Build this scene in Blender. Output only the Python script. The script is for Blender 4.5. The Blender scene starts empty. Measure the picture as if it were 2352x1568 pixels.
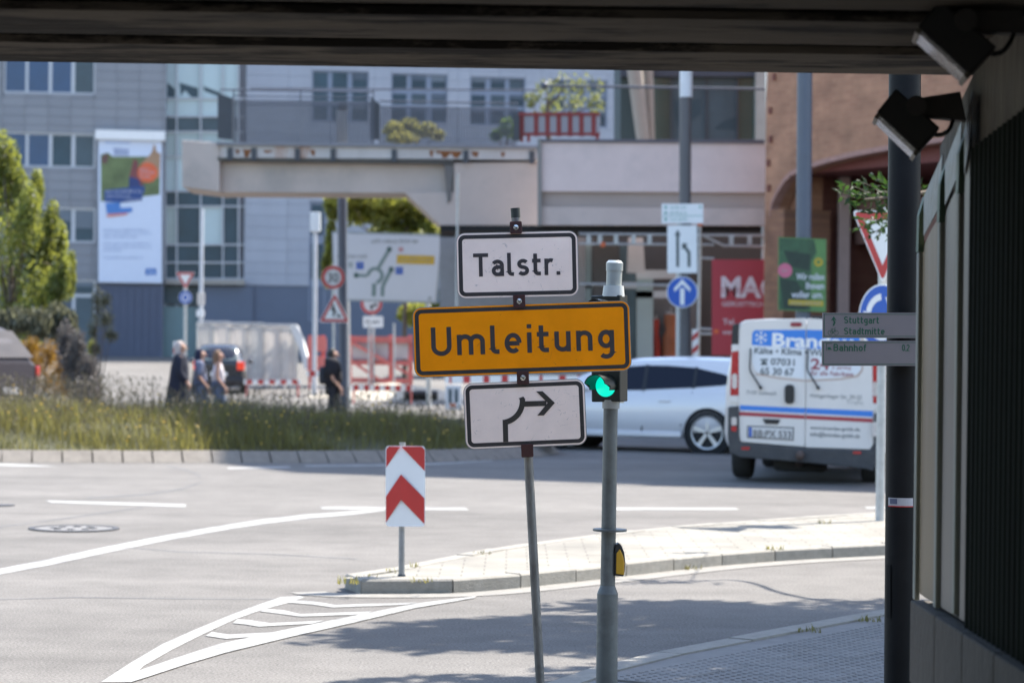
import bpy, bmesh, math, random
from mathutils import Vector, Matrix
random.seed(7)
rad = math.radians
S = bpy.context.scene
COL = S.collection

# ------------------------------------------------------------------ camera
EYE = 1.65
F = 5880.0                      # focal length in units of a 2352 px wide frame
CX, CY = 1176.0, 784.0
cam_d = bpy.data.cameras.new("camera")
cam = bpy.data.objects.new("camera", cam_d)
COL.objects.link(cam)
cam_d.sensor_width = 36.0
cam_d.lens = 90.0
cam_d.clip_start = 0.05
cam_d.clip_end = 2000.0
CAM = Matrix.Translation((0, 0, EYE)) @ Matrix.Rotation(rad(90.0585), 4, 'X') @ Matrix.Rotation(rad(0.7), 4, 'Z')
cam.matrix_world = CAM
cam_d.dof.use_dof = True
cam_d.dof.focus_distance = 11.1
cam_d.dof.aperture_fstop = 3.9
S.camera = cam

# ------------------------------------------------------------------ sky, sun, exposure
SUN_AZ, SUN_EL = rad(52), rad(53)          # azimuth from +Y towards +X
SDIR = Vector((math.cos(SUN_EL) * math.sin(SUN_AZ), math.cos(SUN_EL) * math.cos(SUN_AZ), math.sin(SUN_EL)))
W = bpy.data.worlds.new("World")
S.world = W
W.use_nodes = True
nt = W.node_tree
bg = nt.nodes["Background"]
sky = nt.nodes.new("ShaderNodeTexSky")
sky.sky_type = 'NISHITA'
sky.sun_disc = False
sky.sun_elevation = SUN_EL
sky.sun_rotation = SUN_AZ
nt.links.new(sky.outputs[0], bg.inputs[0])
bg.inputs[1].default_value = 0.13
sl = bpy.data.lights.new("sun", 'SUN')
sl.energy = 3.7
sl.angle = rad(0.53)
sl.color = (1.0, 0.94, 0.85)
so = bpy.data.objects.new("sun", sl)
COL.objects.link(so)
so.rotation_euler = SDIR.to_track_quat('Z', 'Y').to_euler()
so.location = (20, 20, 60)
S.view_settings.view_transform = 'Standard'
S.view_settings.look = 'None'
S.view_settings.gamma = 1.0
S.view_settings.use_curve_mapping = False
S.view_settings.exposure = 1.8
S.cycles.use_denoising = True
S.cycles.max_bounces = 8
S.cycles.diffuse_bounces = 5
S.cycles.glossy_bounces = 3
S.cycles.transmission_bounces = 6
S.cycles.transparent_max_bounces = 12
S.cycles.caustics_reflective = False
S.cycles.caustics_refractive = False

# ------------------------------------------------------------------ geometry helpers
CR = CAM.to_3x3()

def ray(x, y):
    return CR @ Vector(((x - CX) / F, -(y - CY) / F, -1.0))

def P(x, y, z):
    """world point seen at photo position (x, y), z metres ahead"""
    return CAM @ Vector(((x - CX) / F * z, -(y - CY) / F * z, -z))

def G(x, y, h=0.0):
    """world point on the level plane of height h"""
    d = ray(x, y)
    t = (h - EYE) / d.z
    return Vector((0, 0, EYE)) + d * t

def terr(z):
    pts = [(-200, 0), (47, 0), (54, -.22), (66, -.25), (78, -.02), (95, .35), (113, .9), (900, .9)]
    for (a, ha), (b, hb) in zip(pts, pts[1:]):
        if z <= b:
            return ha + (hb - ha) * (z - a) / (b - a)
    return .9

class Pl:
    """vertical plane in the world: point, yaw (deg; 0 faces the viewer, + turns its face to the viewer's left), tilt rot (deg)"""
    def __init__(s, o, yaw=0.0, rot=0.0):
        s.o = Vector(o)
        a = rad(yaw)
        u = Vector((math.cos(a), -math.sin(a), 0))
        n = Vector((-math.sin(a), -math.cos(a), 0))
        up = Vector((0, 0, 1))
        r = rad(rot)
        s.u = u * math.cos(r) + up * math.sin(r)
        s.v = up * math.cos(r) - u * math.sin(r)
        s.n = n
    def px(s, x, y, dn=0.0):
        d = ray(x, y)
        e = Vector((0, 0, EYE))
        t = ((s.o + s.n * dn) - e).dot(s.n) / d.dot(s.n)
        return e + d * t
    def at(s, a, b, dn=0.0):
        return s.o + s.u * a + s.v * b + s.n * dn
    def loc(s, p):
        q = p - s.o
        return q.dot(s.u), q.dot(s.v)

class MB:
    def __init__(s):
        s.v, s.f, s.m = [], [], []
    def face(s, pts, mi=0):
        b = len(s.v)
        s.v += [Vector(p) for p in pts]
        s.f.append(tuple(range(b, b + len(pts))))
        s.m.append(mi)
        return s
    def prism(s, a, b, mi=0, caps=True):
        n = len(a)
        k = len(s.v)
        s.v += [Vector(p) for p in a] + [Vector(p) for p in b]
        if caps:
            s.f.append(tuple(range(k, k + n)))
            s.f.append(tuple(range(k + 2 * n - 1, k + n - 1, -1)))
            s.m += [mi, mi]
        for i in range(n):
            j = (i + 1) % n
            s.f.append((k + i, k + n + i, k + n + j, k + j))
            s.m.append(mi)
        return s
    def ob(s, o, a, b, c, mi=0):
        o, a, b, c = Vector(o), Vector(a), Vector(b), Vector(c)
        return s.prism([o, o + a, o + a + b, o + b], [o + c, o + a + c, o + a + b + c, o + b + c], mi)
    def box(s, p, q, mi=0):
        return s.ob(p, (q[0] - p[0], 0, 0), (0, q[1] - p[1], 0), (0, 0, q[2] - p[2]), mi)
    def cyl(s, p0, p1, r0, r1=None, n=16, mi=0):
        p0, p1 = Vector(p0), Vector(p1)
        r1 = r0 if r1 is None else r1
        ax = (p1 - p0).normalized()
        t = Vector((1, 0, 0)) if abs(ax.x) < .8 else Vector((0, 1, 0))
        e = ax.cross(t).normalized()
        g = ax.cross(e)
        A = [p0 + (e * math.cos(i * 2 * math.pi / n) + g * math.sin(i * 2 * math.pi / n)) * r0 for i in range(n)]
        B = [p1 + (e * math.cos(i * 2 * math.pi / n) + g * math.sin(i * 2 * math.pi / n)) * r1 for i in range(n)]
        return s.prism(A, B, mi)
    def tube(s, pts, r, n=8, mi=0):
        for a, b in zip(pts, pts[1:]):
            s.cyl(a, b, r if not callable(r) else r, None, n, mi)
        return s
    def loft(s, rings, mi=0, closed=True, caps=True):
        k = len(s.v)
        n = len(rings[0])
        for r in rings:
            s.v += [Vector(p) for p in r]
        for a in range(len(rings) - 1):
            for i in range(n if closed else n - 1):
                j = (i + 1) % n
                s.f.append((k + a * n + i, k + a * n + j, k + (a + 1) * n + j, k + (a + 1) * n + i))
                s.m.append(mi)
        if caps:
            s.f.append(tuple(range(k + n - 1, k - 1, -1)))
            s.f.append(tuple(range(k + (len(rings) - 1) * n, k + len(rings) * n)))
            s.m += [mi, mi]
        return s
    def lathe(s, o, prof, n=20, ax=(0, 0, 1), mi=0, caps=True):
        o, ax = Vector(o), Vector(ax).normalized()
        t = Vector((1, 0, 0)) if abs(ax.x) < .8 else Vector((0, 1, 0))
        e = ax.cross(t).normalized()
        g = ax.cross(e)
        return s.loft([[o + ax * z + (e * math.cos(i * 2 * math.pi / n) + g * math.sin(i * 2 * math.pi / n)) * max(r, 1e-4) for i in range(n)] for r, z in prof], mi, True, caps)
    def ell(s, c, rx, ry, rz, n=14, m=8, mi=0):
        c = Vector(c)
        rings = []
        for j in range(m + 1):
            a = -math.pi / 2 + math.pi * j / m
            q = max(math.cos(a), 1e-3)
            rings.append([c + Vector((rx * q * math.cos(i * 2 * math.pi / n), ry * q * math.sin(i * 2 * math.pi / n), rz * math.sin(a))) for i in range(n)])
        return s.loft(rings, mi)

INV = {}

def rootinv(o):
    while o is not None:
        if o.name in INV:
            return INV[o.name]
        o = o.parent
    return Matrix.Identity(4)

def tag(o, label=None, cat=None, group=None, kind=None):
    if label: o["label"] = label
    if cat: o["category"] = cat
    if group: o["group"] = group
    if kind: o["kind"] = kind
    return o

def thing(name, label, cat, loc=(0, 0, 0), group=None, mat4=None):
    o = bpy.data.objects.new(name, None)
    COL.objects.link(o)
    M = mat4 if mat4 is not None else Matrix.Translation(loc)
    o.matrix_world = M
    o.empty_display_size = .2
    INV[o.name] = M.inverted()
    return tag(o, label, cat, group)

def build(mb, name, mats, parent=None, smooth=None, fix=True, bevel=0.0, origin=None):
    me = bpy.data.meshes.new(name)
    inv = rootinv(parent) if parent is not None else (Matrix.Translation(-Vector(origin)) if origin is not None else None)
    vs = [inv @ v for v in mb.v] if inv is not None else mb.v
    me.from_pydata([tuple(v) for v in vs], [], mb.f)
    if not isinstance(mats, (list, tuple)):
        mats = [mats]
    for m in mats:
        me.materials.append(m)
    if len(mats) > 1:
        me.polygons.foreach_set("material_index", mb.m)
    if fix:
        b = bmesh.new()
        b.from_mesh(me)
        bmesh.ops.recalc_face_normals(b, faces=b.faces)
        b.to_mesh(me)
        b.free()
    if smooth:
        me.polygons.foreach_set("use_smooth", [True] * len(me.polygons))
        me.set_sharp_from_angle(angle=rad(smooth))
    o = bpy.data.objects.new(name, me)
    COL.objects.link(o)
    if parent is not None:
        o.parent = parent
    elif origin is not None:
        o.location = origin
    if bevel:
        md = o.modifiers.new("bevel", 'BEVEL')
        md.width = bevel
        md.segments = 2
        md.limit_method = 'ANGLE'
    return o

def inst(me, name, parent, p):
    """one more piece sharing mesh data, at world point p"""
    o = bpy.data.objects.new(name, me)
    COL.objects.link(o)
    o.parent = parent
    o.location = rootinv(parent) @ Vector(p)
    return o

# ------------------------------------------------------------------ materials
MATS = {}

def _n(nt, t, **k):
    n = nt.nodes.new(t)
    for a, b in k.items():
        setattr(n, a, b)
    return n

def mat(name, c, rough=.6, metal=0.0, var=.12, scale=4.0, bump=0.0, bscale=40.0, stretch=None, spec=.5, coat=0.0, emit=None, es=0.0, dirt=None, dscale=1.5, damt=.5, dlo=.5, dhi=.7, trans=0.0):
    if name in MATS:
        return MATS[name]
    m = bpy.data.materials.new(name)
    MATS[name] = m
    m.use_nodes = True
    nt = m.node_tree
    L = nt.links.new
    p = nt.nodes["Principled BSDF"]
    p.inputs["Roughness"].default_value = rough
    p.inputs["Metallic"].default_value = metal
    p.inputs["Specular IOR Level"].default_value = spec
    if coat:
        p.inputs["Coat Weight"].default_value = coat
        p.inputs["Coat Roughness"].default_value = .06
    if trans:
        p.inputs["Transmission Weight"].default_value = trans
    if emit:
        p.inputs["Emission Color"].default_value = (*emit, 1)
        p.inputs["Emission Strength"].default_value = es
    tc = _n(nt, "ShaderNodeTexCoord")
    vec = tc.outputs["Object"]
    if stretch:
        mp = _n(nt, "ShaderNodeMapping")
        mp.inputs["Scale"].default_value = stretch
        L(vec, mp.inputs[0])
        vec = mp.outputs[0]
    col = None
    if var:
        nz = _n(nt, "ShaderNodeTexNoise")
        nz.inputs["Scale"].default_value = scale
        nz.inputs["Detail"].default_value = 6
        nz.inputs["Roughness"].default_value = .65
        L(vec, nz.inputs["Vector"])
        r = _n(nt, "ShaderNodeMapRange")
        r.inputs[1].default_value = .25
        r.inputs[2].default_value = .75
        r.inputs[3].default_value = 1 - var
        r.inputs[4].default_value = 1 + var
        L(nz.outputs[0], r.inputs[0])
        mx = _n(nt, "ShaderNodeVectorMath", operation='SCALE')
        mx.inputs[0].default_value = c
        L(r.outputs[0], mx.inputs[3])
        col = mx.outputs[0]
        rr = _n(nt, "ShaderNodeMapRange")
        rr.inputs[3].default_value = max(.03, rough - .12)
        rr.inputs[4].default_value = min(1, rough + .12)
        L(nz.outputs[0], rr.inputs[0])
        L(rr.outputs[0], p.inputs["Roughness"])
    else:
        p.inputs["Base Color"].default_value = (*c, 1)
    if dirt:
        dn = _n(nt, "ShaderNodeTexNoise")
        dn.inputs["Scale"].default_value = dscale
        dn.inputs["Detail"].default_value = 8
        dn.inputs["Roughness"].default_value = .7
        L(vec, dn.inputs["Vector"])
        dr = _n(nt, "ShaderNodeMapRange")
        dr.inputs[1].default_value = dlo
        dr.inputs[2].default_value = dhi
        dr.inputs[4].default_value = damt
        L(dn.outputs[0], dr.inputs[0])
        mm = _n(nt, "ShaderNodeMix", data_type='RGBA')
        L(dr.outputs[0], mm.inputs["Factor"])
        if col is not None:
            L(col, mm.inputs["A"])
        else:
            mm.inputs["A"].default_value = (*c, 1)
        mm.inputs["B"].default_value = (*dirt, 1)
        col = mm.outputs["Result"]
    if col is not None:
        L(col, p.inputs["Base Color"])
    if bump:
        bn = _n(nt, "ShaderNodeTexNoise")
        bn.inputs["Scale"].default_value = bscale
        bn.inputs["Detail"].default_value = 5
        L(vec, bn.inputs["Vector"])
        bb = _n(nt, "ShaderNodeBump")
        bb.inputs["Strength"].default_value = bump
        bb.inputs["Distance"].default_value = .02
        L(bn.outputs[0], bb.inputs["Height"])
        L(bb.outputs[0], p.inputs["Normal"])
    return m

def leafmat(name, c, tc, mixf=.45, var=.35, scale=1.2):
    if name in MATS:
        return MATS[name]
    m = bpy.data.materials.new(name)
    MATS[name] = m
    m.use_nodes = True
    nt = m.node_tree
    L = nt.links.new
    nt.nodes.remove(nt.nodes["Principled BSDF"])
    out = nt.nodes["Material Output"]
    d = _n(nt, "ShaderNodeBsdfPrincipled")
    d.inputs["Roughness"].default_value = .55
    t = _n(nt, "ShaderNodeBsdfTranslucent")
    mx = _n(nt, "ShaderNodeMixShader")
    mx.inputs[0].default_value = mixf
    g = _n(nt, "ShaderNodeNewGeometry")
    tx = _n(nt, "ShaderNodeTexCoord")
    nz = _n(nt, "ShaderNodeTexNoise")
    nz.inputs["Scale"].default_value = scale
    L(tx.outputs["Object"], nz.inputs["Vector"])
    ad = _n(nt, "ShaderNodeMath", operation='ADD')
    L(g.outputs["Random Per Island"], ad.inputs[0])
    L(nz.outputs[0], ad.inputs[1])
    r = _n(nt, "ShaderNodeMapRange")
    r.inputs[1].default_value = .3
    r.inputs[2].default_value = 1.7
    r.inputs[3].default_value = 1 - var
    r.inputs[4].default_value = 1 + var
    L(ad.outputs[0], r.inputs[0])
    for cc, node, sock in ((c, d, "Base Color"), (tc, t, "Color")):
        s = _n(nt, "ShaderNodeVectorMath", operation='SCALE')
        s.inputs[0].default_value = cc
        L(r.outputs[0], s.inputs[3])
        L(s.outputs[0], node.inputs[sock])
    L(d.outputs[0], mx.inputs[1])
    L(t.outputs[0], mx.inputs[2])
    L(mx.outputs[0], out.inputs[0])
    return m

# surfaces ---------------------------------------------------------
def ground_mat():
    m = bpy.data.materials.new("asphalt")
    m.use_nodes = True
    nt = m.node_tree
    L = nt.links.new
    p = nt.nodes["Principled BSDF"]
    tc = _n(nt, "ShaderNodeTexCoord")
    big = _n(nt, "ShaderNodeTexNoise"); big.inputs["Scale"].default_value = .35; big.inputs["Detail"].default_value = 5
    mid = _n(nt, "ShaderNodeTexNoise"); mid.inputs["Scale"].default_value = 3.0; mid.inputs["Detail"].default_value = 8
    fine = _n(nt, "ShaderNodeTexNoise"); fine.inputs["Scale"].default_value = 70; fine.inputs["Detail"].default_value = 3
    st = _n(nt, "ShaderNodeMapping"); st.inputs["Scale"].default_value = (.12, 1.3, 1); st.inputs["Rotation"].default_value = (0, 0, rad(-14))
    trk = _n(nt, "ShaderNodeTexNoise"); trk.inputs["Scale"].default_value = .8; trk.inputs["Detail"].default_value = 4
    L(tc.outputs["Object"], st.inputs[0]); L(st.outputs[0], trk.inputs["Vector"])
    for n in (big, mid, fine):
        L(tc.outputs["Object"], n.inputs["Vector"])
    def mr(src, a, b, lo=.3, hi=.7):
        r = _n(nt, "ShaderNodeMapRange")
        r.inputs[1].default_value = lo; r.inputs[2].default_value = hi
        r.inputs[3].default_value = a; r.inputs[4].default_value = b
        L(src, r.inputs[0]); return r.outputs[0]
    def mul(a, b):
        q = _n(nt, "ShaderNodeMath", operation='MULTIPLY'); L(a, q.inputs[0]); L(b, q.inputs[1]); return q.outputs[0]
    f = mul(mul(mr(big.outputs[0], .88, 1.12), mr(mid.outputs[0], .90, 1.10)), mul(mr(fine.outputs[0], .62, 1.38), mr(trk.outputs[0], .84, 1.12)))
    # hairline cracks
    wob = _n(nt, "ShaderNodeMix", data_type='RGBA'); wob.inputs["Factor"].default_value = .25
    L(tc.outputs["Object"], wob.inputs["A"]); L(mid.outputs["Color"], wob.inputs["B"])
    vo = _n(nt, "ShaderNodeTexVoronoi", feature='DISTANCE_TO_EDGE'); vo.inputs["Scale"].default_value = .17
    L(wob.outputs["Result"], vo.inputs["Vector"])
    s = _n(nt, "ShaderNodeVectorMath", operation='SCALE'); s.inputs[0].default_value = (.148, .139, .128)
    L(f, s.inputs[3]); L(s.outputs[0], p.inputs["Base Color"])
    p.inputs["Roughness"].default_value = .92
    p.inputs["Specular IOR Level"].default_value = .25
    b = _n(nt, "ShaderNodeBump"); b.inputs["Strength"].default_value = .35; b.inputs["Distance"].default_value = .01
    L(fine.outputs[0], b.inputs["Height"]); L(b.outputs[0], p.inputs["Normal"])
    return m

def brickmat(name, c1, c2, mort, u, sx=1.0, bw=.24, rh=.075):
    m = bpy.data.materials.new(name)
    m.use_nodes = True
    nt = m.node_tree
    L = nt.links.new
    p = nt.nodes["Principled BSDF"]
    p.inputs["Roughness"].default_value = .85
    tc = _n(nt, "ShaderNodeTexCoord")
    d = _n(nt, "ShaderNodeVectorMath", operation='DOT_PRODUCT'); d.inputs[1].default_value = u
    L(tc.outputs["Object"], d.inputs[0])
    sp = _n(nt, "ShaderNodeSeparateXYZ"); L(tc.outputs["Object"], sp.inputs[0])
    cb = _n(nt, "ShaderNodeCombineXYZ"); L(d.outputs["Value"], cb.inputs[0]); L(sp.outputs[2], cb.inputs[1])
    br = _n(nt, "ShaderNodeTexBrick")
    br.inputs["Color1"].default_value = (*c1, 1); br.inputs["Color2"].default_value = (*c2, 1); br.inputs["Mortar"].default_value = (*mort, 1)
    br.inputs["Scale"].default_value = 1; br.inputs["Mortar Size"].default_value = .006
    br.inputs["Brick Width"].default_value = bw; br.inputs["Row Height"].default_value = rh
    L(cb.outputs[0], br.inputs["Vector"])
    nz = _n(nt, "ShaderNodeTexNoise"); nz.inputs["Scale"].default_value = 1.4; nz.inputs["Detail"].default_value = 8
    L(cb.outputs[0], nz.inputs["Vector"])
    r = _n(nt, "ShaderNodeMapRange"); r.inputs[1].default_value = .3; r.inputs[2].default_value = .7; r.inputs[3].default_value = .75; r.inputs[4].default_value = 1.25
    L(nz.outputs[0], r.inputs[0])
    s = _n(nt, "ShaderNodeVectorMath", operation='SCALE'); L(br.outputs["Color"], s.inputs[0]); L(r.outputs[0], s.inputs[3])
    L(s.outputs[0], p.inputs["Base Color"])
    b = _n(nt, "ShaderNodeBump"); b.inputs["Strength"].default_value = .4; b.inputs["Distance"].default_value = .01; b.invert = True
    L(br.outputs["Fac"], b.inputs["Height"]); L(b.outputs[0], p.inputs["Normal"])
    return m

ASPHALT = ground_mat()
CONC = mat("concrete", (.36, .35, .34), .85, var=.18, scale=2.5, bump=.25, bscale=30, dirt=(.16, .15, .14), dscale=.9, damt=.5, dlo=.5, dhi=.75)
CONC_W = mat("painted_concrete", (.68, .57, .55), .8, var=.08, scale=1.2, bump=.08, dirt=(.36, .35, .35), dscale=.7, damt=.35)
KERB = mat("kerb_granite", (.25, .235, .205), .85, var=.22, scale=14, bump=.3, bscale=90, dirt=(.2, .18, .15), dscale=3, damt=.45)
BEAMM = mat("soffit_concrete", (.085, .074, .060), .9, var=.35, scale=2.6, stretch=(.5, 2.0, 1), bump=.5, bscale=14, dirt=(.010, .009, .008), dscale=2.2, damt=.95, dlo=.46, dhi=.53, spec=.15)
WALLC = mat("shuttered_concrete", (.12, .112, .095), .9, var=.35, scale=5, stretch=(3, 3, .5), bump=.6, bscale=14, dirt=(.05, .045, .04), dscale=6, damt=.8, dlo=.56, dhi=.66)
GALV = mat("galvanised_steel", (.42, .43, .43), .5, .6, var=.2, scale=12, bump=.05)
DSTEEL = mat("dark_painted_steel", (.045, .052, .065), .5, 0, var=.15, scale=6)
GSTEEL = mat("grey_painted_steel", (.12, .125, .13), .5, 0, var=.2, scale=5, dirt=(.06, .055, .05), dscale=4, damt=.5)
BLACKP = mat("black_plastic", (.012, .012, .013), .45, var=.2)
BLACK = mat("black_paint", (.02, .019, .019), .5, var=.2, scale=30)
WHITE = mat("white_paint", (.78, .78, .77), .5, var=.05)
ROADW = mat("road_marking_white", (.29, .285, .27), .8, var=.18, scale=5, bump=.2, bscale=60, dirt=(.17, .168, .163), dscale=2.4, damt=.9, dlo=.50, dhi=.64)
RED = mat("sign_red", (.46, .028, .025), .45, var=.08)
BLUE = mat("sign_blue", (.015, .09, .42), .45, var=.05)
GREEN_T = mat("sign_green", (.01, .085, .05), .5, var=.05)
YELLOW = mat("sign_yellow", (.78, .42, .02), .5, var=.05)
GLASS = mat("window_glass", (.025, .06, .085), .3, var=.3, scale=.5, spec=.5)
GLASSG = mat("green_glass", (.02, .06, .055), .08, var=0, spec=.9)
TYRE = mat("tyre_rubber", (.02, .02, .02), .85, var=.2, scale=20)
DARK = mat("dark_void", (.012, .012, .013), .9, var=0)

# ------------------------------------------------------------------ lettering
def poly_on(pl, pts, dn, mb, mi=0):
    mb.face([pl.px(x, y, dn) for x, y in pts], mi)

_tc = {}
def text_mesh(body, bold=0.0):
    k = (body, bold)
    if k in _tc:
        return _tc[k]
    c = bpy.data.curves.new("t", 'FONT')
    c.body = body
    c.fill_mode = 'FRONT'
    c.offset = bold
    c.resolution_u = 3
    o = bpy.data.objects.new("t", c)
    COL.objects.link(o)
    dg = bpy.context.evaluated_depsgraph_get()
    me = o.evaluated_get(dg).to_mesh()
    vs = [v.co.copy() for v in me.vertices]
    fs = [tuple(p.vertices) for p in me.polygons]
    o.evaluated_get(dg).to_mesh_clear()
    bpy.data.objects.remove(o)
    bpy.data.curves.remove(c)
    _tc[k] = (vs, fs)
    return vs, fs

def text(pl, body, x0, y0, x1, y1, dn, mb, bold=0.0, mi=0):
    """lettering filling the photo box (x0,y0)-(x1,y1) on plane pl"""
    vs, fs = text_mesh(body, bold)
    if not vs:
        return
    ax, bx = min(v.x for v in vs), max(v.x for v in vs)
    ay, by = min(v.y for v in vs), max(v.y for v in vs)
    o = pl.px(x0, y1, dn)
    u0, v0 = pl.loc(o)
    u1, _ = pl.loc(pl.px(x1, y1, dn))
    _, v1 = pl.loc(pl.px(x0, y0, dn))
    b = len(mb.v)
    for v in vs:
        mb.v.append(pl.at(u0 + (v.x - ax) / (bx - ax) * (u1 - u0), v0 + (v.y - ay) / (by - ay) * (v1 - v0), dn))
    for f in fs:
        mb.f.append(tuple(b + i for i in f))
        mb.m.append(mi)

def arc(cx, cy, rx, ry, a0, a1, n=14):
    return [(cx + rx * math.cos(rad(a0 + (a1 - a0) * i / n)), cy + ry * math.sin(rad(a0 + (a1 - a0) * i / n))) for i in range(n + 1)]

# road-sign alphabet: centre lines, cap height 7, stroke 1.1
GL = {
 'T': (4.6, [[(0, 6.45), (4.6, 6.45)], [(2.3, 6.2), (2.3, 0)]]),
 'U': (4.6, [[(.55, 7)] + arc(2.3, 2.25, 1.75, 1.75, 180, 360, 20) + [(4.05, 7)]]),
 'S': (4.3, [arc(2.15, 5.0, 1.55, 1.45, 25, 270, 16) + arc(2.15, 2.05, 1.6, 1.5, 90, -155, 16)]),
 'B': (4.4, [[(.55, 0), (.55, 7)], [(.55, 6.45), (2.3, 6.45)] + arc(2.4, 5.1, 1.25, 1.35, 90, -90) + [(.55, 3.75)], [(2.3, 3.75)] + arc(2.4, 2.15, 1.5, 1.6, 90, -90) + [(.55, .55)]]),
 'a': (3.7, [arc(1.75, 3.25, 1.4, 1.2, 150, 0, 12) + [(3.15, 0)], [(3.15, 2.75), (1.75, 2.75)] + arc(1.75, 1.65, 1.2, 1.1, 90, 270, 12) + [(2.3, .55), (3.15, 1.2)]]),
 'l': (2.0, [[(.55, 7), (.55, 1.45)] + arc(1.45, 1.45, .9, .9, 180, 270, 6) + [(2.0, .55)]]),
 's': (3.5, [arc(1.75, 3.55, 1.2, .95, 30, 250, 12) + arc(1.75, 1.55, 1.25, 1.0, 75, -150, 12)]),
 't': (2.7, [[(.95, 6.6), (.95, 1.45)] + arc(1.8, 1.45, .85, .9, 180, 270, 6) + [(2.6, .55)], [(0, 4.45), (2.6, 4.45)]]),
 'r': (2.6, [[(.55, 0), (.55, 5)], [(.55, 2.9)] + arc(1.9, 3.1, 1.35, 1.4, 178, 62, 8)]),
 '.': (1.1, [[(.55, 0), (.55, 1.1)]]),
 'm': (6.3, [[(.55, 0), (.55, 5)], arc(1.85, 3.2, 1.3, 1.3, 180, 0, 12) + [(3.15, 0)], arc(4.45, 3.2, 1.3, 1.3, 180, 0, 12) + [(5.75, 0)]]),
 'e': (3.9, [arc(1.95, 2.5, 1.4, 1.95, 0, 312, 24), [(.55, 2.45), (3.35, 2.45)]]),
 'i': (1.1, [[(.55, 0), (.55, 5)], [(.55, 6), (.55, 7)]]),
 'u': (3.7, [[(.55, 5)] + arc(1.85, 1.8, 1.3, 1.25, 180, 360, 14), [(3.15, 5), (3.15, 0)]]),
 'n': (3.7, [[(.55, 0), (.55, 5)], arc(1.85, 3.2, 1.3, 1.25, 180, 0, 14) + [(3.15, 0)]]),
 'h': (3.7, [[(.55, 0), (.55, 7)], arc(1.85, 3.2, 1.3, 1.25, 180, 0, 14) + [(3.15, 0)]]),
 'g': (3.7, [arc(1.85, 2.75, 1.3, 1.7, 0, 360, 24), [(3.15, 4.9), (3.15, -.4)] + arc(1.85, -.4, 1.3, 1.15, 0, -145, 12)]),
 'd': (3.7, [arc(1.85, 2.45, 1.3, 1.9, 0, 360, 24), [(3.15, 7), (3.15, 0)]]),
 'o': (3.9, [arc(1.95, 2.5, 1.4, 1.95, 0, 360, 24)]),
 'f': (2.5, [[(.95, 0), (.95, 5.4)] + arc(1.85, 5.5, .9, .95, 180, 95, 6) + [(2.4, 6.45)], [(0, 4.45), (2.3, 4.45)]]),
 '0': (4.2, [arc(2.1, 3.5, 1.5, 2.95, 0, 360, 24)]),
 '2': (4.0, [arc(2.0, 5.0, 1.45, 1.45, 165, -30, 14) + [(.6, .55), (3.7, .55)]]),
 ' ': (2.0, []),
}

def ribbon(pl, pts, w, dn, mb, mi=0):
    n = len(pts)
    lf, rt = [], []
    cl = n > 3 and (Vector(pts[0]) - Vector(pts[-1])).length < 1e-4
    for i in range(n):
        p = Vector(pts[i])
        a = Vector(pts[i - 1]) if i > 0 else (Vector(pts[-2]) if cl else None)
        b = Vector(pts[i + 1]) if i < n - 1 else (Vector(pts[1]) if cl else None)
        d = (p - a).normalized() if a is not None else Vector((0, 0))
        e = (b - p).normalized() if b is not None else Vector((0, 0))
        t = d + e
        if t.length < 1e-6:
            t = d if a is not None else e
        t.normalize()
        nn = Vector((-t.y, t.x))
        ref = d if a is not None else e
        k = max(.5, abs(nn.dot(Vector((-ref.y, ref.x)))))
        lf.append(p + nn * (w / 2 / k))
        rt.append(p - nn * (w / 2 / k))
    for i in range(n - 1):
        mb.face([pl.at(*lf[i], dn), pl.at(*rt[i], dn), pl.at(*rt[i + 1], dn), pl.at(*lf[i + 1], dn)], mi)

def dintext(pl, s, x0, y0, x1, y1, dn, mb, stroke=1.1, gap=1.05, mi=0):
    """s set so that caps fill the photo box: x0..x1 wide, baseline y1, cap line y0 (measured at the left)"""
    wtot = sum(GL[c][0] for c in s) + gap * (len(s) - 1)
    u0, v0 = pl.loc(pl.px(x0, y1, dn))
    u1, _ = pl.loc(pl.px(x1, y1, dn))
    _, v1 = pl.loc(pl.px(x0, y0, dn))
    sx, sy = (u1 - u0) / wtot, (v1 - v0) / 7.0
    x = 0.0
    k = 0
    for c in s:
        w, strokes = GL[c]
        for st in strokes:
            ribbon(pl, [(u0 + (x + a) * sx, v0 + b * sy) for a, b in st], stroke * sy, dn + .00025 * (k % 4), mb, mi)
            k += 1
        x += w + gap

def rrect(x0, y0, x1, y1, r, n=6):
    out = []
    for cx, cy, a in ((x1 - r, y1 - r, 0), (x0 + r, y1 - r, 90), (x0 + r, y0 + r, 180), (x1 - r, y0 + r, 270)):
        for i in range(n + 1):
            t = rad(a + 90 * i / n)
            out.append((cx + r * math.cos(t), cy + r * math.sin(t)))
    return out

def plate(pl, pts, d0, d1, name, m, parent, px=True, bevel=0):
    mb = MB()
    f = pl.px if px else pl.at
    fr_ = [f(x, y, d1) for x, y in pts]
    mb.prism(fr_, [p - pl.n * (d1 - d0) for p in fr_])
    return build(mb, name, m, parent, bevel=bevel)

def flat(pl, polys, dn, name, m, parent, px=True):
    mb = MB()
    f = pl.px if px else pl.at
    for pts in polys:
        mb.face([f(x, y, dn) for x, y in pts])
    return build(mb, name, m, parent, fix=False)

def circ(cx, cy, r, n=32, ry=None):
    ry = r if ry is None else ry
    return [(cx + r * math.cos(2 * math.pi * i / n), cy + ry * math.sin(2 * math.pi * i / n)) for i in range(n)]

def ring(pl, cx, cy, r0, r1, dn, name, m, parent, n=36, ry=1.0):
    a, b = circ(cx, cy, r0, n, r0 * ry), circ(cx, cy, r1, n, r1 * ry)
    return flat(pl, [[a[i], a[(i + 1) % n], b[(i + 1) % n], b[i]] for i in range(n)], dn, name, m, parent)

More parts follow.
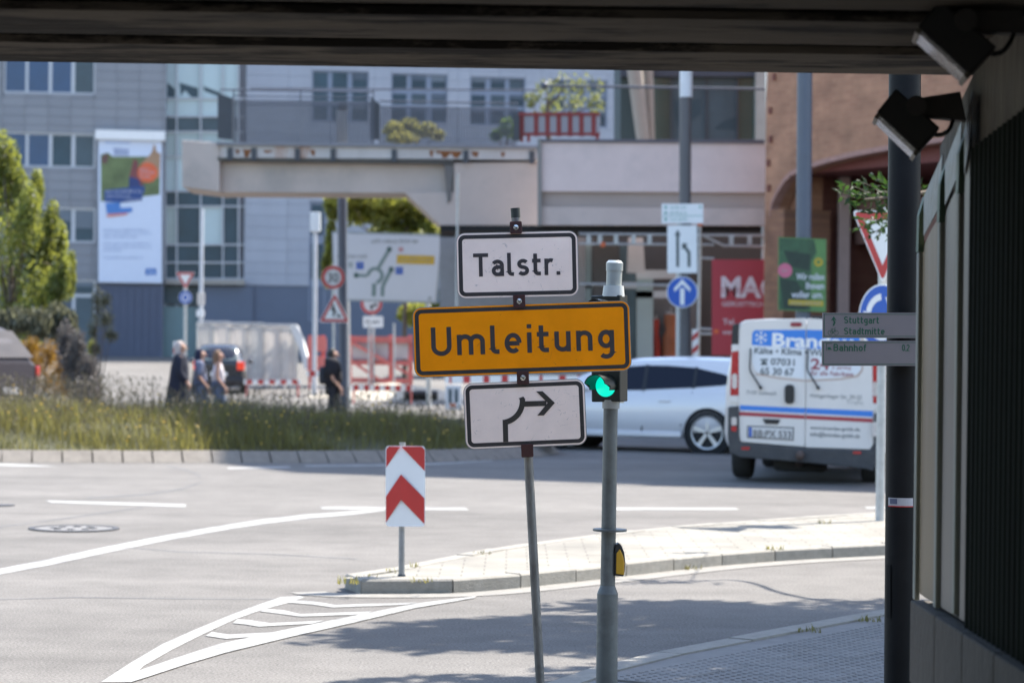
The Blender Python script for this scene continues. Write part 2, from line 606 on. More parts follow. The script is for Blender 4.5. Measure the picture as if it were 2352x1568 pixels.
def tline(pl, body, x0, y0, x1, y1, dn, m, parent, bold=0.0, nm="lettering"):
    mb = MB()
    text(pl, body, x0, y0, x1, y1, dn, mb, bold)
    return build(mb, nm, m, parent, fix=False)

def wordbars(pl, x0, y0, x1, y1, dn, mb, mi=0):
    """unreadable far-off lettering: small upright strokes grouped into words"""
    h = y1 - y0
    x = x0
    rn = random.Random(int(x0 * 13 + y0))
    while x < x1 - h * .3:
        for _ in range(rn.randint(3, 8)):
            if x > x1 - h * .3:
                break
            t = y0 if rn.random() < .35 else y0 + h * .28
            w = h * rn.choice((.16, .2, .2))
            mb.face([pl.px(x, t, dn), pl.px(x + w, t, dn), pl.px(x + w, y1, dn), pl.px(x, y1, dn)], mi)
            if rn.random() < .7:
                k = rn.choice((t, (t + y1) / 2, y1 - w))
                mb.face([pl.px(x + w, k, dn), pl.px(x + h * .42, k, dn), pl.px(x + h * .42, k + w, dn), pl.px(x + w, k + w, dn)], mi)
                x += h * .3
            x += h * .34
        x += h * .35
# ================================================================== THE SETTING
# ---- ground
zs = [-120, -20, 0, 20, 42, 47, 50, 54, 58, 61, 64, 68, 73, 78, 84, 90, 95, 101, 107, 113, 140, 300, 900]
mb = MB()
mb.loft([[Vector((x, z, terr(z))) for x in (-500, -40, -20, -8, 0, 8, 20, 40, 500)] for z in zs], closed=False, caps=False)
g = build(mb, "ground", ASPHALT, fix=False)
tag(g, "grey sunlit asphalt of the street and the roundabout", "asphalt", kind="structure")

def sheet(name, polys, m, h=.003, kind="structure", label=None, cat=None):
    mb = MB()
    for pts in polys:
        mb.face([G(x, y, h) for x, y in pts])
    o = build(mb, name, m, fix=False)
    return tag(o, label, cat, kind=kind)

def strip(top, bot):
    return [[top[i], top[i + 1], bot[i + 1], bot[i]] for i in range(len(top) - 1)]

# ---- painted markings
lane_t = [(-40, 1314), (0, 1305), (110, 1284), (233, 1257), (340, 1236), (445, 1217), (530, 1203), (610, 1191), (700, 1181), (803, 1173.5), (885, 1168)]
lane_b = [(-40, 1327), (0, 1318.5), (110, 1298), (233, 1271.5), (340, 1249), (445, 1229), (530, 1214), (610, 1202), (700, 1191), (803, 1182), (885, 1172)]
sheet("curved_lane_line", strip(lane_t, lane_b), ROADW, label="long curved white lane line sweeping across the asphalt", cat="road marking")
for q, lb in (([(104, 1148.5), (427, 1157), (427, 1164), (120, 1154)], "white dash of the lane line beside the manhole cover"),
              ([(735, 1163), (1070, 1165), (1077, 1171), (740, 1169)], "white dash crossing behind the red and white chevron board"),
              ([(1395, 1165), (1690, 1165.5), (1698, 1170), (1400, 1171)], "white dash behind the grey traffic light pole"),
              ([(1985, 1163), (2100, 1163), (2100, 1168), (1992, 1168)], "white dash beside the post of the give way sign")):
    sheet("lane_dash", [q], ROADW, label=lb, cat="road marking")
sheet("roundabout_edge_line", [[(-60, 1061), (60, 1066), (138, 1071), (60, 1071), (-60, 1068)]], ROADW, label="thin white edge line at the foot of the sunlit kerb stones", cat="road marking")
sheet("roundabout_edge_line", [[(520, 1073), (665, 1070), (668, 1073.5), (525, 1077)]], ROADW, label="short faded white line at the border of the big shadow", cat="road marking")
sheet("roundabout_edge_line", strip([(700, 1068), (860, 1067), (1000, 1063), (1130, 1056)], [(700, 1071), (860, 1070), (1000, 1066), (1130, 1058)]), ROADW, label="thin white line in the shade along the roundabout kerb", cat="road marking")
hl_t = [(232, 1565), (300, 1521), (373, 1478), (450, 1444), (538, 1408), (590, 1389), (646, 1370), (690, 1368)]
hl_b = [(292, 1565), (330, 1528), (395, 1491), (465, 1456), (538, 1422), (600, 1400), (653, 1386), (700, 1371)]
hr_t = [(289, 1565), (312, 1541), (400, 1511), (502, 1478), (650, 1446), (803, 1415), (954, 1385), (1094, 1368)]
hr_b = [(300, 1565.5), (340, 1553), (425, 1525), (517, 1498), (660, 1463), (803, 1431), (950, 1396), (1090, 1372)]
hatch = thing("hatched_area", "white outlined triangle with chevron bars painted before the kerb tip", "road marking", G(500, 1480, 0))
for nm, polys in (("border_line", strip(hl_t, hl_b)), ("border_line", strip(hr_t, hr_b)),
    ("chevron_bar", [[(660, 1383), (672, 1377), (720, 1380), (715, 1387)], [(720, 1380), (770, 1388), (765, 1394), (715, 1387)], [(770, 1388), (960, 1382.5), (930, 1388), (765, 1394)]]),
    ("chevron_bar", [[(597, 1403), (610, 1397), (650, 1400), (640, 1408)], [(650, 1400), (690, 1409), (690, 1415), (640, 1408)], [(690, 1409), (855, 1403), (835, 1410), (690, 1415)]]),
    ("chevron_bar", [[(535, 1430), (545, 1421), (575, 1423), (565, 1433)], [(575, 1423), (620, 1430), (595, 1438), (565, 1433)], [(620, 1430), (745, 1424), (718, 1431), (595, 1438)]]),
    ("chevron_bar", [[(472, 1459), (487, 1450), (525, 1456), (520, 1466)], [(525, 1456), (628, 1451), (598, 1460), (520, 1466)]])):
    mb = MB()
    for pts in polys:
        mb.face([G(x, y, .003 + (.0015 if nm == "chevron_bar" else 0) + (.003 if polys[0][0] == (289, 1565) else 0)) for x, y in pts])
    build(mb, nm, ROADW, hatch, fix=False)

# ---- sealed seams in the asphalt
SEAM_T = mat("tar_seam", (.085, .083, .083), .8, var=.25, scale=3, dirt=(.13, .127, .122), dscale=2, damt=.9, dlo=.45, dhi=.6)
for pts, w, lb in (([(385, 1070), (430, 1080), (460, 1093), (462, 1107), (420, 1122), (330, 1136), (200, 1143)], 2.2, "curved dark tar seam near the sunlit kerb stones"), ([(-20, 1212), (90, 1198), (200, 1183), (330, 1164)], 1.8, "faint tar seam running past the manhole cover"), ([(-20, 1376), (180, 1371), (420, 1374), (640, 1375)], 1.6, "long straight tar seam below the curved lane line"), ([(295, 1257), (420, 1267), (620, 1272), (820, 1283)], 1.5, "tar seam leading from the lane line to the island")):
    sheet("tar_seam", strip([(x, y - w / 2) for x, y in pts], [(x, y + w / 2) for x, y in pts]), SEAM_T, .0015, label=lb, cat="seam")

# ---- manhole cover
c = G(170, 1214.5, 0)
mh = thing("manhole_cover", "round iron manhole cover in the sunlit road", "manhole cover", c)
mb = MB(); mb.lathe(c, [(.39, 0), (.39, .012), (.34, .012), (.34, 0)], 40)
IRON = mat("cast_iron", (.06, .058, .06), .6, .3, var=.4, scale=30, bump=.5, bscale=60)
build(mb, "frame", IRON, mh, smooth=30)
mb = MB(); mb.lathe(c, [(.335, .0), (.335, .008), (.05, .008), (.0, .008)], 40)
lid = build(mb, "lid", mat("lid_concrete", (.16, .155, .15), .8, var=.4, scale=25, bump=.5), mh, smooth=30)
for i in range(8):
    a = i * math.pi / 4
    mb = MB(); mb.ob(c + Vector((.17 * math.cos(a) - .03, .17 * math.sin(a) - .03, .008)), (.06, 0, 0), (0, .06, 0), (0, 0, .006))
    build(mb, "rib", IRON, lid)
c = G(4, 1161, 0)
mb = MB(); mb.lathe(c, [(.13, 0), (.13, .01), (.0, .01)], 24)
tag(build(mb, "valve_cover", IRON, None, smooth=30), "small round valve cover near the long white dash", "valve cover")

# ---- kerb runs
def offset_in(poly, w, side=1):
    out = []
    n = len(poly)
    for i, p in enumerate(poly):
        a = poly[max(i - 1, 0)]
        b = poly[min(i + 1, n - 1)]
        t = (b - a); t.z = 0; t.normalize()
        out.append(p + Vector((-t.y, t.x, 0)) * w * side)
    return out

def resample(poly, step):
    out = [poly[0]]
    d = 0.0
    for a, b in zip(poly, poly[1:]):
        L = (b - a).length
        t = step - d
        while t < L:
            out.append(a + (b - a) * (t / L))
            t += step
        d = (d + L) % step if L + d >= step else d + L
    out.append(poly[-1])
    return out

def smooth_poly(p, it=2):
    for _ in range(it):
        q = [p[0]]
        for a, b in zip(p, p[1:]):
            q += [a * .75 + b * .25, a * .25 + b * .75]
        q.append(p[-1])
        p = q
    return p

def kerb_run(poly, h, w, length, parent, m, slope=0.0, side=1, name="kerb_stone", base=-.1, gap=.012):
    pts = resample(poly, length)
    if (pts[-1] - pts[-2]).length < length * .3:
        pts.pop(-2)
    for i in range(len(pts) - 1):
        a, b = pts[i], pts[i + 1]
        t = (b - a).normalized()
        a2, b2 = a + t * gap / 2, b - t * gap / 2
        n = Vector((-t.y, t.x, 0)) * side
        hh = h + random.uniform(-.004, .004)
        z = Vector((0, 0, 1))
        prof = [(0, base), (0, .004 if slope else hh - .012), (slope if slope else .012, hh), (w, hh), (w, base)]
        mb = MB()
        mb.prism([a2 + n * x + z * y for x, y in prof], [b2 + n * x + z * y for x, y in prof])
        build(mb, name, m, parent)

# ---- near traffic island (splitter)
IH = .095
near = [G(x, y, 0) for x, y in [(754, 1345), (737, 1353), (752, 1362), (810, 1364), (960, 1365), (1090, 1361), (1250, 1345), (1400, 1328), (1550, 1310), (1700, 1295), (1850, 1285), (2030, 1276), (2300, 1264)]]
far = [Vector((*G(756, 1349, 0).xy, IH))] + [G(x, y, IH) for x, y in [(785, 1324), (820, 1317), (880, 1306), (960, 1289), (1060, 1270), (1150, 1254), (1280, 1236), (1400, 1221), (1550, 1206), (1700, 1195), (1850, 1185), (2030, 1173), (2300, 1161)]]
far = [Vector((p.x, p.y, 0)) for p in far]
outl = smooth_poly(list(reversed(far[2:])) + near[1:], 2)
near = smooth_poly(near, 2)
isl = thing("traffic_island", "raised pale paved traffic island with a rounded tip and granite kerb", "traffic island", near[0])
del isl["category"]; isl["kind"] = "structure"
kerb_run(outl, IH, .14, .62, isl, KERB, side=1)
PAVE = brickmat("island_paving", (.25, .235, .20), (.205, .19, .16), (.12, .11, .09), (1, 0, 0), bw=.3, rh=.15)
def pave_fix(m):   # lay the pattern flat: use x and y
    nt = m.node_tree
    sp = [n for n in nt.nodes if n.bl_idname == "ShaderNodeSeparateXYZ"][0]
    cb = [n for n in nt.nodes if n.bl_idname == "ShaderNodeCombineXYZ"][0]
    nt.links.new(sp.outputs[1], cb.inputs[1])
pave_fix(PAVE)
mb = MB(); mb.face([p + Vector((0, 0, IH - .006)) for p in offset_in(outl, .135, 1)])
build(mb, "paving", PAVE, isl, fix=False)
# pale gutter strip along its street side
gut = offset_in(near[8:], -.24, 1)
mb = MB()
for i in range(len(gut) - 1):
    up = Vector((0, 0, .004))
    mb.face([near[8 + i] + up, near[9 + i] + up, gut[i + 1] + up, gut[i] + up])
tag(build(mb, "gutter", mat("gutter_concrete", (.22, .21, .19), .85, var=.2, scale=12, bump=.2, dirt=(.13, .12, .11), dscale=5, damt=.5)), "pale concrete gutter strip at the foot of the island kerb", "gutter", kind="structure")

# ---- pavement on the right
SH = .03
sw_edge = [Vector((-1.2, -8, 0)), Vector((-.9, 2, 0)), Vector((-.35, 9, 0))] + [G(x, y, SH) for x, y in [(1230, 1568), (1320, 1540), (1417, 1512), (1557, 1483), (1736, 1451), (1880, 1423), (2027, 1397), (2200, 1366), (2500, 1320)]]
sw_edge = [Vector((p.x, p.y, 0)) for p in sw_edge]
swp = thing("pavement", "shaded pavement with tactile slabs beside the big dark pole", "pavement", (1, 12, 0))
del swp["category"]; swp["kind"] = "structure"
kerb_run(sw_edge[2:], SH, .16, .8, swp, KERB, side=-1)
SLABM = mat("paving_concrete", (.20, .19, .178), .85, var=.2, scale=6, bump=.2, bscale=60, dirt=(.16, .155, .15), dscale=2, damt=.5)
mb = MB()
inn = offset_in(sw_edge, .15, -1)
poly = [p + Vector((0, 0, SH - .012)) for p in inn]
for a, b in zip(poly, poly[1:]):
    mb.face([a, b, Vector((14, b.y + 2, SH - .012)), Vector((14, a.y + (2 if a.y > 9 else 0), SH - .012))])
build(mb, "slab_bed", SLABM, swp)
slab = None
row = 0
studs = MB()
def inside_sw(x, y):
    for a, b in zip(inn, inn[1:]):
        if a.y <= y <= b.y:
            return x > a.x + (b.x - a.x) * (y - a.y) / max(b.y - a.y, 1e-6)
    return False
u = (G(2027, 1397, 0) - G(1417, 1512, 0)).normalized()
v = Vector((u.y, -u.x, 0))
o0 = G(1417, 1512, 0) + v * .18
for i in range(-3, 12):
    for j in range(0, 9):
        p = o0 + u * (i * .302) + v * (j * .302)
        q = p + u * .15 + v * .15
        if q.x > 3.2 or q.y < 10.6 or not inside_sw(p.x - .02, p.y):
            continue
        if slab is None:
            mb = MB()
            mb.ob(p + Vector((0, 0, SH - .03)), u * .296, v * .296, (0, 0, .03))
            so_ = build(mb, "paving_slab", SLABM, swp, origin=None, bevel=.003)
            slab = so_.data
            p00 = p.copy()
        else:
            ii = bpy.data.objects.new("paving_slab", slab)
            COL.objects.link(ii); ii.parent = swp
            ii.location = p - p00 + Vector((0, 0, random.uniform(-.0015, .0015)))
            ii.modifiers.new("bevel", 'BEVEL').width = .003
        if 1 <= j <= 6:
            for a in range(5):
                for b in range(5):
                    s_ = p + u * (.03 + a * .06) + v * (.03 + b * .06)
                    k = len(studs.v)
                    for r_, h_ in ((.013, SH + .0005), (.009, SH + .0045)):
                        for t in range(7):
                            an = t * 2 * math.pi / 7
                            studs.v.append(Vector((s_.x + r_ * math.cos(an), s_.y + r_ * math.sin(an), h_)))
                    for t in range(7):
                        w_ = (t + 1) % 7
                        studs.f.append((k + t, k + w_, k + 7 + w_, k + 7 + t)); studs.m.append(0)
                    studs.f.append(tuple(range(k + 7, k + 14))); studs.m.append(0)
so_ = build(studs, "tactile_studs", mat("stud_concrete", (.185, .176, .165), .85, var=.2, scale=6), swp, fix=False)
so_["kind"] = "stuff"

# ================================================================== UNDERPASS
KB = .77
H = EYE + 1.15 * KB
br = thing("railway_bridge", "dark concrete girder bridge overhead with deep gaps between its beams", "bridge", (0, 10.6, 0))
def zt(x, z):
    return z - .02 * x            # slight skew of the girders
def girder(z0, z1, h0, h1, x0=-9.6, x1=6.0):
    mb = MB()
    n = 10
    rings = []
    for i in range(n + 1):
        x = x0 + (x1 - x0) * i / n
        a, b = zt(-x, z0), zt(-x, z1)
        rings.append([Vector((x, a, h0 + .02)), Vector((x, a + .02, h0)), Vector((x, b - .02, h0)), Vector((x, b, h0 + .02)), Vector((x, b, h1)), Vector((x, a, h1))])
    mb.loft(rings)
    return mb
edges = [(a * KB, b * KB) for a, b in [(9.97, 10.73), (8.97, 9.73), (7.95, 8.71)] + [(7.95 - 1.02 * i, 8.71 - 1.02 * i) for i in range(1, 16)]]
for a, b in edges:
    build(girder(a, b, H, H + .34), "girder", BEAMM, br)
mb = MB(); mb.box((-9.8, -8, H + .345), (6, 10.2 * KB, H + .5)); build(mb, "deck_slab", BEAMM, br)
mb = MB(); mb.box((-9.8, 10.25 * KB, H + .345), (6, 10.5 * KB, H + .62)); build(mb, "parapet", CONC, br)
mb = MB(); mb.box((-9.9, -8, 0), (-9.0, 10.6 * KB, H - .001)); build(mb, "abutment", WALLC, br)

XW = 1.72 * KB
wl = thing("underpass_wall", "stained concrete abutment wall with pale battened panels and a dark ribbed sheet", "wall", (XW, 9, 0))
mb = MB()
HK = lambda h: EYE + (h - EYE) * KB
prof = [(-8, -.1), (10.5 * KB, -.1), (10.5 * KB, HK(2.48)), (9.75 * KB, HK(2.70)), (9.45 * KB, H - .002), (-8, H - .002)]
mb.prism([Vector((XW + .02, z, h)) for z, h in prof], [Vector((XW + .7, z, h)) for z, h in prof])
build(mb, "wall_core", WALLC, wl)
# base blocks
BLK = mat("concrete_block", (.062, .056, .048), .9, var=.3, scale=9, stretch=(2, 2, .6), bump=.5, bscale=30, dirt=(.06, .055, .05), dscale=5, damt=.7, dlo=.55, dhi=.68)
rowh = [(-.02, .22), (.225, .405), (.41, .585), (.59, HK(.612))]
for r, (h0, h1) in enumerate(rowh):
    z = 10.60 * KB
    while z > 6.2:
        L = .47
        mb = MB(); mb.box((XW - .045 - (.03 if r == 0 else 0), z - L + .006, h0), (XW + .018, z - .002, h1))
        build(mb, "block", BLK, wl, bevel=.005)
        z -= L
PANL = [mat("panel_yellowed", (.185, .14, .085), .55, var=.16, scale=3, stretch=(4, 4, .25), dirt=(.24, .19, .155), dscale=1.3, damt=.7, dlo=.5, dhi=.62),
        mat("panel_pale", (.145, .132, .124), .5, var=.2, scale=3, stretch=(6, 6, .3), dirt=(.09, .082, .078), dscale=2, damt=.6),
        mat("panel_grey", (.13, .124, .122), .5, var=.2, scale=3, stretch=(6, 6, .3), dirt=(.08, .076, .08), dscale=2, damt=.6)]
BATT = mat("weathered_batten", (.24, .25, .22), .7, var=.4, scale=8, stretch=(1, 1, .15), dirt=(.16, .19, .16), dscale=5, damt=.8)
FLASH = mat("lead_flashing", (.10, .10, .10), .45, .3, var=.35, scale=10, stretch=(2, 2, .8), bump=.4, bscale=20)
BATG = mat("green_batten_cap", (.06, .11, .07), .6, var=.25, scale=8)
bays = [(a * KB, b * KB, HK(c), d) for a, b, c, d in [(10.706, 10.25, 2.08, 0), (10.19, 9.82, 2.18, 1), (9.763, 9.605, 2.27, 2)]]
for i, (z0, z1, ht, pi_) in enumerate(bays):
    n = 6                                  # slightly bulging sheet
    mb = MB()
    rings = []
    for k in range(n + 1):
        t = k / n
        z = z0 + (z1 - z0) * t
        x = XW - .002 - .005 * math.sin(math.pi * t)
        rings.append([Vector((x, z, HK(.63))), Vector((x, z, ht + .09 * t)), Vector((x + .010, z, ht + .09 * t)), Vector((x + .010, z, HK(.63)))])
    mb.loft(rings)
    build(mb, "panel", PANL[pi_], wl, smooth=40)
    mb = MB(); mb.box((XW - .018, z0, HK(.60) + .015 * i), (XW - .001, z0 + .045, ht - .02))
    build(mb, "batten", BATT, wl, bevel=.004)
    mb = MB(); mb.prism([Vector((XW - .020, z0, ht - .018)), Vector((XW - .001, z0, ht - .018)), Vector((XW - .001, z0, ht + .16)), Vector((XW - .018, z0, ht + .10))],
                        [Vector((XW - .020, z0 + .045, ht - .018)), Vector((XW - .001, z0 + .045, ht - .018)), Vector((XW - .001, z0 + .045, ht + .16)), Vector((XW - .018, z0 + .045, ht + .10))])
    build(mb, "batten_cap", BATG, wl)
    mb = MB()
    q = [(z0 - .06, ht + .03), (z1 - .005, ht + .11), (z1 - .005, ht + .27), (z0 - .005, ht + .16)]
    mb.prism([Vector((XW - .013 + (.008 if k > 1 else 0), z, h)) for k, (z, h) in enumerate(q)],
             [Vector((XW - .010 + (.008 if k > 1 else 0), z, h)) for k, (z, h) in enumerate(q)])
    build(mb, "flashing", FLASH, wl)
# dark ribbed sheet
mb = MB()
rings = []
n = 120
for k in range(n + 1):
    z = 9.59 * KB - k * .017
    x = XW - .005 - (.008 if k % 4 in (1, 2) else 0)
    t = k / n
    rings.append([Vector((x, z, HK(.60))), Vector((x, z, HK(2.40 + .16 * t))), Vector((XW + .01, z, HK(2.40 + .16 * t))), Vector((XW + .01, z, HK(.60)))])
mb.loft(rings)
build(mb, "ribbed_sheet", mat("dark_green_sheet", (.010, .014, .011), .9, var=.4, scale=4, stretch=(4, 4, .3), spec=.05), wl)
mb = MB(); mb.box((XW + .06, 10.505 * KB, 0), (XW + .12, 10.56 * KB, HK(.63))); build(mb, "downpipe_stub", GALV, wl)

# floodlights on the wall
def floodlight(q, z, label, wall_x, by):
    """q = 4 photo corners of the housing seen from its side: top, left, bottom, right"""
    pl = Pl(P(q[1][0], q[1][1], z), 6.3)
    root = thing("floodlight", label, "floodlight", pl.px((q[0][0] + q[2][0]) / 2, (q[0][1] + q[2][1]) / 2))
    HOU = mat("floodlight_housing", (.012, .012, .012), .5, var=.2)
    mb = MB()
    a = [pl.px(x, y, .11) for x, y in q]; b = [p - pl.n * .2 for p in a]
    mb.prism(a, b)
    h = build(mb, "housing", HOU, root, bevel=.006)
    T, Lf, Bt, R = [Vector(p) for p in q]
    out = (Lf - T).normalized() * 9
    e0, e1 = Lf + (Bt - Lf) * .03, Lf + (Bt - Lf) * .97
    mb = MB()
    qq = [e0, e1, e1 + out, e0 + out]
    fr_ = [pl.px(x, y, .105) for x, y in qq]; mb.prism(fr_, [p - pl.n * .19 for p in fr_])
    build(mb, "glass_front", mat("lamp_glass", (.42, .42, .45), .25, .7, var=.2, scale=30), root)
    for t in (.02, .93):
        c0 = Lf + (Bt - Lf) * t
        c1 = Lf + (Bt - Lf) * (t + .07)
        qq = [c0 - out * .3, c1 - out * .3, c1 + out * 1.25, c0 + out * 1.25]
        mb = MB(); fr_ = [pl.px(x, y, .115) for x, y in qq]; mb.prism(fr_, [p - pl.n * .21 for p in fr_])
        build(mb, "clamp", mat("clamp_metal", (.10, .09, .07), .5, .5, var=.3, scale=40), root)
    cx, cy = T + (R - T) * .42
    arm = [(cx - 6, cy - 14), (wall_x, by - 16), (wall_x + 14, by + 52), (cx + 20, cy + 26)]
    mb = MB(); fr_ = [pl.px(x, y, .035) for x, y in arm]; mb.prism(fr_, [p - pl.n * .07 for p in fr_])
    ARM = mat("bracket_paint", (.055, .048, .042), .6, var=.3, scale=20)
    build(mb, "bracket", ARM, root, bevel=.004)
    mb = MB(); mb.cyl(pl.px(cx + 4, cy + 2, .13), pl.px(cx + 4, cy + 2, -.13), .03, n=18)
    build(mb, "pivot", ARM, root)
    pts = [pl.px(R.x - 28, R.y + 14, .02), pl.px(R.x + 2, R.y + 18, .03), pl.px(R.x + 22, R.y + 4, .03), pl.px(wall_x - 18, by + 52, .02), pl.px(wall_x - 8, by + 20, .0)]
    mb = MB(); mb.tube(smooth_poly(pts, 2), .007, 6)
    build(mb, "cable", BLACKP, root, smooth=60)
floodlight([(2058, 203), (2013, 258), (2110, 350), (2160, 294)], 9.85 * KB, "black floodlight in front of the dark blue pole, on a wall bracket", 2206, 226)
floodlight([(2160, -2), (2107, 62), (2228, 172), (2290, 108)], 8.75 * KB, "black floodlight tucked up under the bridge girders on the wall", 2348, 26)

# ================================================================== BACKGROUND BUILDINGS
STONE = [mat("stone_panel_a", (.225, .235, .255), .7, var=.09, scale=1, dirt=(.19, .195, .21), dscale=.5, damt=.6, stretch=(1, 1, .3)), mat("stone_panel_b", (.245, .255, .275), .7, var=.09, scale=1, dirt=(.2, .205, .22), dscale=.5, damt=.6, stretch=(1, 1, .3))]
STONEC = [mat("pale_panel_a", (.325, .35, .40), .6, var=.06, scale=1, dirt=(.28, .30, .34), dscale=.4, damt=.6, stretch=(1, 1, .3)), mat("pale_panel_b", (.34, .365, .415), .6, var=.06, scale=1, dirt=(.29, .31, .35), dscale=.4, damt=.6, stretch=(1, 1, .3))]
FRAME = mat("window_frame_metal", (.48, .50, .53), .5, .2, var=.05)
JOINT = mat("joint_dark", (.2, .205, .225), .9, var=.1)

def clip_cells(a0, a1, b0, b1, w, h, holes):
    out = []
    b = b0
    while b < b1 - .02:
        a = a0
        while a < a1 - .02:
            cells = [(a, b, min(a + w, a1), min(b + h, b1))]
            for (x0, y0, x1, y1) in holes:
                nx = []
                for (p, q, r, s) in cells:
                    if r <= x0 or p >= x1 or s <= y0 or q >= y1:
                        nx.append((p, q, r, s)); continue
                    if p < x0: nx.append((p, q, x0, s))
                    if r > x1: nx.append((x1, q, r, s))
                    m0, m1 = max(p, x0), min(r, x1)
                    if q < y0: nx.append((m0, q, m1, y0))
                    if s > y1: nx.append((m0, y1, m1, s))
                cells = nx
            out += [c for c in cells if c[2] - c[0] > .06 and c[3] - c[1] > .05]
            a += w
        b += h
    return out

def cladding(pl, parent, a0, a1, b0, b1, w, h, holes, mats, th=.15, gap=.012, name="cladding_panel"):
    cache = {}
    for (p, q, r, s) in clip_cells(a0, a1, b0, b1, w, h, holes):
        k = (round(r - p, 3), round(s - q, 3), random.randrange(len(mats)))
        o = pl.at(p, q, -th)
        if k not in cache:
            mb = MB()
            mb.ob(o + pl.u * gap / 2 + pl.v * gap / 2, pl.u * (r - p - gap), pl.v * (s - q - gap), pl.n * (th - .0))
            ob = build(mb, name, mats[k[2]], parent)
            cache[k] = (ob.data, o.copy())
        else:
            me, oo = cache[k]
            ii = bpy.data.objects.new(name, me)
            COL.objects.link(ii); ii.parent = parent
            ii.location = o - oo

def rect_ab(pl, x0, y0, x1, y1):
    a0, b1 = pl.loc(pl.px(x0, y0)); a1, b0 = pl.loc(pl.px(x1, y1))
    return (a0, b0, a1, b1)

RB = random.Random(12)
BLIND1 = mat("blind_grey", (.13, .16, .19), .6, var=.15, scale=1); BLIND2 = mat("blind_dusk", (.075, .10, .13), .6, var=.2, scale=1)
def window(pl, parent, outer, panes, fm=None, gm=None, dn=-.1, holes=None):
    x0, y0, x1, y1 = outer
    a0, b0, a1, b1 = rect_ab(pl, *outer)
    if holes is not None:
        holes.append((a0, b0, a1, b1))
    mb = MB()
    mb.ob(pl.at(a0, b0, dn - .05), pl.u * (a1 - a0), pl.v * (b1 - b0), pl.n * .05)
    fr = build(mb, "window", fm or FRAME, parent)
    for q in panes:
        c0, d0, c1, d1 = rect_ab(pl, *q[:4])
        mb = MB()
        mb.ob(pl.at(c0, d0, dn + .002), pl.u * (c1 - c0), pl.v * (d1 - d0), pl.n * .012)
        build(mb, "pane", q[4] if len(q) > 4 else (gm or GLASS), fr)
        if RB.random() < .4:
            hb = (d1 - d0) * RB.uniform(.2, .65)
            mb = MB(); mb.ob(pl.at(c0 + .02, d1 - hb, dn + .016), pl.u * (c1 - c0 - .04), pl.v * hb, pl.n * .01)
            build(mb, "blind", RB.choice((BLIND1, BLIND2)), fr)
    # proud outer frame bars
    for (p, q, r, s) in ((a0, b0, a1, b0 + .06), (a0, b1 - .06, a1, b1), (a0, b0 + .06, a0 + .06, b1 - .06), (a1 - .06, b0 + .06, a1, b1 - .06)):
        mb = MB(); mb.ob(pl.at(p, q, dn + .001), pl.u * (r - p), pl.v * (s - q), pl.n * .06)
        build(mb, "frame", fm or FRAME, fr)
    return fr

GB1 = mat("blind_blue", (.035, .075, .15), .35, var=.15, scale=1)
GB2 = mat("glass_grey", (.055, .085, .105), .35, var=.3, scale=.6, spec=.4)
GB3 = mat("glass_teal_dark", (.03, .06, .08), .35, var=.4, scale=.5, spec=.4)
GB4 = mat("glass_pale", (.30, .38, .40), .15, var=.12, scale=.5)
# --- block A (left, grey stone)
plA = Pl(P(0, 500, 112), -6)
bA = thing("office_block", "grey stone clad office block with ribbon windows and a tall hanging banner", "building", Vector((plA.o.x, plA.o.y, .9)))
hA = []
cols = [(14, 57.7), (66, 111), (120.5, 163), (173, 214)]
def rowp(y0, y1, ms):
    return [(a, y0 + .028 * a, b, y1 + .028 * a, m) for (a, b), m in zip(cols, ms)]
window(plA, bA, (10, 100, 218, 217), rowp(104, 212, [GB1, GB1, GB1, GB2]), holes=hA)
window(plA, bA, (10, 303, 218, 386), rowp(307, 381, [GB1, GB1, GB3, GB2]), holes=hA)
window(plA, bA, (10, 474, 218, 557), rowp(478, 551, [GB3, GB3, GB3, GB3]), holes=hA)
window(plA, bA, (10, 640, 218, 812), [(a, y0, b, y1, m) for a, b in cols for y0, y1, m in ((647, 675, GB3), (682, 806, GB2))], holes=hA)
base_a = rect_ab(plA, 221, 652, 372, 822)
hA.append(base_a)
a0, b0, _, _ = rect_ab(plA, -140, 100, 0, 830)
a1 = plA.loc(plA.px(378, 500))[0]
zb = plA.loc(plA.px(378, 822))[1]
mb = MB(); mb.ob(plA.at(a0, zb - 1.2, -.16), plA.u * (a1 - a0 - .02), plA.v * 19, plA.n * -14)
build(mb, "wall", JOINT, bA)
cladding(plA, bA, rect_ab(plA, 10, 0, 62, 9)[0] - 3.0, a1, zb, plA.loc(plA.px(200, 110))[1], .99, .405, hA, STONE)
mb = MB(); mb.ob(plA.at(base_a[0], base_a[1] - .3, -.155), plA.u * (base_a[2] - base_a[0]), plA.v * (base_a[3] - base_a[1] + .3), plA.n * .09)
build(mb, "plinth_wall", mat("slate_render", (.085, .10, .145), .7, var=.1, scale=1.5), bA)
for i in range(9):
    a = base_a[0] + (base_a[2] - base_a[0]) * (i + .5) / 9
    mb = MB(); mb.ob(plA.at(a, base_a[1] - .3, -.066), plA.u * .16, plA.v * (base_a[3] - base_a[1] + .28), plA.n * .03)
    build(mb, "plinth_rib", MATS["slate_render"], bA)
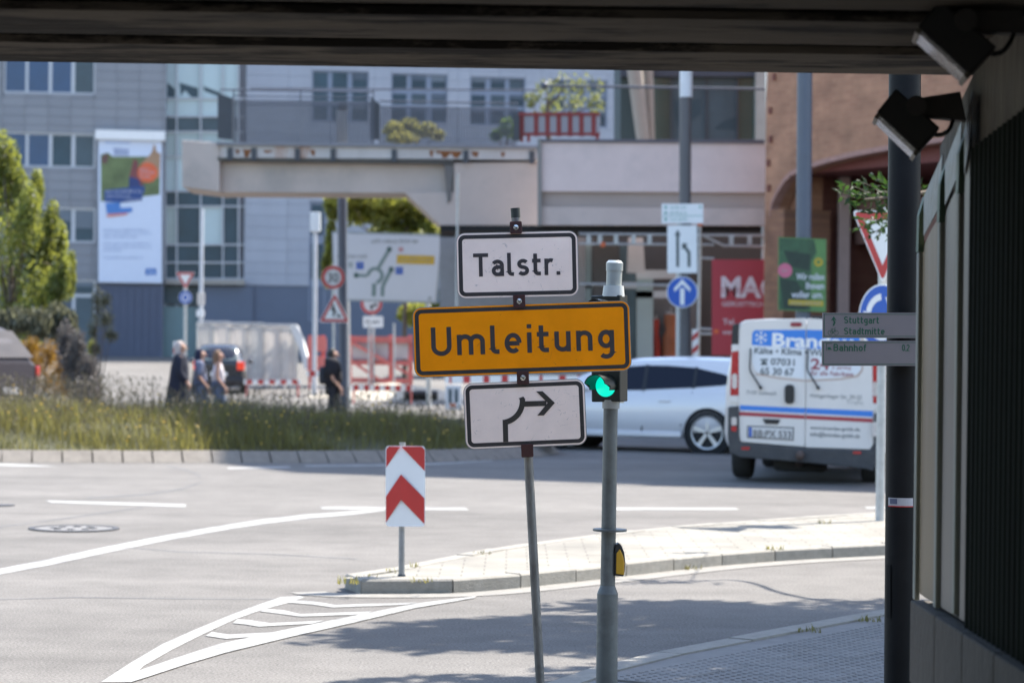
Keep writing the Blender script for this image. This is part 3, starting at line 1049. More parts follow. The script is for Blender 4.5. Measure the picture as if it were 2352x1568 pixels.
# banner
bn = thing("hanging_banner", "tall white advertising banner with a garden picture on the office block", "banner", plA.px(300, 648, .2))
plate(plA, [(219, 298), (379, 302), (379, 323), (219, 319)], .02, .34, "roller_box", WHITE, bn)
plate(plA, [(226, 320), (372, 324), (372, 650), (226, 648)], .10, .14, "sheet", mat("banner_white", (.60, .66, .78), .6, var=.03), bn)
def bpx(X, Y):      # close-up of the banner -> photo frame
    return (.574 * (380 + X / 2.53), .574 * (520 + Y / 2.53))
def bpoly(pts, m, d, nm="print"):
    flat(plA, [[bpx(x, y) for x, y in pts]], d, nm, m, bn)
def pm(n, c, v=.15):
    return mat("print_" + n, c, .6, var=v, scale=1.2)
bpoly([(58, 250), (130, 230), (180, 270), (560, 270), (600, 150), (620, 230), (665, 240), (655, 655), (60, 725)], mat("print_meadow", (.13, .17, .07), .6, var=.6, scale=.9), .145)
bpoly([(540, 270), (580, 220), (592, 150), (612, 160), (622, 220), (662, 240), (660, 480), (520, 520), (470, 330)], pm("tan", (.36, .22, .13), .3), .149)
bpoly([(345, 480), (395, 290), (435, 320), (440, 470), (500, 560), (350, 570)], pm("coat", (.20, .06, .06), .3), .153)
bpoly([(350, 470), (440, 500), (470, 590), (340, 600)], pm("navy", (.03, .05, .16)), .156)
bpoly([(62, 290), (110, 235), (140, 265), (120, 340), (75, 340)], pm("brown", (.13, .07, .06)), .154)
bpoly([(185, 180), (345, 195), (345, 262), (195, 262)], pm("haze_blue", (.33, .38, .52)), .150)
flat(plA, [[bpx(x, y) for x, y in circ(532, 432, 102, 28)]], .158, "print", pm("orange", (.66, .13, .05)), bn)
bpoly([(92, 610), (500, 565), (505, 610), (475, 690), (480, 712), (270, 735), (95, 725)], pm("dark_blue", (.03, .07, .22)), .160)
bpoly([(105, 740), (255, 732), (255, 790), (375, 785), (380, 825), (320, 845), (120, 850)], pm("mid_blue", (.07, .20, .50)), .160)
bpoly([(118, 855), (335, 838), (320, 862), (125, 885)], pm("salmon", (.60, .22, .18)), .162)
bpoly([(105, 118), (360, 125), (360, 142), (105, 138)], pm("pale_line", (.35, .45, .66)), .148)
mb = MB()
for (x0, y0, x1, y1) in ((85, 1000, 560, 1024), (85, 1038, 575, 1058), (85, 1072, 430, 1092), (85, 1140, 570, 1160), (85, 1176, 575, 1196), (85, 1210, 280, 1228), (85, 1278, 490, 1300)):
    p, q = bpx(x0, y0), bpx(x1, y1)
    wordbars(plA, p[0], p[1], q[0], q[1], .150, mb)
build(mb, "small_print", pm("greyblue", (.25, .33, .50), .05), bn, fix=False)["kind"] = "stuff"
mb = MB()
for (x0, y0, x1, y1) in ((110, 605, 490, 635), (115, 655, 360, 682), (300, 692, 460, 712), (455, 388, 560, 408), (455, 422, 600, 442), (460, 462, 570, 482)):
    p, q = bpx(x0, y0), bpx(x1, y1)
    wordbars(plA, p[0], p[1], q[0], q[1], .166, mb)
build(mb, "headline", mat("print_soft_white", (.45, .48, .56), .6, var=.05), bn, fix=False)["kind"] = "stuff"
bpoly([(510, 1405), (620, 1400), (622, 1465), (512, 1470)], pm("logo_blue", (.03, .14, .42)), .150, "emblem")
flat(plA, [[bpx(x, y) for x, y in q] for q in ([(530, 1425), (560, 1420), (560, 1455), (540, 1455)], [(575, 1418), (605, 1425), (595, 1458), (572, 1452)])], .156, "emblem", MATS["print_pale_line"], bn)

# --- block B (glazed stair hall)
plB = Pl(P(378, 500, 113.6), -6)
bB = thing("glazed_stairwell", "glazed stairwell with pale mullions between the two office facades", "building", plB.px(460, 818))
a0 = plB.loc(plB.px(380, 500))[0]; a1 = plB.loc(plB.px(562, 500))[0]
zb = plB.loc(plB.px(450, 818))[1]
mb = MB(); mb.ob(plB.at(a0, zb - 1, -.3), plB.u * (a1 - a0), plB.v * 18, plB.n * -9); build(mb, "wall", JOINT, bB)
ys = [100, 227, 268, 303, 360, 439, 474, 562, 603, 640]
xs = [380, 406, 461, 512, 548]
pale = mat("glass_spandrel", (.42, .52, .54), .25, var=.1, scale=.4)
for i in range(len(xs) - 1):
    for j in range(len(ys) - 1):
        m = {0: pale if i else GB3, 1: pale, 2: GB2, 3: GB4, 4: pale, 5: GB3, 6: [GB4, GB3, pale, GB3][i], 7: GB3, 8: GB3}[j]
        if j == 0 and i in (0, 1, 2):
            m = pale
        plate(plB, [(xs[i] + 2, ys[j] + 2), (xs[i + 1] - 2, ys[j] + 2), (xs[i + 1] - 2, ys[j + 1] - 2), (xs[i] + 2, ys[j + 1] - 2)], -.29, -.25, "pane", m, bB)
# slanted dark reflections of a roof, painted as flat patches on the top panes
for q in ([(384, 190), (402, 205), (402, 224), (384, 224)], [(412, 190), (455, 203), (455, 224), (440, 224), (425, 208), (415, 222)], [(466, 198), (508, 214), (508, 224), (470, 210)]):
    flat(plB, [q], -.245, "roof_reflection", GB3, bB)
for x in xs:
    plate(plB, [(x - 1.6, 100), (x + 1.6, 100), (x + 1.6, 818), (x - 1.6, 818)], -.3, -.12, "mullion", FRAME, bB)
for y in ys[1:]:
    plate(plB, [(380, y - 1.6), (562, y - 1.6), (562, y + 1.6), (380, y + 1.6)], -.3, -.14, "transom", FRAME, bB)
plate(plB, [(372, 655), (455, 657), (455, 700), (372, 698)], -.3, -.1, "fanlight", GB3, bB)
plate(plB, [(372, 703), (455, 705), (455, 822), (372, 820)], -.3, -.1, "door", mat("teal_door", (.13, .22, .24), .35, var=.1, scale=1), bB)
plate(plB, [(380, 642), (562, 642), (562, 654), (380, 652)], -.3, .5, "canopy", mat("canopy_beige", (.30, .28, .25), .7), bB)

# --- block C (pale facade with grid windows)
plC = Pl(P(560, 500, 114), -9)
bC = thing("pale_office_block", "pale blue grey office facade with grid windows behind the footbridge", "building", plC.px(900, 815))
hC = []
def gridwin(xc, rows, outer):
    window(plC, bC, outer, [(a, y0, b, y1, random.choice([GB3, GB3, GLASS, GB2])) for a, b in xc for y0, y1 in rows], fm=mat("blue_frame", (.19, .23, .30), .5, var=.05), holes=hC)
gridwin([(720, 753), (764, 798), (810, 843)], [(166, 203), (211, 235), (243, 277)], (717, 161, 846, 281))
gridwin([(902, 934), (946, 979), (992, 1024)], [(172, 206), (215, 240), (248, 280)], (899, 168, 1027, 284))
gridwin([(1083, 1115), (1128, 1160), (1171, 1203)], [(180, 209), (218, 245), (253, 285)], (1080, 176, 1206, 290))
gridwin([(1265, 1297), (1310, 1342), (1355, 1390)], [(186, 213), (222, 248), (257, 290)], (1262, 182, 1394, 294))
gridwin([(716, 742)], [(470, 540), (560, 640), (680, 730)], (712, 462, 746, 736))
a0 = plC.loc(plC.px(562, 500))[0]; a1 = plC.loc(plC.px(1440, 500))[0]
zb = plC.loc(plC.px(700, 826))[1]; ztop = plC.loc(plC.px(700, 110))[1]
zd = plC.loc(plC.px(640, 656))[1]
mb = MB(); mb.ob(plC.at(a0, zb - 1.3, -.16), plC.u * (a1 - a0), plC.v * 20, plC.n * -14); build(mb, "wall", JOINT, bC)
cladding(plC, bC, a0, a1, zd, ztop, 1.9, .52, hC, STONEC, gap=.010)
d0 = plC.loc(plC.px(455, 700))[0]
mb = MB(); mb.ob(plC.at(a0 - .001, zb - 1.2, -.15), plC.u * (a1 - a0), plC.v * (zd - zb + 1.18), plC.n * .1)
build(mb, "plinth_wall", mat("dark_cladding", (.10, .125, .175), .6, var=.08, scale=1), bC)
mb = MB(); mb.ob(plC.at(d0, zb - 1.2, .02), plC.u * (a0 - d0 + .4), plC.v * (zd - zb + 1.15), plC.n * .12)
build(mb, "plinth_screen", MATS["dark_cladding"], bC)
# --- brick building on the right
A_ = Vector((5.4, 55, 0)); B_ = Vector((11.7, 43.5, 0))
yawK = math.degrees(math.atan2(-(B_ - A_).y, (B_ - A_).x))
plK = Pl(A_, yawK)
BRK = brickmat("brick", (.43, .215, .125), (.36, .17, .10), (.385, .22, .14), tuple(plK.u), bw=.3, rh=.09)
bK = thing("brick_building", "tall tan brick building with a wide arched passage at street level", "building", A_)
TOP = 24.0
arch = [(1757, 830), (1768, 830), (1768, 500), (1772, 472), (1784, 446), (1800, 420), (1816, 404), (1838, 393), (1860, 385), (1900, 373), (1950, 361), (2000, 351), (2060, 341), (2130, 330), (2210, 318), (2300, 306), (2420, 292), (2700, 270)]
mb = MB()
Lb = plK.loc(B_)[0]
pts = []
for x, y in arch:
    a, b = plK.loc(plK.px(x, y))
    pts.append((min(a, Lb), max(b, 0)))
a0 = 0.0
for (p, q), (r, s) in zip(pts[2:], pts[3:]):
    if r <= p: continue
    mb.prism([plK.at(p, q), plK.at(r, s), plK.at(r, TOP), plK.at(p, TOP)], [plK.at(p, q, -.45), plK.at(r, s, -.45), plK.at(r, TOP, -.45), plK.at(p, TOP, -.45)])
mb.prism([plK.at(0, -.1), plK.at(pts[2][0], -.1), plK.at(pts[2][0], TOP), plK.at(0, TOP)], [plK.at(0, -.1, -.45), plK.at(pts[2][0], -.1, -.45), plK.at(pts[2][0], TOP, -.45), plK.at(0, TOP, -.45)])
build(mb, "facade", BRK, bK)
BRK2 = brickmat("pier_brick", (.30, .14, .075), (.22, .10, .06), (.2, .12, .08), tuple(plK.u), bw=.3, rh=.09)
jb = plK.loc(plK.px(1800, 600))[0]
mb = MB(); mb.ob(plK.at(.02, -.1, .004), plK.u * (jb - .02), plK.v * (plK.loc(plK.px(1770, 482))[1] + .1), plK.n * -1.2)
build(mb, "pier", BRK2, bK)
mb = MB()     # arch edge course
for (p, q), (r, s) in zip(pts[2:], pts[3:]):
    if r <= p: continue
    mb.prism([plK.at(p, q - .01, .012), plK.at(r, s - .01, .012), plK.at(r, s + .09, .012), plK.at(p, q + .09, .012)], [plK.at(p, q - .01, -.2), plK.at(r, s - .01, -.2), plK.at(r, s + .09, -.2), plK.at(p, q + .09, -.2)])
build(mb, "arch_course", mat("arch_brick", (.40, .22, .18), .8, var=.2, scale=8), bK)
DRED = mat("dark_red_render", (.19, .06, .055), .8, var=.1, scale=1)
mb = MB(); mb.ob(plK.at(.4, -.1, -4.2), plK.u * (Lb - .4), plK.v * 7.5, plK.n * -.3); build(mb, "passage_back_wall", DRED, bK)
mb = MB(); mb.ob(plK.at(.4, 5.35, -.46), plK.u * (Lb - .4), plK.v * .3, plK.n * -3.8); build(mb, "passage_ceiling", DRED, bK)
mb = MB(); mb.ob(plK.at(.02, -.1, -1.21), plK.u * .4, plK.v * 7.5, plK.n * -3.0); build(mb, "passage_end_wall", DRED, bK)
pc = plK.px(1937, 600, -1.6)
mb = MB(); mb.box((pc.x - .13, pc.y - .13, -.1), (pc.x + .13, pc.y + .13, 5.34)); build(mb, "passage_column", mat("column_pink", (.36, .25, .22), .7, var=.1), bK, bevel=.02)
mb = MB(); mb.ob(plK.at(plK.loc(pc)[0], 3.9, -1.9), plK.u * 8, plK.v * .9, plK.n * -.25); build(mb, "passage_beam", mat("beam_brown", (.19, .10, .08), .8), bK)
Cc, Dd = Vector((34, 34, 0)), Vector((34, 66, 0))
Ee = A_ - plK.n * 9
for p, q in ((B_, Cc), (Cc, Dd), (Dd, Ee), (Ee, A_ - plK.n * .5)):
    t = (q - p).normalized(); n = Vector((-t.y, t.x, 0))
    mb = MB(); mb.ob(p + n * .02 + Vector((0, 0, -.1)), (q - p), n * .4, (0, 0, TOP)); build(mb, "outer_wall", BRK, bK)
mb = MB(); z1, z2 = Vector((0, 0, TOP)), Vector((0, 0, TOP + .3))
mb.prism([p + z1 for p in (A_, B_, Cc, Dd, Ee)], [p + z2 for p in (A_, B_, Cc, Dd, Ee)]); build(mb, "roof", CONC, bK)
lampp = plK.px(2046, 350, -1.2)
mb = MB(); mb.ell(lampp, .16, .16, .06); build(mb, "passage_lamp", mat("warm_lamp", (.8, .6, .3), .4, var=0, emit=(1, .6, .2), es=1.2), bK)
for q in ((1777, 185), (1768, 262), (1769, 328), (1764, 382), (1765, 440)):
    mb = MB(); p_ = plK.px(q[0], q[1], .0)
    mb.ob(p_, plK.u * .09, plK.v * .14, plK.n * .05); build(mb, "wall_anchor", mat("rusty_anchor", (.20, .07, .05), .8), bK)

# --- footbridge
plF = Pl(P(860, 400, 62), -1.5)
fb = thing("footbridge", "concrete footbridge with rust stained edge and grey bar railings", "footbridge", plF.px(1140, 520))
def fbox(q, d0, d1, name, m, bevel=0, parent=None, pl=plF):
    return plate(pl, q, d0, d1, name, m, parent or fb, bevel=bevel)
def R4(x0, y0, x1, y1):
    return [(x0, y0), (x1, y0), (x1, y1), (x0, y1)]
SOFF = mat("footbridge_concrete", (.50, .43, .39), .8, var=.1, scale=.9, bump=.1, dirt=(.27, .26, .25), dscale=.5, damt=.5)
EDGEW = mat("edge_beam_rusty", (.50, .48, .47), .8, var=.1, scale=2, dirt=(.34, .14, .05), dscale=.55, damt=.85, dlo=.56, dhi=.66, stretch=(1, 1, .35))
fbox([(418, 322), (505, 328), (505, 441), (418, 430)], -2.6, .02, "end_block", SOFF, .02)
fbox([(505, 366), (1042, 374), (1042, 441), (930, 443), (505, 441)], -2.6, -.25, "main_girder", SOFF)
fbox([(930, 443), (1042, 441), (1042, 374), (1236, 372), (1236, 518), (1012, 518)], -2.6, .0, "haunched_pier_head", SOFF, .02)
fbox([(1020, 378), (1042, 380), (1036, 460), (1028, 468)], -.24, .03, "drain_recess", mat("recess_dark", (.15, .145, .14), .8), 0)
fbox([(505, 334), (1236, 342), (1236, 367), (505, 362)], -2.6, .12, "edge_beam", EDGEW)
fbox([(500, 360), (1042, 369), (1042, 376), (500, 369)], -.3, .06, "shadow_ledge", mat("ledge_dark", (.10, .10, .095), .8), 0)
fbox([(497, 326), (1240, 334), (1240, 341), (497, 333)], -2.6, .22, "deck_edge", mat("deck_edge_grey", (.22, .225, .25), .7, var=.1), 0)
RUST = mat("rust_stain", (.22, .085, .03), .9, var=.4, scale=4, stretch=(4, 4, .6))
for pts in ([(540, 344), (552, 344), (549, 352), (545, 356)], [(556, 343), (578, 344), (574, 350), (571, 361), (562, 362), (560, 350)], [(604, 345), (628, 346), (622, 350), (610, 352)], [(712, 345), (724, 345), (722, 360), (716, 356)], [(986, 346), (996, 346), (993, 362), (988, 358)],
            [(1000, 346), (1062, 348), (1058, 356), (1050, 364), (1042, 362), (1036, 352), (1024, 364), (1016, 362), (1012, 352), (1004, 354)], [(1082, 348), (1100, 349), (1096, 362), (1086, 358)], [(1150, 350), (1160, 350), (1158, 360), (1152, 360)]):
    flat(plF, [pts], .124, "rust_stain", RUST, fb)
for x in (528, 583, 683, 765, 905, 1070, 1222):
    y = 341 + (x - 505) * .011
    fbox(R4(x - 6, y - 2, x + 6, y + 27), .115, .17, "bracket", DSTEEL)
RAIL = mat("railing_grey", (.085, .095, .12), .5, .2, var=.05)
# left railing
barm = None
def bars(x0, x1, n, yt, yb, dn, pl=plF, parent=fb, r=.021, nm="railing_bar"):
    me = None
    for i in range(n):
        x = x0 + (x1 - x0) * i / (n - 1)
        a, b = pl.px(x, yb(x), dn), pl.px(x, yt(x), dn)
        if me is None:
            mb = MB(); mb.cyl(a, b, r, n=6)
            o = build(mb, nm, RAIL, parent); me = o.data; a0 = a
        else:
            o = bpy.data.objects.new(nm, me); COL.objects.link(o); o.parent = parent
            o.location = a - a0
def rail(x0, y0, x1, y1, dn, r=.02, pl=plF, m=None, nm="rail"):
    mb = MB(); mb.cyl(pl.px(x0, y0, dn), pl.px(x1, y1, dn), r, n=8); build(mb, nm, m or RAIL, fb, smooth=60)
bars(540, 855, 62, lambda x: 232 + (x - 540) * .012, lambda x: 329 + (x - 540) * .01, .0)
rail(505, 206, 856, 212, 0); rail(535, 220, 856, 225, 0, .014); rail(535, 231, 856, 235, 0, .014); rail(535, 240, 856, 243, 0, .012)
bars(872, 1185, 58, lambda x: 246 + (x - 872) * .012, lambda x: 333 + (x - 872) * .01, -.6)
rail(870, 232, 1190, 238, -.6); rail(870, 245, 1190, 250, -.6, .014)
rail(575, 204, 1240, 207, -1.6, .02)
fbox([(500, 214), (534, 226), (534, 322), (500, 318)], -.1, -.04, "end_plate", DSTEEL)
fbox([(852, 224), (873, 240), (873, 322), (852, 320)], -.1, -.04, "end_plate", DSTEEL)
for x in (536, 690, 858):
    fbox(R4(x - 1.5, 208, x + 1.5, 330), -.05, .02, "railing_post", RAIL)
# lamp / cabinet standing on the deck
fbox(R4(771, 252, 798, 326), -.9, -.6, "cabinet", mat("cabinet_white", (.62, .63, .6), .5, var=.05))
fbox(R4(777, 238, 796, 253), -.95, -.55, "cabinet_hood", BLACKP)
# right part
plF2 = Pl(P(1500, 420, 57.5), 0)
fr = thing("footbridge_ramp", "white panelled ramp of the footbridge joining the brick building", "footbridge", plF2.px(1500, 520))
def gbox(q, d0, d1, name, m, bevel=0):
    return plate(plF2, q, d0, d1, name, m, fr, bevel=bevel)
gbox([(1241, 326), (1780, 330), (1780, 443), (1241, 440)], -3, .0, "parapet_panel", CONC_W, .01)
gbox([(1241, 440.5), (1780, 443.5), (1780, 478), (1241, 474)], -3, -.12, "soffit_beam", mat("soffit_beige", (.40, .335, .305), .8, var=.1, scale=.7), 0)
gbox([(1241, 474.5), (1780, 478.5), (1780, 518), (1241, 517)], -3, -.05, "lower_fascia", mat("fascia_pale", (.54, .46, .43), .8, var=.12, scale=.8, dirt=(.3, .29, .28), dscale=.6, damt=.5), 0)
gbox([(1236, 320), (1756, 321), (1756, 329), (1236, 326)], -3, .06, "coping", mat("coping_dark", (.11, .105, .13), .6), 0)
gbox([(1235, 318), (1243, 318), (1243, 518), (1235, 518)], -.4, .08, "joint_post", mat("joint_grey", (.22, .22, .21), .7), 0)
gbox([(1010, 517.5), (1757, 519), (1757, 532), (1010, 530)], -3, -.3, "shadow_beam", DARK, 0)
mb = MB(); mb.cyl(plF2.px(1250, 197, -.4), plF2.px(1757, 205, -.4), .03, n=10); build(mb, "handrail", RAIL, fr, smooth=60)
mb = MB(); mb.ell(plF2.px(1250, 197, -.4), .09, .09, .09); build(mb, "handrail_knob", RAIL, fr, smooth=60)
# red and white construction barrier on the deck
plq = Pl(P(1280, 300, 58.6), 4)
bar = thing("barrier_fence", "red and white construction barrier standing on the footbridge", "barrier", plq.px(1285, 322))
plate(plq, R4(1190, 262, 1378, 312), -.02, .02, "board", mat("barrier_white", (.26, .26, .29), .5, var=.05), bar)
DULLRED = mat("barrier_dull_red", (.20, .018, .018), .5, var=.12)
for x in (1193, 1226, 1252, 1278, 1304, 1330, 1358):
    plate(plq, R4(x, 258, x + 11, 314), .021, .03, "stripe", DULLRED, bar)
plate(plq, R4(1190, 259, 1378, 266), .031, .05, "top_rail", DULLRED, bar)
plate(plq, R4(1190, 305, 1378, 312), .031, .05, "bottom_rail", DULLRED, bar)
for x in (1194, 1210, 1368):
    plate(plq, R4(x, 312, x + 8, 326), -.03, .03, "foot", DULLRED, bar)
plate(plF2, [(1178, 260), (1193, 266), (1193, 324), (1178, 322)], -1.1, -1.0, "end_plate", DSTEEL, fr)

# --- building with dark glass behind the ramp
plD = Pl(P(1600, 250, 78), 0)
bD = thing("glass_pavilion", "dark green glass pavilion with leaning concrete columns behind the ramp", "building", plD.px(1590, 330))
plate(plD, R4(1425, 60, 1760, 330), -6, -1.0, "core_wall", mat("core_dark", (.05, .07, .07), .7), bD)
for x0, x1, m in ((1488, 1540, GLASSG), (1544, 1620, GB2), (1624, 1692, GB2), (1696, 1736, GLASSG)):
    plate(plD, R4(x0, 176, x1, 330), -.95, -.9, "pane", m, bD)
for q in ([(1640, 296), (1660, 280), (1692, 268), (1692, 300)], [(1548, 230), (1580, 236), (1610, 226), (1610, 262), (1560, 300), (1550, 270)]):
    flat(plD, [q], -.89, "pane_reflection", GB3, bD)
plate(plD, R4(1425, 60, 1760, 176), -.98, -.6, "fascia", mat("fascia_slate", (.055, .06, .08), .6), bD)
for x in (1542, 1622, 1694):
    plate(plD, R4(x - 2, 170, x + 2, 330), -.96, -.8, "mullion", DSTEEL, bD)
mb = MB(); mb.cyl(plD.px(1446, 60, .2), plD.px(1478, 330, .2), .26, .2, 16); build(mb, "leaning_column", mat("column_tan", (.33, .29, .25), .8, var=.1), bD, smooth=60)
mb = MB(); mb.cyl(plD.px(1486, 60, -.2), plD.px(1494, 330, -.2), .16, .14, 16); build(mb, "leaning_column", MATS["column_tan"], bD, smooth=60)
plate(plD, R4(1736, 60, 1760, 330), -.95, -.4, "corner_post", mat("corner_pale", (.38, .37, .34), .7), bD)

# --- shop front below the ramp
plS = Pl(P(1500, 700, 61), 0)
sh = thing("shop", "dark shop front with clothing display under the footbridge ramp", "shop", plS.px(1500, 850))
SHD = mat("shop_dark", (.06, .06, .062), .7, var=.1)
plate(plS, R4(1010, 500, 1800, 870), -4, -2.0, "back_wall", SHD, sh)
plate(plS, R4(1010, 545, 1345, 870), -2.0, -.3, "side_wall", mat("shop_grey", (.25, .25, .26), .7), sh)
for x0, y0, x1, y1, m in ((1345, 560, 1358, 700, pale), (1462, 640, 1500, 850, GB4), (1462, 620, 1560, 640, FRAME), (1342, 648, 1462, 662, FRAME), (1462, 668, 1560, 684, FRAME)):  # narrow pale pane at the left edge paints a lit patch
    plate(plS, R4(x0, y0, x1, y1), -.6, -.5, "pane" if m is not FRAME else "glazing_bar", m, sh)
plate(plS, R4(1362, 545, 1420, 870), -1.2, -.2, "column", mat("column_dark", (.075, .072, .072), .7), sh)
plate(plS, R4(1424, 560, 1460, 870), -.9, -.8, "pane", GB2, sh)
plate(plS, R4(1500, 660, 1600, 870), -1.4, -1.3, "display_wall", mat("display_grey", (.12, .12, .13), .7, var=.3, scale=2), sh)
poster = thing("shop_poster", "white poster hanging in the dark shop window", "poster", plS.px(1460, 630, -.2))
plate(plS, [(1443, 546), (1477, 546), (1482, 628), (1440, 626)], -.4, -.36, "sheet", mat("poster_white", (.55, .55, .57), .5, var=.15, scale=.8), poster)
for nm, lb, q, m in (("dress", "dark red dress on display in the shop window", [(1498, 736), (1514, 730), (1518, 820), (1496, 822)], mat("dress_red", (.30, .04, .03), .8, var=.3, scale=3)),
                     ("dress", "long orange brown dress on display in the shop window", [(1526, 720), (1556, 724), (1558, 826), (1518, 826)], mat("dress_orange", (.28, .10, .05), .8, var=.35, scale=3))):
    t_ = thing(nm, lb, "dress", plS.px((q[0][0] + q[1][0]) / 2, q[2][1], -1.0))
    mb = MB()
    pl0 = [Vector((a, b)) for a, b in q]
    rings = []
    for k in range(7):
        s_ = k / 6
        l, r_ = pl0[0].lerp(pl0[3], s_), pl0[1].lerp(pl0[2], s_)
        if k == 2: l, r_ = l.lerp(r_, .18), r_.lerp(l, .18)
        c_ = (l + r_) / 2; hw = (r_.x - l.x) / 2
        rings.append([plS.px(c_.x + hw * math.cos(a * math.pi / 6) * (1 + .12 * math.sin(a * 2.1)), c_.y, -1.0 + .16 * math.sin(a * math.pi / 6)) for a in range(12)])
    mb.loft(rings)
    build(mb, "skirt", m, t_, smooth=60)
    mb = MB(); mb.cyl(plS.px(pl0[0].x + 4, pl0[0].y - 2, -1.0), plS.px(pl0[1].x - 4, pl0[1].y - 2, -1.0), .02, n=6); build(mb, "hanger", GALV, t_)
    mb = MB(); mb.cyl(plS.px((pl0[0].x + pl0[1].x) / 2, pl0[0].y - 2, -1.0), plS.px((pl0[0].x + pl0[1].x) / 2, pl0[0].y - 14, -1.0), .012, n=6); build(mb, "hook", GALV, t_)

# --- scaffold with the red company banner
plX = Pl(P(1600, 700, 57.2), 0)
sc = thing("scaffold", "galvanised tube scaffold with a lattice beam in front of the shop", "scaffold", plX.px(1607, 850))
def tube(a, b, r=.027, nm="tube"):
    mb = MB(); mb.cyl(a, b, r, n=8); build(mb, nm, GALV, sc, smooth=60)
tube(plX.px(1608, 512), plX.px(1603, 850), .035, "standard")
tube(plX.px(1052, 400, -.2), plX.px(1048, 860, -.2), .03, "standard")
tube(plX.px(1752, 520, -.3), plX.px(1750, 850, -.3), .03, "standard")
tube(plX.px(1330, 537, -.2), plX.px(1757, 541, -.2), nm="top_chord"); tube(plX.px(1330, 560, -.2), plX.px(1640, 562, -.2), nm="bottom_chord"); tube(plX.px(1615, 541, -.15), plX.px(1662, 564, -.15), nm="brace"); tube(plX.px(1662, 564, -.2), plX.px(1757, 566, -.2), nm="bottom_chord")
for x in (1352, 1378, 1415, 1455, 1492, 1540, 1580, 1680, 1722):
    plate(plX, R4(x - 5, 540, x + 5, 561), -.23, -.17, "web_plate", GALV, sc)
tube(plX.px(1330, 652, -.2), plX.px(1606, 656, -.2), nm="ledger"); tube(plX.px(1608, 592, -.05), plX.px(1640, 594, -.05), nm="ledger")
tube(plX.px(1600, 754, .0), plX.px(1700, 760, .0), nm="ledger"); tube(plX.px(1600, 766, .0), plX.px(1700, 768, .0), nm="ledger")
for x, y in ((1608, 514), (1645, 761), (1385, 562)):
    mb = MB(); mb.box(*(lambda c: (c - Vector((.05, .05, .05)), c + Vector((.05, .05, .05))))(plX.px(x, y, .03))); build(mb, "coupler", mat("orange_cap", (.60, .12, .03), .5), sc, bevel=.01)
rb = thing("red_banner", "red scaffolding company banner with large white letters", "banner", plX.px(1700, 815, .05))
plate(plX, [(1635, 596), (1800, 596), (1800, 817), (1635, 815)], .06, .075, "sheet", mat("banner_red", (.36, .035, .05), .55, var=.08, scale=1, bump=.1, bscale=3), rb)
mb = MB()
BLT = mat("banner_letters", (.62, .55, .58), .6, var=.03)
tline(plX, "MAC", 1656, 634, 1790, 684, .08, BLT, rb, .035)
tline(plX, "GERÜSTTECHNIK", 1658, 690, 1785, 703, .08, BLT, rb, .005)
tline(plX, "Tel.", 1660, 732, 1690, 745, .08, BLT, rb, .01)
tline(plX, "www.", 1660, 760, 1692, 768, .08, BLT, rb, .01)
mb = MB()
for y in (661, 666, 671):
    poly_on(plX, [(1654, y), (1796, y), (1796, y + 1.2), (1654, y + 1.2)], .084, mb)
build(mb, "letter_stripes", MATS["banner_red"], rb, fix=False)

# --- bright bits of a far white facade between the signs
plW = Pl(P(1040, 740, 95), 0)
wt = thing("site_container", "white site container beyond the construction fence", "container", plW.px(1000, 860))
plate(plW, R4(1012, 655, 1110, 735), -3, 0, "body", mat("container_white", (.62, .62, .64), .5, var=.05), wt)
plate(plW, R4(1030, 690, 1056, 735), .005, .03, "door", GB2, wt)
plate(plW, R4(1012, 735, 1110, 860), -3, -.3, "lower_body", mat("container_grey", (.3, .31, .33), .5), wt)
# ================================================================== VEGETATION
def leaves(mb, c, rx, ry, rz, n, size, rn, up=0.0, shell=.55, asp=.5):
    for _ in range(n):
        d = Vector((rn.gauss(0, 1), rn.gauss(0, 1), rn.gauss(0, 1))).normalized()
        r = shell + (1 - shell) * rn.random() if rn.random() < .8 else rn.random()
        p = c + Vector((d.x * rx, d.y * ry, d.z * rz)) * r
        t = (Vector((rn.gauss(0, 1), rn.gauss(0, 1), rn.gauss(0, 1))) + Vector((0, 0, up * 2))).normalized()
        s = size * rn.uniform(.6, 1.4)
        b = t.cross(Vector((rn.gauss(0, 1), rn.gauss(0, 1), rn.gauss(0, 1)))).normalized()
        k = len(mb.v)
        mb.v += [p - t * s * .5, p + b * s * asp * .5, p + t * s * .5, p - b * s * asp * .5]
        mb.f.append((k, k + 1, k + 2, k + 3)); mb.m.append(0)

def trunkmesh(base, top, r0, r1, n=7, rn=random):
    rings = []
    for i in range(n):
        t = i / (n - 1)
        c = base.lerp(top, t) + Vector((rn.uniform(-.04, .04), rn.uniform(-.04, .04), 0)) * (1 if 0 < i < n - 1 else 0)
        r = r0 + (r1 - r0) * t
        rings.append([c + Vector((r * math.cos(a * math.pi / 4), r * math.sin(a * math.pi / 4), 0)) for a in range(8)])
    return MB().loft(rings)

BARK = mat("bark", (.11, .085, .065), .9, var=.35, scale=8, stretch=(3, 3, .6), bump=.6, bscale=20)
LEAF1 = leafmat("leaf_green", (.045, .10, .022), (.16, .26, .03))
LEAF2 = leafmat("leaf_yellowgreen", (.13, .155, .04), (.42, .42, .07), .5, .45)
LEAFB = leafmat("leaf_bright", (.24, .24, .07), (.55, .52, .14), .5, .45)
LEAF3 = leafmat("leaf_conifer", (.09, .12, .032), (.33, .35, .06), .45, .5, 2.0)
LEAFP = leafmat('leaf_pale', (.13, .15, .06), (.24, .26, .08), .4, .35)
LEAF_SHADE = leafmat("leaf_shaded", (.014, .036, .010), (.04, .09, .014))  # shade on the low twigs put into their leaf colour

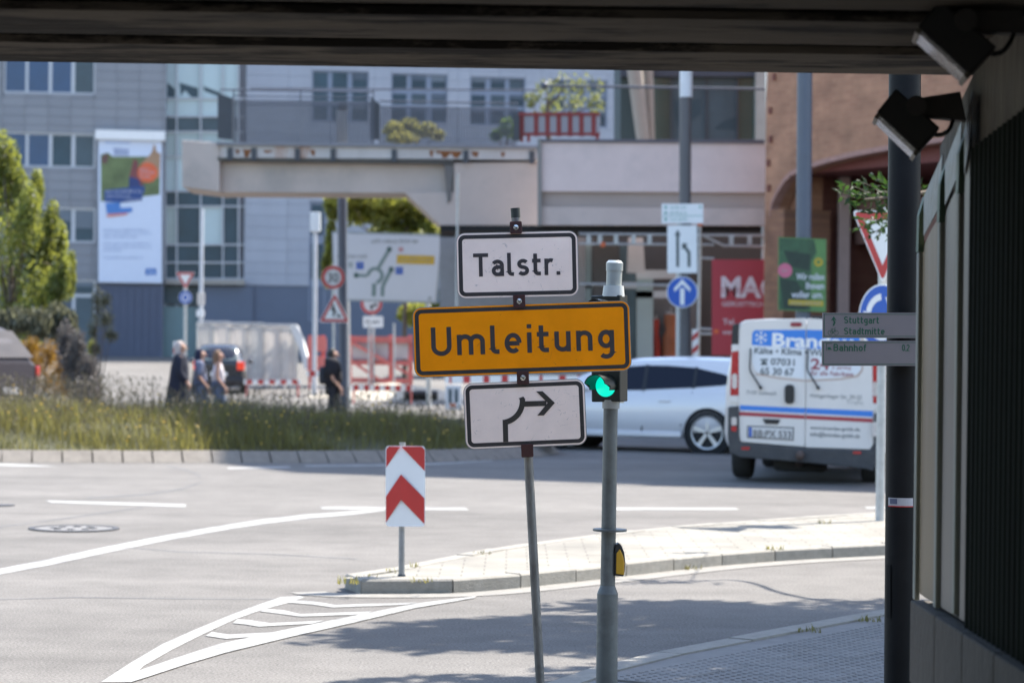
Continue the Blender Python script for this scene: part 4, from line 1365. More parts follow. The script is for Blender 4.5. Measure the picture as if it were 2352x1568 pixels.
def tree(name, label, base, top_h, clumps, nleaf, size, lm, group=None, r0=.12, cat="tree", up=0.0, limbs=8, seed=1, shell=.55):
    rn = random.Random(seed)
    root = thing(name, label, cat, base, group)
    topp = base + Vector((0, 0, top_h))
    tk = build(trunkmesh(base - Vector((0, 0, .1)), topp, r0, r0 * .4, rn=rn), "trunk", BARK, root, smooth=60)
    mbl = MB(); mb = MB()
    for i, (c, rx, ry, rz) in enumerate(clumps):
        leaves(mb, c, rx, ry, rz, nleaf, size, rn, up, shell)
        if i < limbs:
            s = base.lerp(topp, rn.uniform(.45, .95))
            m = (s + c) / 2 + Vector((0, 0, -.1))
            mbl.cyl(s, m, r0 * .35, r0 * .22, 6); mbl.cyl(m, c, r0 * .22, r0 * .08, 6)
    if mbl.v:
        build(mbl, "limbs", BARK, root, smooth=60)
    build(mb, "crown", lm, root, fix=False)
    return root

# street tree out of the frame on the right: its boughs shade the road and dip into view
rn = random.Random(3)
tb = Vector((5.6, 17.6, .0))
cl = []
for i in range(34):
    a = rn.uniform(0, 2 * math.pi); r = math.sqrt(rn.uniform(0, 1))
    cl.append((Vector((5.9 + 2.7 * r * math.cos(a), 18.0 + 1.5 * r * math.sin(a), rn.uniform(5.2, 7.2))), rn.uniform(.6, 1.0), rn.uniform(.4, .7), rn.uniform(.35, .6)))
t_ = tree("street_tree", "leafy street tree beside the pavement with a low twig before the give way sign", tb, 5.2, cl, 430, .19, LEAF1, r0=.16, limbs=14, seed=4)
# the low bough and its twigs
bough = MB()
p0 = tb + Vector((-.2, .6, 4.7)); p1 = P(2200, 430, 19.6); p2 = P(2060, 452, 19.2); p3 = P(1985, 458, 19.0)
pts = smooth_poly([p0, (p0 + p1) / 2 + Vector((0, 0, .5)), p1, p2, p3], 2)
for i, (a, b) in enumerate(zip(pts, pts[1:])):
    bough.cyl(a, b, .03 * (1 - i / len(pts)) + .004, .03 * (1 - (i + 1) / len(pts)) + .004, 6)
lf = MB()
def sprig(a, b, n, size, rn):
    bough.cyl(a, b, .004, .002, 5)
    d = (b - a)
    for i in range(n):
        t = (i + .5) / n
        p = a + d * t
        side = Vector((rn.gauss(0, 1), rn.gauss(0, 1), rn.gauss(0, .8))).normalized()
        tt = (d.normalized() * .6 + side).normalized()
        w = tt.cross(Vector((rn.gauss(0, 1), rn.gauss(0, 1), rn.gauss(0, 1)))).normalized()
        s = size * rn.uniform(.7, 1.25)
        k = len(lf.v)
        q = p + tt * s
        nn = tt.cross(w)
        lf.v += [p, p + tt * s * .35 + w * s * .22, q, p + tt * s * .35 - w * s * .22, p + tt * s * .5 - nn * s * .08]
        lf.f += [(k, k + 1, k + 4), (k + 1, k + 2, k + 4), (k + 2, k + 3, k + 4), (k + 3, k, k + 4)]; lf.m += [0] * 4
rn = random.Random(11)
for x, y, x2, y2, n in ((2090, 448, 2000, 405, 16), (2060, 452, 1970, 415, 18), (2040, 455, 1935, 420, 18), (2030, 455, 1925, 438, 18), (2050, 452, 1950, 470, 18), (2070, 450, 1985, 490, 18), (2090, 450, 2020, 480, 14),
                         (2060, 452, 2020, 410, 14), (2120, 440, 2100, 400, 14), (2140, 440, 2125, 470, 14), (2000, 457, 1930, 452, 16), (2010, 456, 1965, 445, 14)):
    sprig(P(x, y, 19.3 + rn.uniform(-.15, .15)), P(x2, y2, 19.2 + rn.uniform(-.2, .2)), n, .075, rn)
for x, y, x2, y2, n in ((2060, 470, 2010, 510, 12), (2055, 490, 1985, 525, 15), (2050, 500, 1950, 528, 16), (2040, 510, 2015, 548, 12), (2050, 500, 2040, 552, 12), (2020, 505, 1975, 500, 10), (2030, 520, 1990, 545, 10)):
    sprig(P(x, y, 20.6 + rn.uniform(-.1, .1)), P(x2, y2, 20.5 + rn.uniform(-.1, .1)), n, .06, rn)
bough.cyl(P(2075, 452, 19.3), P(2050, 500, 20.6), .006, .004, 5)
build(bough, "bough", BARK, t_, smooth=60)
build(lf, "twig_leaves", LEAF_SHADE, t_, fix=False)

# neighbouring crown whose shadow falls across the very bottom of the view
rn = random.Random(21)
tb2 = Vector((5.2, 12.2, 0))
cl = []
for i in range(36):
    a = rn.uniform(0, 2 * math.pi); r = math.sqrt(rn.uniform(0, 1))
    cl.append((Vector((4.7 + 2.7 * r * math.cos(a), 14.4 + 1.5 * r * math.sin(a), rn.uniform(5.2, 7.0))), rn.uniform(.6, 1.0), rn.uniform(.4, .7), rn.uniform(.35, .6)))
for i in range(40):
    cl.append((Vector((rn.uniform(5.0, 7.8), rn.uniform(14.4, 17.4), rn.uniform(5.2, 6.8))), rn.uniform(.5, .9), rn.uniform(.4, .6), rn.uniform(.3, .5)))
tree("street_tree", "second street tree close behind the end of the underpass wall", tb2, 5.6, cl, 460, .19, LEAF1, r0=.14, limbs=12, seed=6)

# conifer on the left with upswept branches
rn = random.Random(5)
zt_ = 57.0
def Pt(x, y, dz=0): return P(x, y, zt_ + dz)
base = Vector((Pt(20, 900).x, zt_, terr(zt_)))
cl = []
tips = [(-30, 300, 30), (5, 318, 22), (27, 340, 20), (-60, 350, 40), (48, 400, 16), (85, 398, 14), (70, 430, 20), (120, 470, 16), (105, 500, 22), (140, 520, 14), (20, 420, 40), (60, 470, 34), (90, 540, 34), (30, 520, 46), (-30, 450, 50), (115, 580, 26), (150, 590, 12), (165, 583, 8), (80, 610, 36), (40, 640, 44), (0, 600, 50), (100, 660, 26), (-50, 560, 50), (60, 700, 40), (10, 700, 50), (-40, 680, 50), (125, 620, 18), (0, 380, 36)]
for x, y, w in tips:
    c = Pt(x, y + 45, rn.uniform(-1.0, 1.0))
    cl.append((c, w * .0115, w * .0115 + .1, .55 + w * .004))
tree("conifer", "yellow green conifer with upswept branch tips behind the roundabout", base, 4.3, cl, 760, .10, LEAF3, r0=.11, limbs=20, seed=8, up=.9, shell=.35)
# --- shrubs beside it
LAV = leafmat("leaf_lavender", (.095, .088, .085), (.16, .14, .13), .3, .5, 3)
ORG = leafmat("flower_orange", (.24, .125, .012), (.30, .17, .02), .4, .55, 4)
GRY = leafmat("leaf_greygreen", (.095, .10, .07), (.2, .2, .11), .35, .5, 3)
def shrub(name, label, px, z, lm, n, size, up=.5, seed=1, cat="shrub", group=None):
    rn = random.Random(seed)
    b = P(px[0][0], px[0][1], z); b = Vector((b.x, b.y, terr(z)))
    root = thing(name, label, cat, b, group)
    mb = MB(); st = MB()
    for (x, y, w, h) in px:
        c = P(x, y, z + rn.uniform(-.5, .5)); k = z / F
        leaves(mb, c, w * k, w * k, h * k, n, size, rn, up, .2, .4)
        st.cyl(b, c + Vector((0, 0, h * k * .6)), .02, .008, 5)
    build(st, "stems", BARK, root)
    build(mb, "foliage", lm, root, fix=False)
shrub("lavender_bush", "grey purple lavender bush beside the dark estate car", [(200, 900, 46, 40), (190, 880, 40, 45), (165, 830, 34, 50), (205, 850, 26, 40), (150, 790, 24, 60), (180, 800, 22, 50), (215, 890, 22, 30), (170, 870, 30, 46)], 52.6, LAV, 1300, .07, .9, 1)
shrub("orange_bush", "orange flowering bush between the estate car and the lavender", [(85, 835, 40, 42), (115, 815, 32, 40), (140, 850, 30, 44), (70, 800, 26, 30), (110, 880, 44, 40), (150, 890, 34, 34)], 53.6, ORG, 900, .06, .2, 2)
shrub("tall_grass_clump", "clump of tall dry grass below the conifer", [(40, 735, 40, 30), (90, 745, 36, 40), (130, 740, 30, 50), (160, 750, 20, 40), (10, 740, 40, 26)], 55.4, GRY, 1100, .14, 2.2, 3)
shrub("thin_shrub", "thin leafy shrub with bare twigs in front of the dark plinth", [(222, 700, 14, 60), (240, 690, 20, 24), (245, 735, 22, 30), (215, 760, 16, 40), (255, 770, 22, 20), (220, 800, 12, 16)], 60.0, GRY, 300, .08, .4, 4)
shrub("round_bush", "small bright green bush beside the lavender", [(212, 800, 12, 22)], 66, LEAF2, 500, .09, .3, 5)
# --- trees and bushes round the footbridge
rn = random.Random(9)
def tr(name, label, px, z, base_xy, lm, n, size, seed, hh=None, cat="tree"):
    k = z / F
    b = P(base_xy[0], base_xy[1], z); b = Vector((b.x, b.y, hh if hh is not None else terr(z)))
    cl = [(P(x, y, z + random.Random(seed + i).uniform(-.8, .8)), w * k, w * k, h * k) for i, (x, y, w, h) in enumerate(px)]
    topz = max(c[0].z for c in cl)
    return tree(name, label, b, max(.3, (topz - b.z) * .85), cl, n, size, lm, r0=.1, seed=seed, cat=cat, limbs=10)
tr("broadleaf_tree", "yellow green tree seen under the footbridge behind the direction sign", [(800, 450, 60, 26), (880, 455, 70, 26), (960, 470, 60, 30), (770, 470, 26, 36), (820, 480, 46, 40), (880, 490, 40, 34), (930, 500, 40, 34), (980, 520, 34, 34), (1030, 560, 22, 50), (1035, 620, 20, 50), (1030, 680, 18, 40), (900, 540, 60, 30), (960, 570, 50, 40), (760, 560, 12, 60), (750, 620, 10, 40), (960, 720, 50, 30), (1000, 720, 30, 26)], 88, (930, 850), LEAF2, 700, .24, 31)
tr("deck_bush", "bright yellow green bush behind the footbridge railing", [(905, 300, 26, 22), (940, 292, 28, 22), (980, 298, 26, 18), (1005, 310, 16, 12), (925, 318, 40, 14)], 67, (940, 330), LEAFB, 420, .13, 41, hh=5.9, cat="bush")
tr("deck_tree", "slim young tree rising behind the footbridge barrier", [(1255, 205, 34, 26), (1300, 190, 40, 30), (1350, 205, 40, 34), (1310, 235, 40, 26), (1265, 250, 30, 24), (1370, 240, 26, 22), (1220, 230, 18, 20), (1235, 270, 22, 16), (1320, 270, 30, 14)], 66, (1258, 330), LEAFP, 75, .13, 42, hh=5.9)
tr("deck_bush", "low green bush beside the dark plate of the footbridge railing", [(1165, 295, 22, 26), (1140, 310, 16, 14), (1185, 310, 14, 14)], 67, (1165, 330), LEAF1, 260, .12, 43, hh=5.9, cat="bush")

# --- planted centre of the roundabout
ki = smooth_poly([G(x, y, 0) for x, y in [(-420, 1058), (-150, 1060), (0, 1062), (300, 1062.5), (740, 1063), (1000, 1060), (1150, 1056), (1240, 1049), (1282, 1041), (1290, 1034)]] + [Vector((.3, 39.8, 0)), Vector((-1.2, 41.6, 0)), Vector((-5, 43, 0)), Vector((-9, 43.3, 0)), Vector((-14, 42.8, 0))], 2)
ri = thing("roundabout_island", "planted roundabout centre with sloping concrete kerb stones", "roundabout", ki[0])
del ri["category"]; ri["kind"] = "structure"
kerb_run(ki, .155, .30, .40, ri, mat("kerb_concrete", (.19, .168, .142), .85, var=.2, scale=10, bump=.2, dirt=(.10, .085, .07), dscale=3, damt=.5), slope=.22, side=1, gap=.022)
inn_k = offset_in(ki, .29, 1)
def sd(p):
    best = 9e9
    for a, b in zip(inn_k, inn_k[1:]):
        ab = b - a
        t = max(0, min(1, (p - a).dot(ab) / ab.length_squared))
        best = min(best, (p - a - ab * t).length)
    return best
def inpoly(p, poly):
    c = False
    j = len(poly) - 1
    for i in range(len(poly)):
        a, b = poly[i], poly[j]
        if (a.y > p.y) != (b.y > p.y) and p.x < (b.x - a.x) * (p.y - a.y) / (b.y - a.y) + a.x:
            c = not c
        j = i
    return c
def mound(d):
    t = min(d / 2.6, 1)
    return .13 + .30 * t * t * (3 - 2 * t)
mb = MB()
lv = [[offset_in(ki, .29 + o, 1), o] for o in (0, .4, .9, 1.5)]
rings = [[Vector((p.x, p.y, mound(o))) for p in poly] for poly, o in lv]
cen = Vector((-6, 40, .43))
rings.append([p.lerp(cen, .5) * 1.0 for p in rings[-1]])
for r in rings[-1]: r.z = .43
rings.append([cen + (p - cen) * .02 for p in rings[-2]])
mb.loft(rings, closed=False, caps=False)
SOIL = mat("soil", (.06, .06, .03), .95, var=.4, scale=6)
build(mb, "planting_bed", SOIL, ri, fix=False)
rn = random.Random(77)
GRS1 = leafmat("grass_blades", (.125, .122, .042), (.26, .235, .065), .42, .55, 1.6)
GRS2 = leafmat("dry_stalks", (.10, .085, .055), (.12, .10, .06), .3, .4, 2)
gm = MB(); sm = MB(); fm = MB()
def blade(mb, p, h, w, lean, rn):
    a = rn.uniform(0, 2 * math.pi)
    d = Vector((math.cos(a), math.sin(a), 0))
    e = Vector((-d.y, d.x, 0)) * w
    q = p + d * lean * h * .4 + Vector((0, 0, h * .55))
    t = p + d * lean * h + Vector((0, 0, h))
    k = len(mb.v)
    mb.v += [p - e, p + e, q + e * .7, q - e * .7, t]
    mb.f += [(k, k + 1, k + 2, k + 3), (k + 3, k + 2, k + 4)]; mb.m += [0, 0]
cnt = 0
while cnt < 34000:
    x, y = rn.uniform(-9.6, .75), rn.uniform(33.8, 41.5)
    p = Vector((x, y, 0))
    if not inpoly(p, inn_k): continue
    d = sd(p)
    if d > 4.4: continue
    cnt += 1
    patch = .75 + .5 * math.sin(x * 1.7 + 2 * math.sin(y * .9)) * math.sin(y * 1.3 + x * .4)
    if patch < .62 and rn.random() < .55: continue
    h = rn.uniform(.09, .29) * (.55 + .75 * patch) * (1.0 if d > .25 else .6)
    p.z = mound(d)
    blade(gm, p, h, .006, rn.uniform(.1, .7), rn)
    if rn.random() < .13 and d > .6:
        hs = rn.uniform(.25, .66) * (1.1 if x < -5.5 else .85)
        blade(sm, p, hs, .0035, rn.uniform(.0, .25), rn)
        top = p + Vector((0, 0, hs * .93))
        leaves(sm, top, .02, .02, .07, 5, .035, rn, 1.0, .1, .4)
    if rn.random() < .012:
        f0 = p + Vector((rn.uniform(-.05, .05), 0, h * rn.uniform(.8, 1.3)))
        leaves(fm, f0, .016, .016, .010, 7, .03, rn, 0, .1, .9)
tag(build(gm, "grass", GRS1, None, fix=False), "tall green grass growing over the roundabout kerb", "grass", kind="stuff")
tag(build(sm, "dry_stalks", GRS2, None, fix=False), "brown seeded stalks standing above the roundabout grass", "stalks", kind="stuff")
tag(build(fm, "wild_flowers", leafmat("flower_yellow", (.62, .45, .10), (.6, .42, .1), .3, .4, 5), None, fix=False), "small yellow and white wild flowers in the roundabout grass", "flowers", kind="stuff")
# weeds in the joints of the traffic island
wm = MB(); rn = random.Random(5)
for x, y, n, s in ((800, 1338, 26, .07), (968, 1335, 14, .05), (842, 1325, 12, .04), (905, 1311, 12, .05), (1105, 1270, 14, .04), (940, 1300, 12, .06), (1590, 1308, 26, .07), (1945, 1270, 26, .07), (1780, 1260, 18, .05), (1890, 1200, 18, .05), (1860, 1448, 26, .05), (1995, 1424, 26, .05)):
    hgt = .03 if y > 1380 else (.0 if (x in (1590, 1945)) else IH)
    c_ = G(x, y, hgt)
    for _ in range(n):
        blade(wm, c_ + Vector((rn.uniform(-.07, .07), rn.uniform(-.06, .06), -.005)), s * rn.uniform(.3, .9), .005, rn.uniform(.2, 1.1), rn)
tag(build(wm, "weeds", GRS1, None, fix=False), "small green weeds sprouting from the kerb joints", "weeds", kind="stuff")
# ================================================================== SIGNS AND POSTS
def gl(x, y, z):
    p = P(x, y, z); return Vector((p.x, p.y, terr(z)))
WSIGN = mat("reflective_white", (.97, .79, .69), .6, var=.10, scale=4, bump=.12, bscale=260, dirt=(.40, .36, .35), dscale=24, damt=.75, dlo=.63, dhi=.72, spec=.15)
OSIGN = mat("reflective_orange", (.95, .30, .003), .6, var=.12, scale=4, bump=.12, bscale=260, dirt=(.10, .055, .012), dscale=20, damt=.9, dlo=.67, dhi=.73, spec=.1)
BSIGN = mat("sign_black", (.028, .025, .026), .5, var=.25, scale=30)
SRIM = mat("sign_edge_metal", (.30, .295, .285), .45, .5, var=.25, scale=30)
CLAMP = mat("clamp_maroon", (.05, .012, .012), .5, var=.3, scale=20)
CHROME = mat("screw_metal", (.75, .76, .75), .25, .9, var=.1)
SIGNTXT = mat("sign_print", (.040, .034, .036), .5, var=.2, scale=25)

# ---- the detour sign
ZS = 11.1
foot = gl(1242, 1600, ZS); foot.z = SH - .02
us = thing("detour_sign_post", "leaning post with a white street board, orange detour board and arrow board", "road sign", foot)
def board(cx, cy, w, h, rot, nm, face, dn=0.0):
    pl = Pl(P(cx, cy, ZS), 0, rot)
    k = ZS / F
    W2, H2 = w * k / 2, h * k / 2
    b = plate(pl, rrect(-W2, -H2, W2, H2, 21 * k, 8), -.012 + dn, .012 + dn, nm, SRIM, us, px=False)
    e = 1.6 * k
    flat(pl, [rrect(-W2 + e, -H2 + e, W2 - e, H2 - e, 19.5 * k, 8)], .0125 + dn, "face", face, b, px=False)
    e = 5.2 * k
    o_ = rrect(-W2 + e, -H2 + e, W2 - e, H2 - e, 15 * k, 8)
    e2 = 14.2 * k
    i_ = rrect(-W2 + e2, -H2 + e2, W2 - e2, H2 - e2, 7 * k, 8)
    n = len(o_)
    flat(pl, [[o_[i], o_[(i + 1) % n], i_[(i + 1) % n], i_[i]] for i in range(n)], .0132 + dn, "border", BSIGN, b, px=False)
    return pl, b
pl1, b1 = board(1188.5, 608, 280, 151, 2.0, "street_board", WSIGN)
mb = MB(); dintext(pl1, "Talstr.", 1087.5, 582.5, 1287, 635.5, .0135, mb, 1.13); build(mb, "lettering", SIGNTXT, b1, fix=False)
mb = MB(); text(pl1, "Talstraße", 1060, 543.5, 1094, 549, .0135, mb); build(mb, "small_lettering", SIGNTXT, b1, fix=False)
pl2, b2 = board(1199, 778.5, 499, 161, 2.65, "detour_board", OSIGN)
mb = MB(); dintext(pl2, "Umleitung", 991, 752, 1412.5, 817.5, .0135, mb, 1.1, 1.15); build(mb, "lettering", SIGNTXT, b2, fix=False)
pl3, b3 = board(1206, 950.5, 279, 152, 3.1, "arrow_board", WSIGN)
def z3(X, Y): return (1021.7 + X * .1952, 826.6 + Y * .1952)
mb = MB()
def pz(pts, d=.0135): poly_on(pl3, [z3(*p) for p in pts], d, mb)
pz([(680, 700), (742, 712), (747, 960), (688, 962)])
cc = (660, 482)
A1 = [(cc[0] + 222 * math.cos(rad(t)), cc[1] + 222 * math.sin(rad(t))) for t in range(-12, 86, 7)] + [(682, 708)]
A2 = [(cc[0] + 286 * math.cos(rad(t)), cc[1] + 286 * math.sin(rad(t))) for t in range(-12, 86, 7)] + [(690, 770)]
A1[0], A2[0] = (868, 450), (924, 428)
for i in range(len(A1) - 1):
    pz([A1[i], A1[i + 1], A2[i + 1], A2[i]], .0138)
pz([(935, 485), (1195, 477), (1195, 539), (935, 548)], .0141)
pz([(1075, 368), (1150, 366), (1295, 503), (1210, 503)], .0144)
pz([(1210, 503), (1295, 503), (1165, 650), (1088, 652)], .0144)
build(mb, "arrow", mat("arrow_print", (.034, .030, .026), .5, var=.15, scale=20), b3, fix=False)
# worn marks on the boards
rn = random.Random(3)
for pl_, b_, box, m_, n_ in ((pl3, b3, (1085, 890, 1330, 1010), mat("scratch_grey", (.25, .235, .235), .7, var=.2), 42), (pl1, b1, (1065, 550, 1310, 668), MATS["scratch_grey"], 26), (pl2, b2, (1010, 770, 1410, 845), mat("scratch_dark", (.16, .085, .02), .7, var=.2), 26)):
    mb = MB()
    for _ in range(n_):
        x, y = rn.uniform(box[0], box[2]), rn.uniform(box[1], box[3])
        a = rn.uniform(0, math.pi); L = rn.uniform(2, 9) if rn.random() < .85 else rn.uniform(10, 22)
        w = rn.uniform(.25, .8) if L < 10 else .3
        dx, dy = math.cos(a) * L, math.sin(a) * L
        poly_on(pl_, [(x, y), (x + dx, y + dy), (x + dx - w * math.sin(a), y + dy + w * math.cos(a)), (x - w * math.sin(a) * .4, y + w * math.cos(a) * .4)], .0149, mb)
    build(mb, "scratches", m_, b_, fix=False)
pp = Pl(P(1200, 800, ZS), 0)
mb = MB(); mb.cyl(pp.px(1242.5, 1600, -.03), pp.px(1183.5, 479, -.03), .0195, n=20)
build(mb, "post", mat("rusty_galvanised", (.19, .185, .175), .55, .5, var=.45, scale=16, stretch=(1, 1, .4), bump=.2, dirt=(.06, .05, .045), dscale=9, damt=.8), us, smooth=60)
mb = MB(); mb.cyl(pp.px(1184.6, 500, -.03), pp.px(1183.4, 478, -.03), .0205, n=20); build(mb, "post_cap", mat("post_cap_dark", (.02, .025, .02), .6, var=.3, scale=30), us, smooth=60)
for x, y, w, h, s in ((1185, 523, 15, 14, 1), (1192.5, 692, 15, 15, 1), (1201, 867, 15, 15, 1), (1211, 1034, 15, 15, 0)):
    c_ = thing_ = None
    q = Pl(P(x, y, ZS), 0, 2.8)
    k = ZS / F
    cl_ = plate(q, rrect(-w * k * .93, -h * k, w * k * .93, h * k, 3 * k, 3), -.05, .03, "clamp", CLAMP, us, px=False, bevel=.003)
    for a in range(0, 360, 45):
        if s:
            v0, v1 = Vector((math.cos(rad(a)), math.sin(rad(a)))) * 7.5 * k, Vector((math.cos(rad(a)), math.sin(rad(a)))) * 13 * k
            mb = MB(); mb.cyl(q.at(*v0, .03), q.at(*v1, .03), .0012, n=5); build(mb, "groove", BLACK, cl_)
    if s:
        mb = MB(); mb.lathe(q.at(0, 0, .03), [(6.3 * k, 0), (6.0 * k, .006), (2 * k, .008), (0, .008)], 20, q.n); sc_ = build(mb, "screw", CHROME, cl_, smooth=40)
        mb = MB(); mb.ob(q.at(-5.2 * k, -1 * k, .0385), (q.u * .8 - q.v * .62) * 10 * k * 1.0 + Vector((0, 0, 0)), q.v * 2.2 * k, q.n * .001); mb.v = [v + q.v * 3.2 * k for v in mb.v]; build(mb, "slot", BLACK, cl_)
mb = MB(); mb.cyl((foot.x, foot.y, 0), (foot.x, foot.y, .10), .14, .10, 8); build(mb, "foot", BLACKP, us)

# ---- traffic light
ZL = 11.5
base = gl(1394, 1600, ZL)
tl = thing("traffic_light", "grey traffic light pole showing green, with a yellow push button box", "traffic light", Vector((base.x, base.y, SH)))
q = Pl(P(1400, 900, ZL), 0)
POLE = mat("pole_grey", (.13, .14, .135), .5, .1, var=.25, scale=10, bump=.1, dirt=(.07, .065, .06), dscale=6, damt=.6)
def seg(x0, y0, x1, y1, r0, r1=None, nm="pole", m=None, n=24, par=tl):
    k = ZL / F
    mb = MB(); mb.cyl(q.px(x0, y0), q.px(x1, y1), r0 * k, (r1 if r1 is not None else r0) * k, n); return build(mb, nm, m or POLE, par, smooth=40)
seg(1393, 1630, 1395.5, 1362, 25, 24, "pole_base"); seg(1395.5, 1362, 1396, 1344, 24, 17, "pole_collar"); seg(1396, 1344, 1402.5, 938, 17, 16.5, "pole")
seg(1403, 938, 1403.5, 918, 20, 20, "head_collar", mat("head_collar_grey", (.33, .33, .31), .5))
seg(1400.5, 1219, 1400.6, 1214, 39, 39, "ring_plate")
PBT = [(1412, 1262), (1414, 1252), (1420, 1247), (1428, 1253), (1434, 1268), (1436.5, 1290), (1435, 1312), (1432, 1323), (1411, 1321)]
plate(q, PBT, -.06, .03, "push_button_box", mat("button_black", (.02, .02, .02), .5), tl, bevel=.004)
plate(q, [(1416, 1270), (1424, 1260), (1431, 1275), (1434.5, 1292), (1433.5, 1320), (1415, 1317)], -.055, .036, "push_button_cover", mat("button_yellow", (.62, .33, .02), .45, var=.08), tl, bevel=.004)
qh = Pl(q.px(1398, 800), 26)
HEAD = mat("head_black", (.008, .012, .010), .4, var=.2)
plate(qh, [(1356, 679), (1424, 677), (1424, 922), (1358, 923)], -.06, .03, "signal_housing", HEAD, tl, bevel=.006)
plate(Pl(q.px(1424, 800, .02), -62), R4(1424, 676, 1433.5, 925), -.004, .0, "side_strip", mat("strip_white", (.8, .79, .74), .5), tl)
lc = (1389, 886)
k = ZL / F
for (ly, on) in ((886, 1), (800, 0), (715, 0)):
    ctr = qh.px(1391, ly, .032)
    mb = MB(); mb.lathe(ctr, [(25 * k, 0), (22 * k, .008), (12 * k, .014), (0, .016)], 28, qh.n)
    build(mb, "lens", mat("lens_green", (.01, .5, .36), .3, var=0, emit=(.0, .75, .52), es=.34) if on else mat("lens_off", (.02, .02, .02), .3, var=0), tl, smooth=60)
    rings = []
    for d in (0, .12):
        rings.append([ctr + (qh.u * math.cos(rad(a)) + qh.v * math.sin(rad(a))) * 27 * k + qh.n * d * (1 if 10 <= a <= 170 else .55) for a in range(-20, 201, 11)] + [ctr + (qh.u * math.cos(rad(a)) + qh.v * math.sin(rad(a))) * 25 * k + qh.n * d * (1 if 10 <= a <= 170 else .55) for a in range(200, -21, -11)])
    mb = MB(); mb.loft(rings); build(mb, "visor", HEAD, tl, smooth=60)
seg(1409, 681, 1409.5, 656, 26, 23, "top_collar", mat("top_grey", (.50, .51, .48), .45, var=.1)); seg(1410, 656, 1411.5, 616, 18, 18, "top_tube", mat("tube_grey", (.33, .35, .33), .4, .1, var=.1))
seg(1411.4, 622, 1411.8, 604, 19.5, 19.5, "top_cap_ring", MATS["tube_grey"]); seg(1411.8, 604, 1412, 598, 19.5, 14, "top_cap", mat("cap_pale", (.62, .64, .6), .4))

# ---- chevron board on the island
ZC = G(920, 1322, IH).y
q = Pl(P(921, 1200, ZC), 0, 0)
cb = thing("chevron_board", "red and white chevron board on a short grey post at the island tip", "traffic sign", G(921, 1322, IH))
k = ZC / F
def creased(x, y, d):
    """the sheet is folded along its middle, the left wing turned back"""
    p = q.px(x, y, d)
    return p + q.n * (-.05 * max(0, (921 - x) / 36) * .5)
mb = MB()
sheetp = rrect(885.5, 1023.5, 976.5, 1208.5, 8, 5)
mb.prism([creased(x, y, .012) for x, y in sheetp], [creased(x, y, .004) for x, y in sheetp])
bo = build(mb, "board", WHITE, cb)
REDC = mat("chevron_red", (.50, .035, .03), .4, var=.08, scale=8)
def cf(pts, nm="chevron_stripe"):
    mb = MB(); mb.face([creased(x, y, .0135) for x, y in pts]); build(mb, nm, REDC, bo, fix=False)
cf([(887, 1031), (893, 1025), (919, 1025.5), (886.5, 1074)]); cf([(922, 1025.5), (968, 1025), (975.5, 1032), (975.5, 1081)])
cf([(921, 1089), (921, 1147), (886, 1200), (886, 1140)]); cf([(921, 1089), (975, 1144), (975, 1203), (921, 1147)])
mb = MB(); mb.cyl(q.px(922.5, 1322, -.045), q.px(924.5, 1016, -.045), 7.2 * k, n=16); build(mb, "post", mat("post_grey", (.24, .245, .25), .5, .4, var=.2, scale=14), cb, smooth=60)
mb = MB(); mb.cyl(q.px(922.5, 1326, -.045), q.px(922.5, 1318, -.045), 10 * k, 9 * k, 16); build(mb, "post_sleeve", DSTEEL, cb)

# ---- big lamp pole with sticker and cycle signs
ZP = 11.35
q = Pl(P(2072, 900, ZP), 0)
lp = thing("lamp_pole", "thick dark lamp pole with a small sticker beside the underpass wall", "pole", gl(2070, 1600, ZP))
k = ZP / F
mb = MB(); mb.cyl(q.px(2069.5, 1640), q.px(2081, -260), 39.5 * k, 36 * k, 40); build(mb, "shaft", mat("pole_anthracite", (.011, .0112, .012), .5, .0, var=.2, scale=5, bump=.05, dirt=(.015, .015, .015), dscale=5, damt=.4, spec=.12), lp, smooth=60)
def onpole(x, y, d=.0015):   # wrap onto the shaft
    r = 39 * k + d
    cx_ = 2072 + (900 - y) * .0062
    dx = (x - cx_) * k
    return q.px(cx_, y) + q.u * dx + q.n * math.sqrt(max(r * r - dx * dx, 1e-6))
def wrap(x0, y0, x1, y1, nm, m, d=.0015, par=lp):
    mb = MB(); n = 10
    for i in range(n):
        a, b = x0 + (x1 - x0) * i / n, x0 + (x1 - x0) * (i + 1) / n
        mb.face([onpole(a, y0, d), onpole(b, y0, d), onpole(b, y1, d), onpole(a, y1, d)])
    return build(mb, nm, m, par, fix=False)
st = thing("sticker", "small pale sticker with a red lower edge on the dark lamp pole", "sticker", onpole(2064, 1150))
wrap(2037, 1141, 2092, 1161, "paper", mat("sticker_grey", (.42, .41, .43), .5, var=.1, scale=40), .0015, st)
wrap(2040, 1143, 2055, 1155, "emblem", mat("sticker_blue", (.10, .11, .17), .5), .0022, st)
wrap(2037, 1159, 2092, 1161.5, "red_edge", RED, .0024, st)
wrap(2033, 1295, 2041, 1415, "service_hatch", MATS["pole_anthracite"], .003)
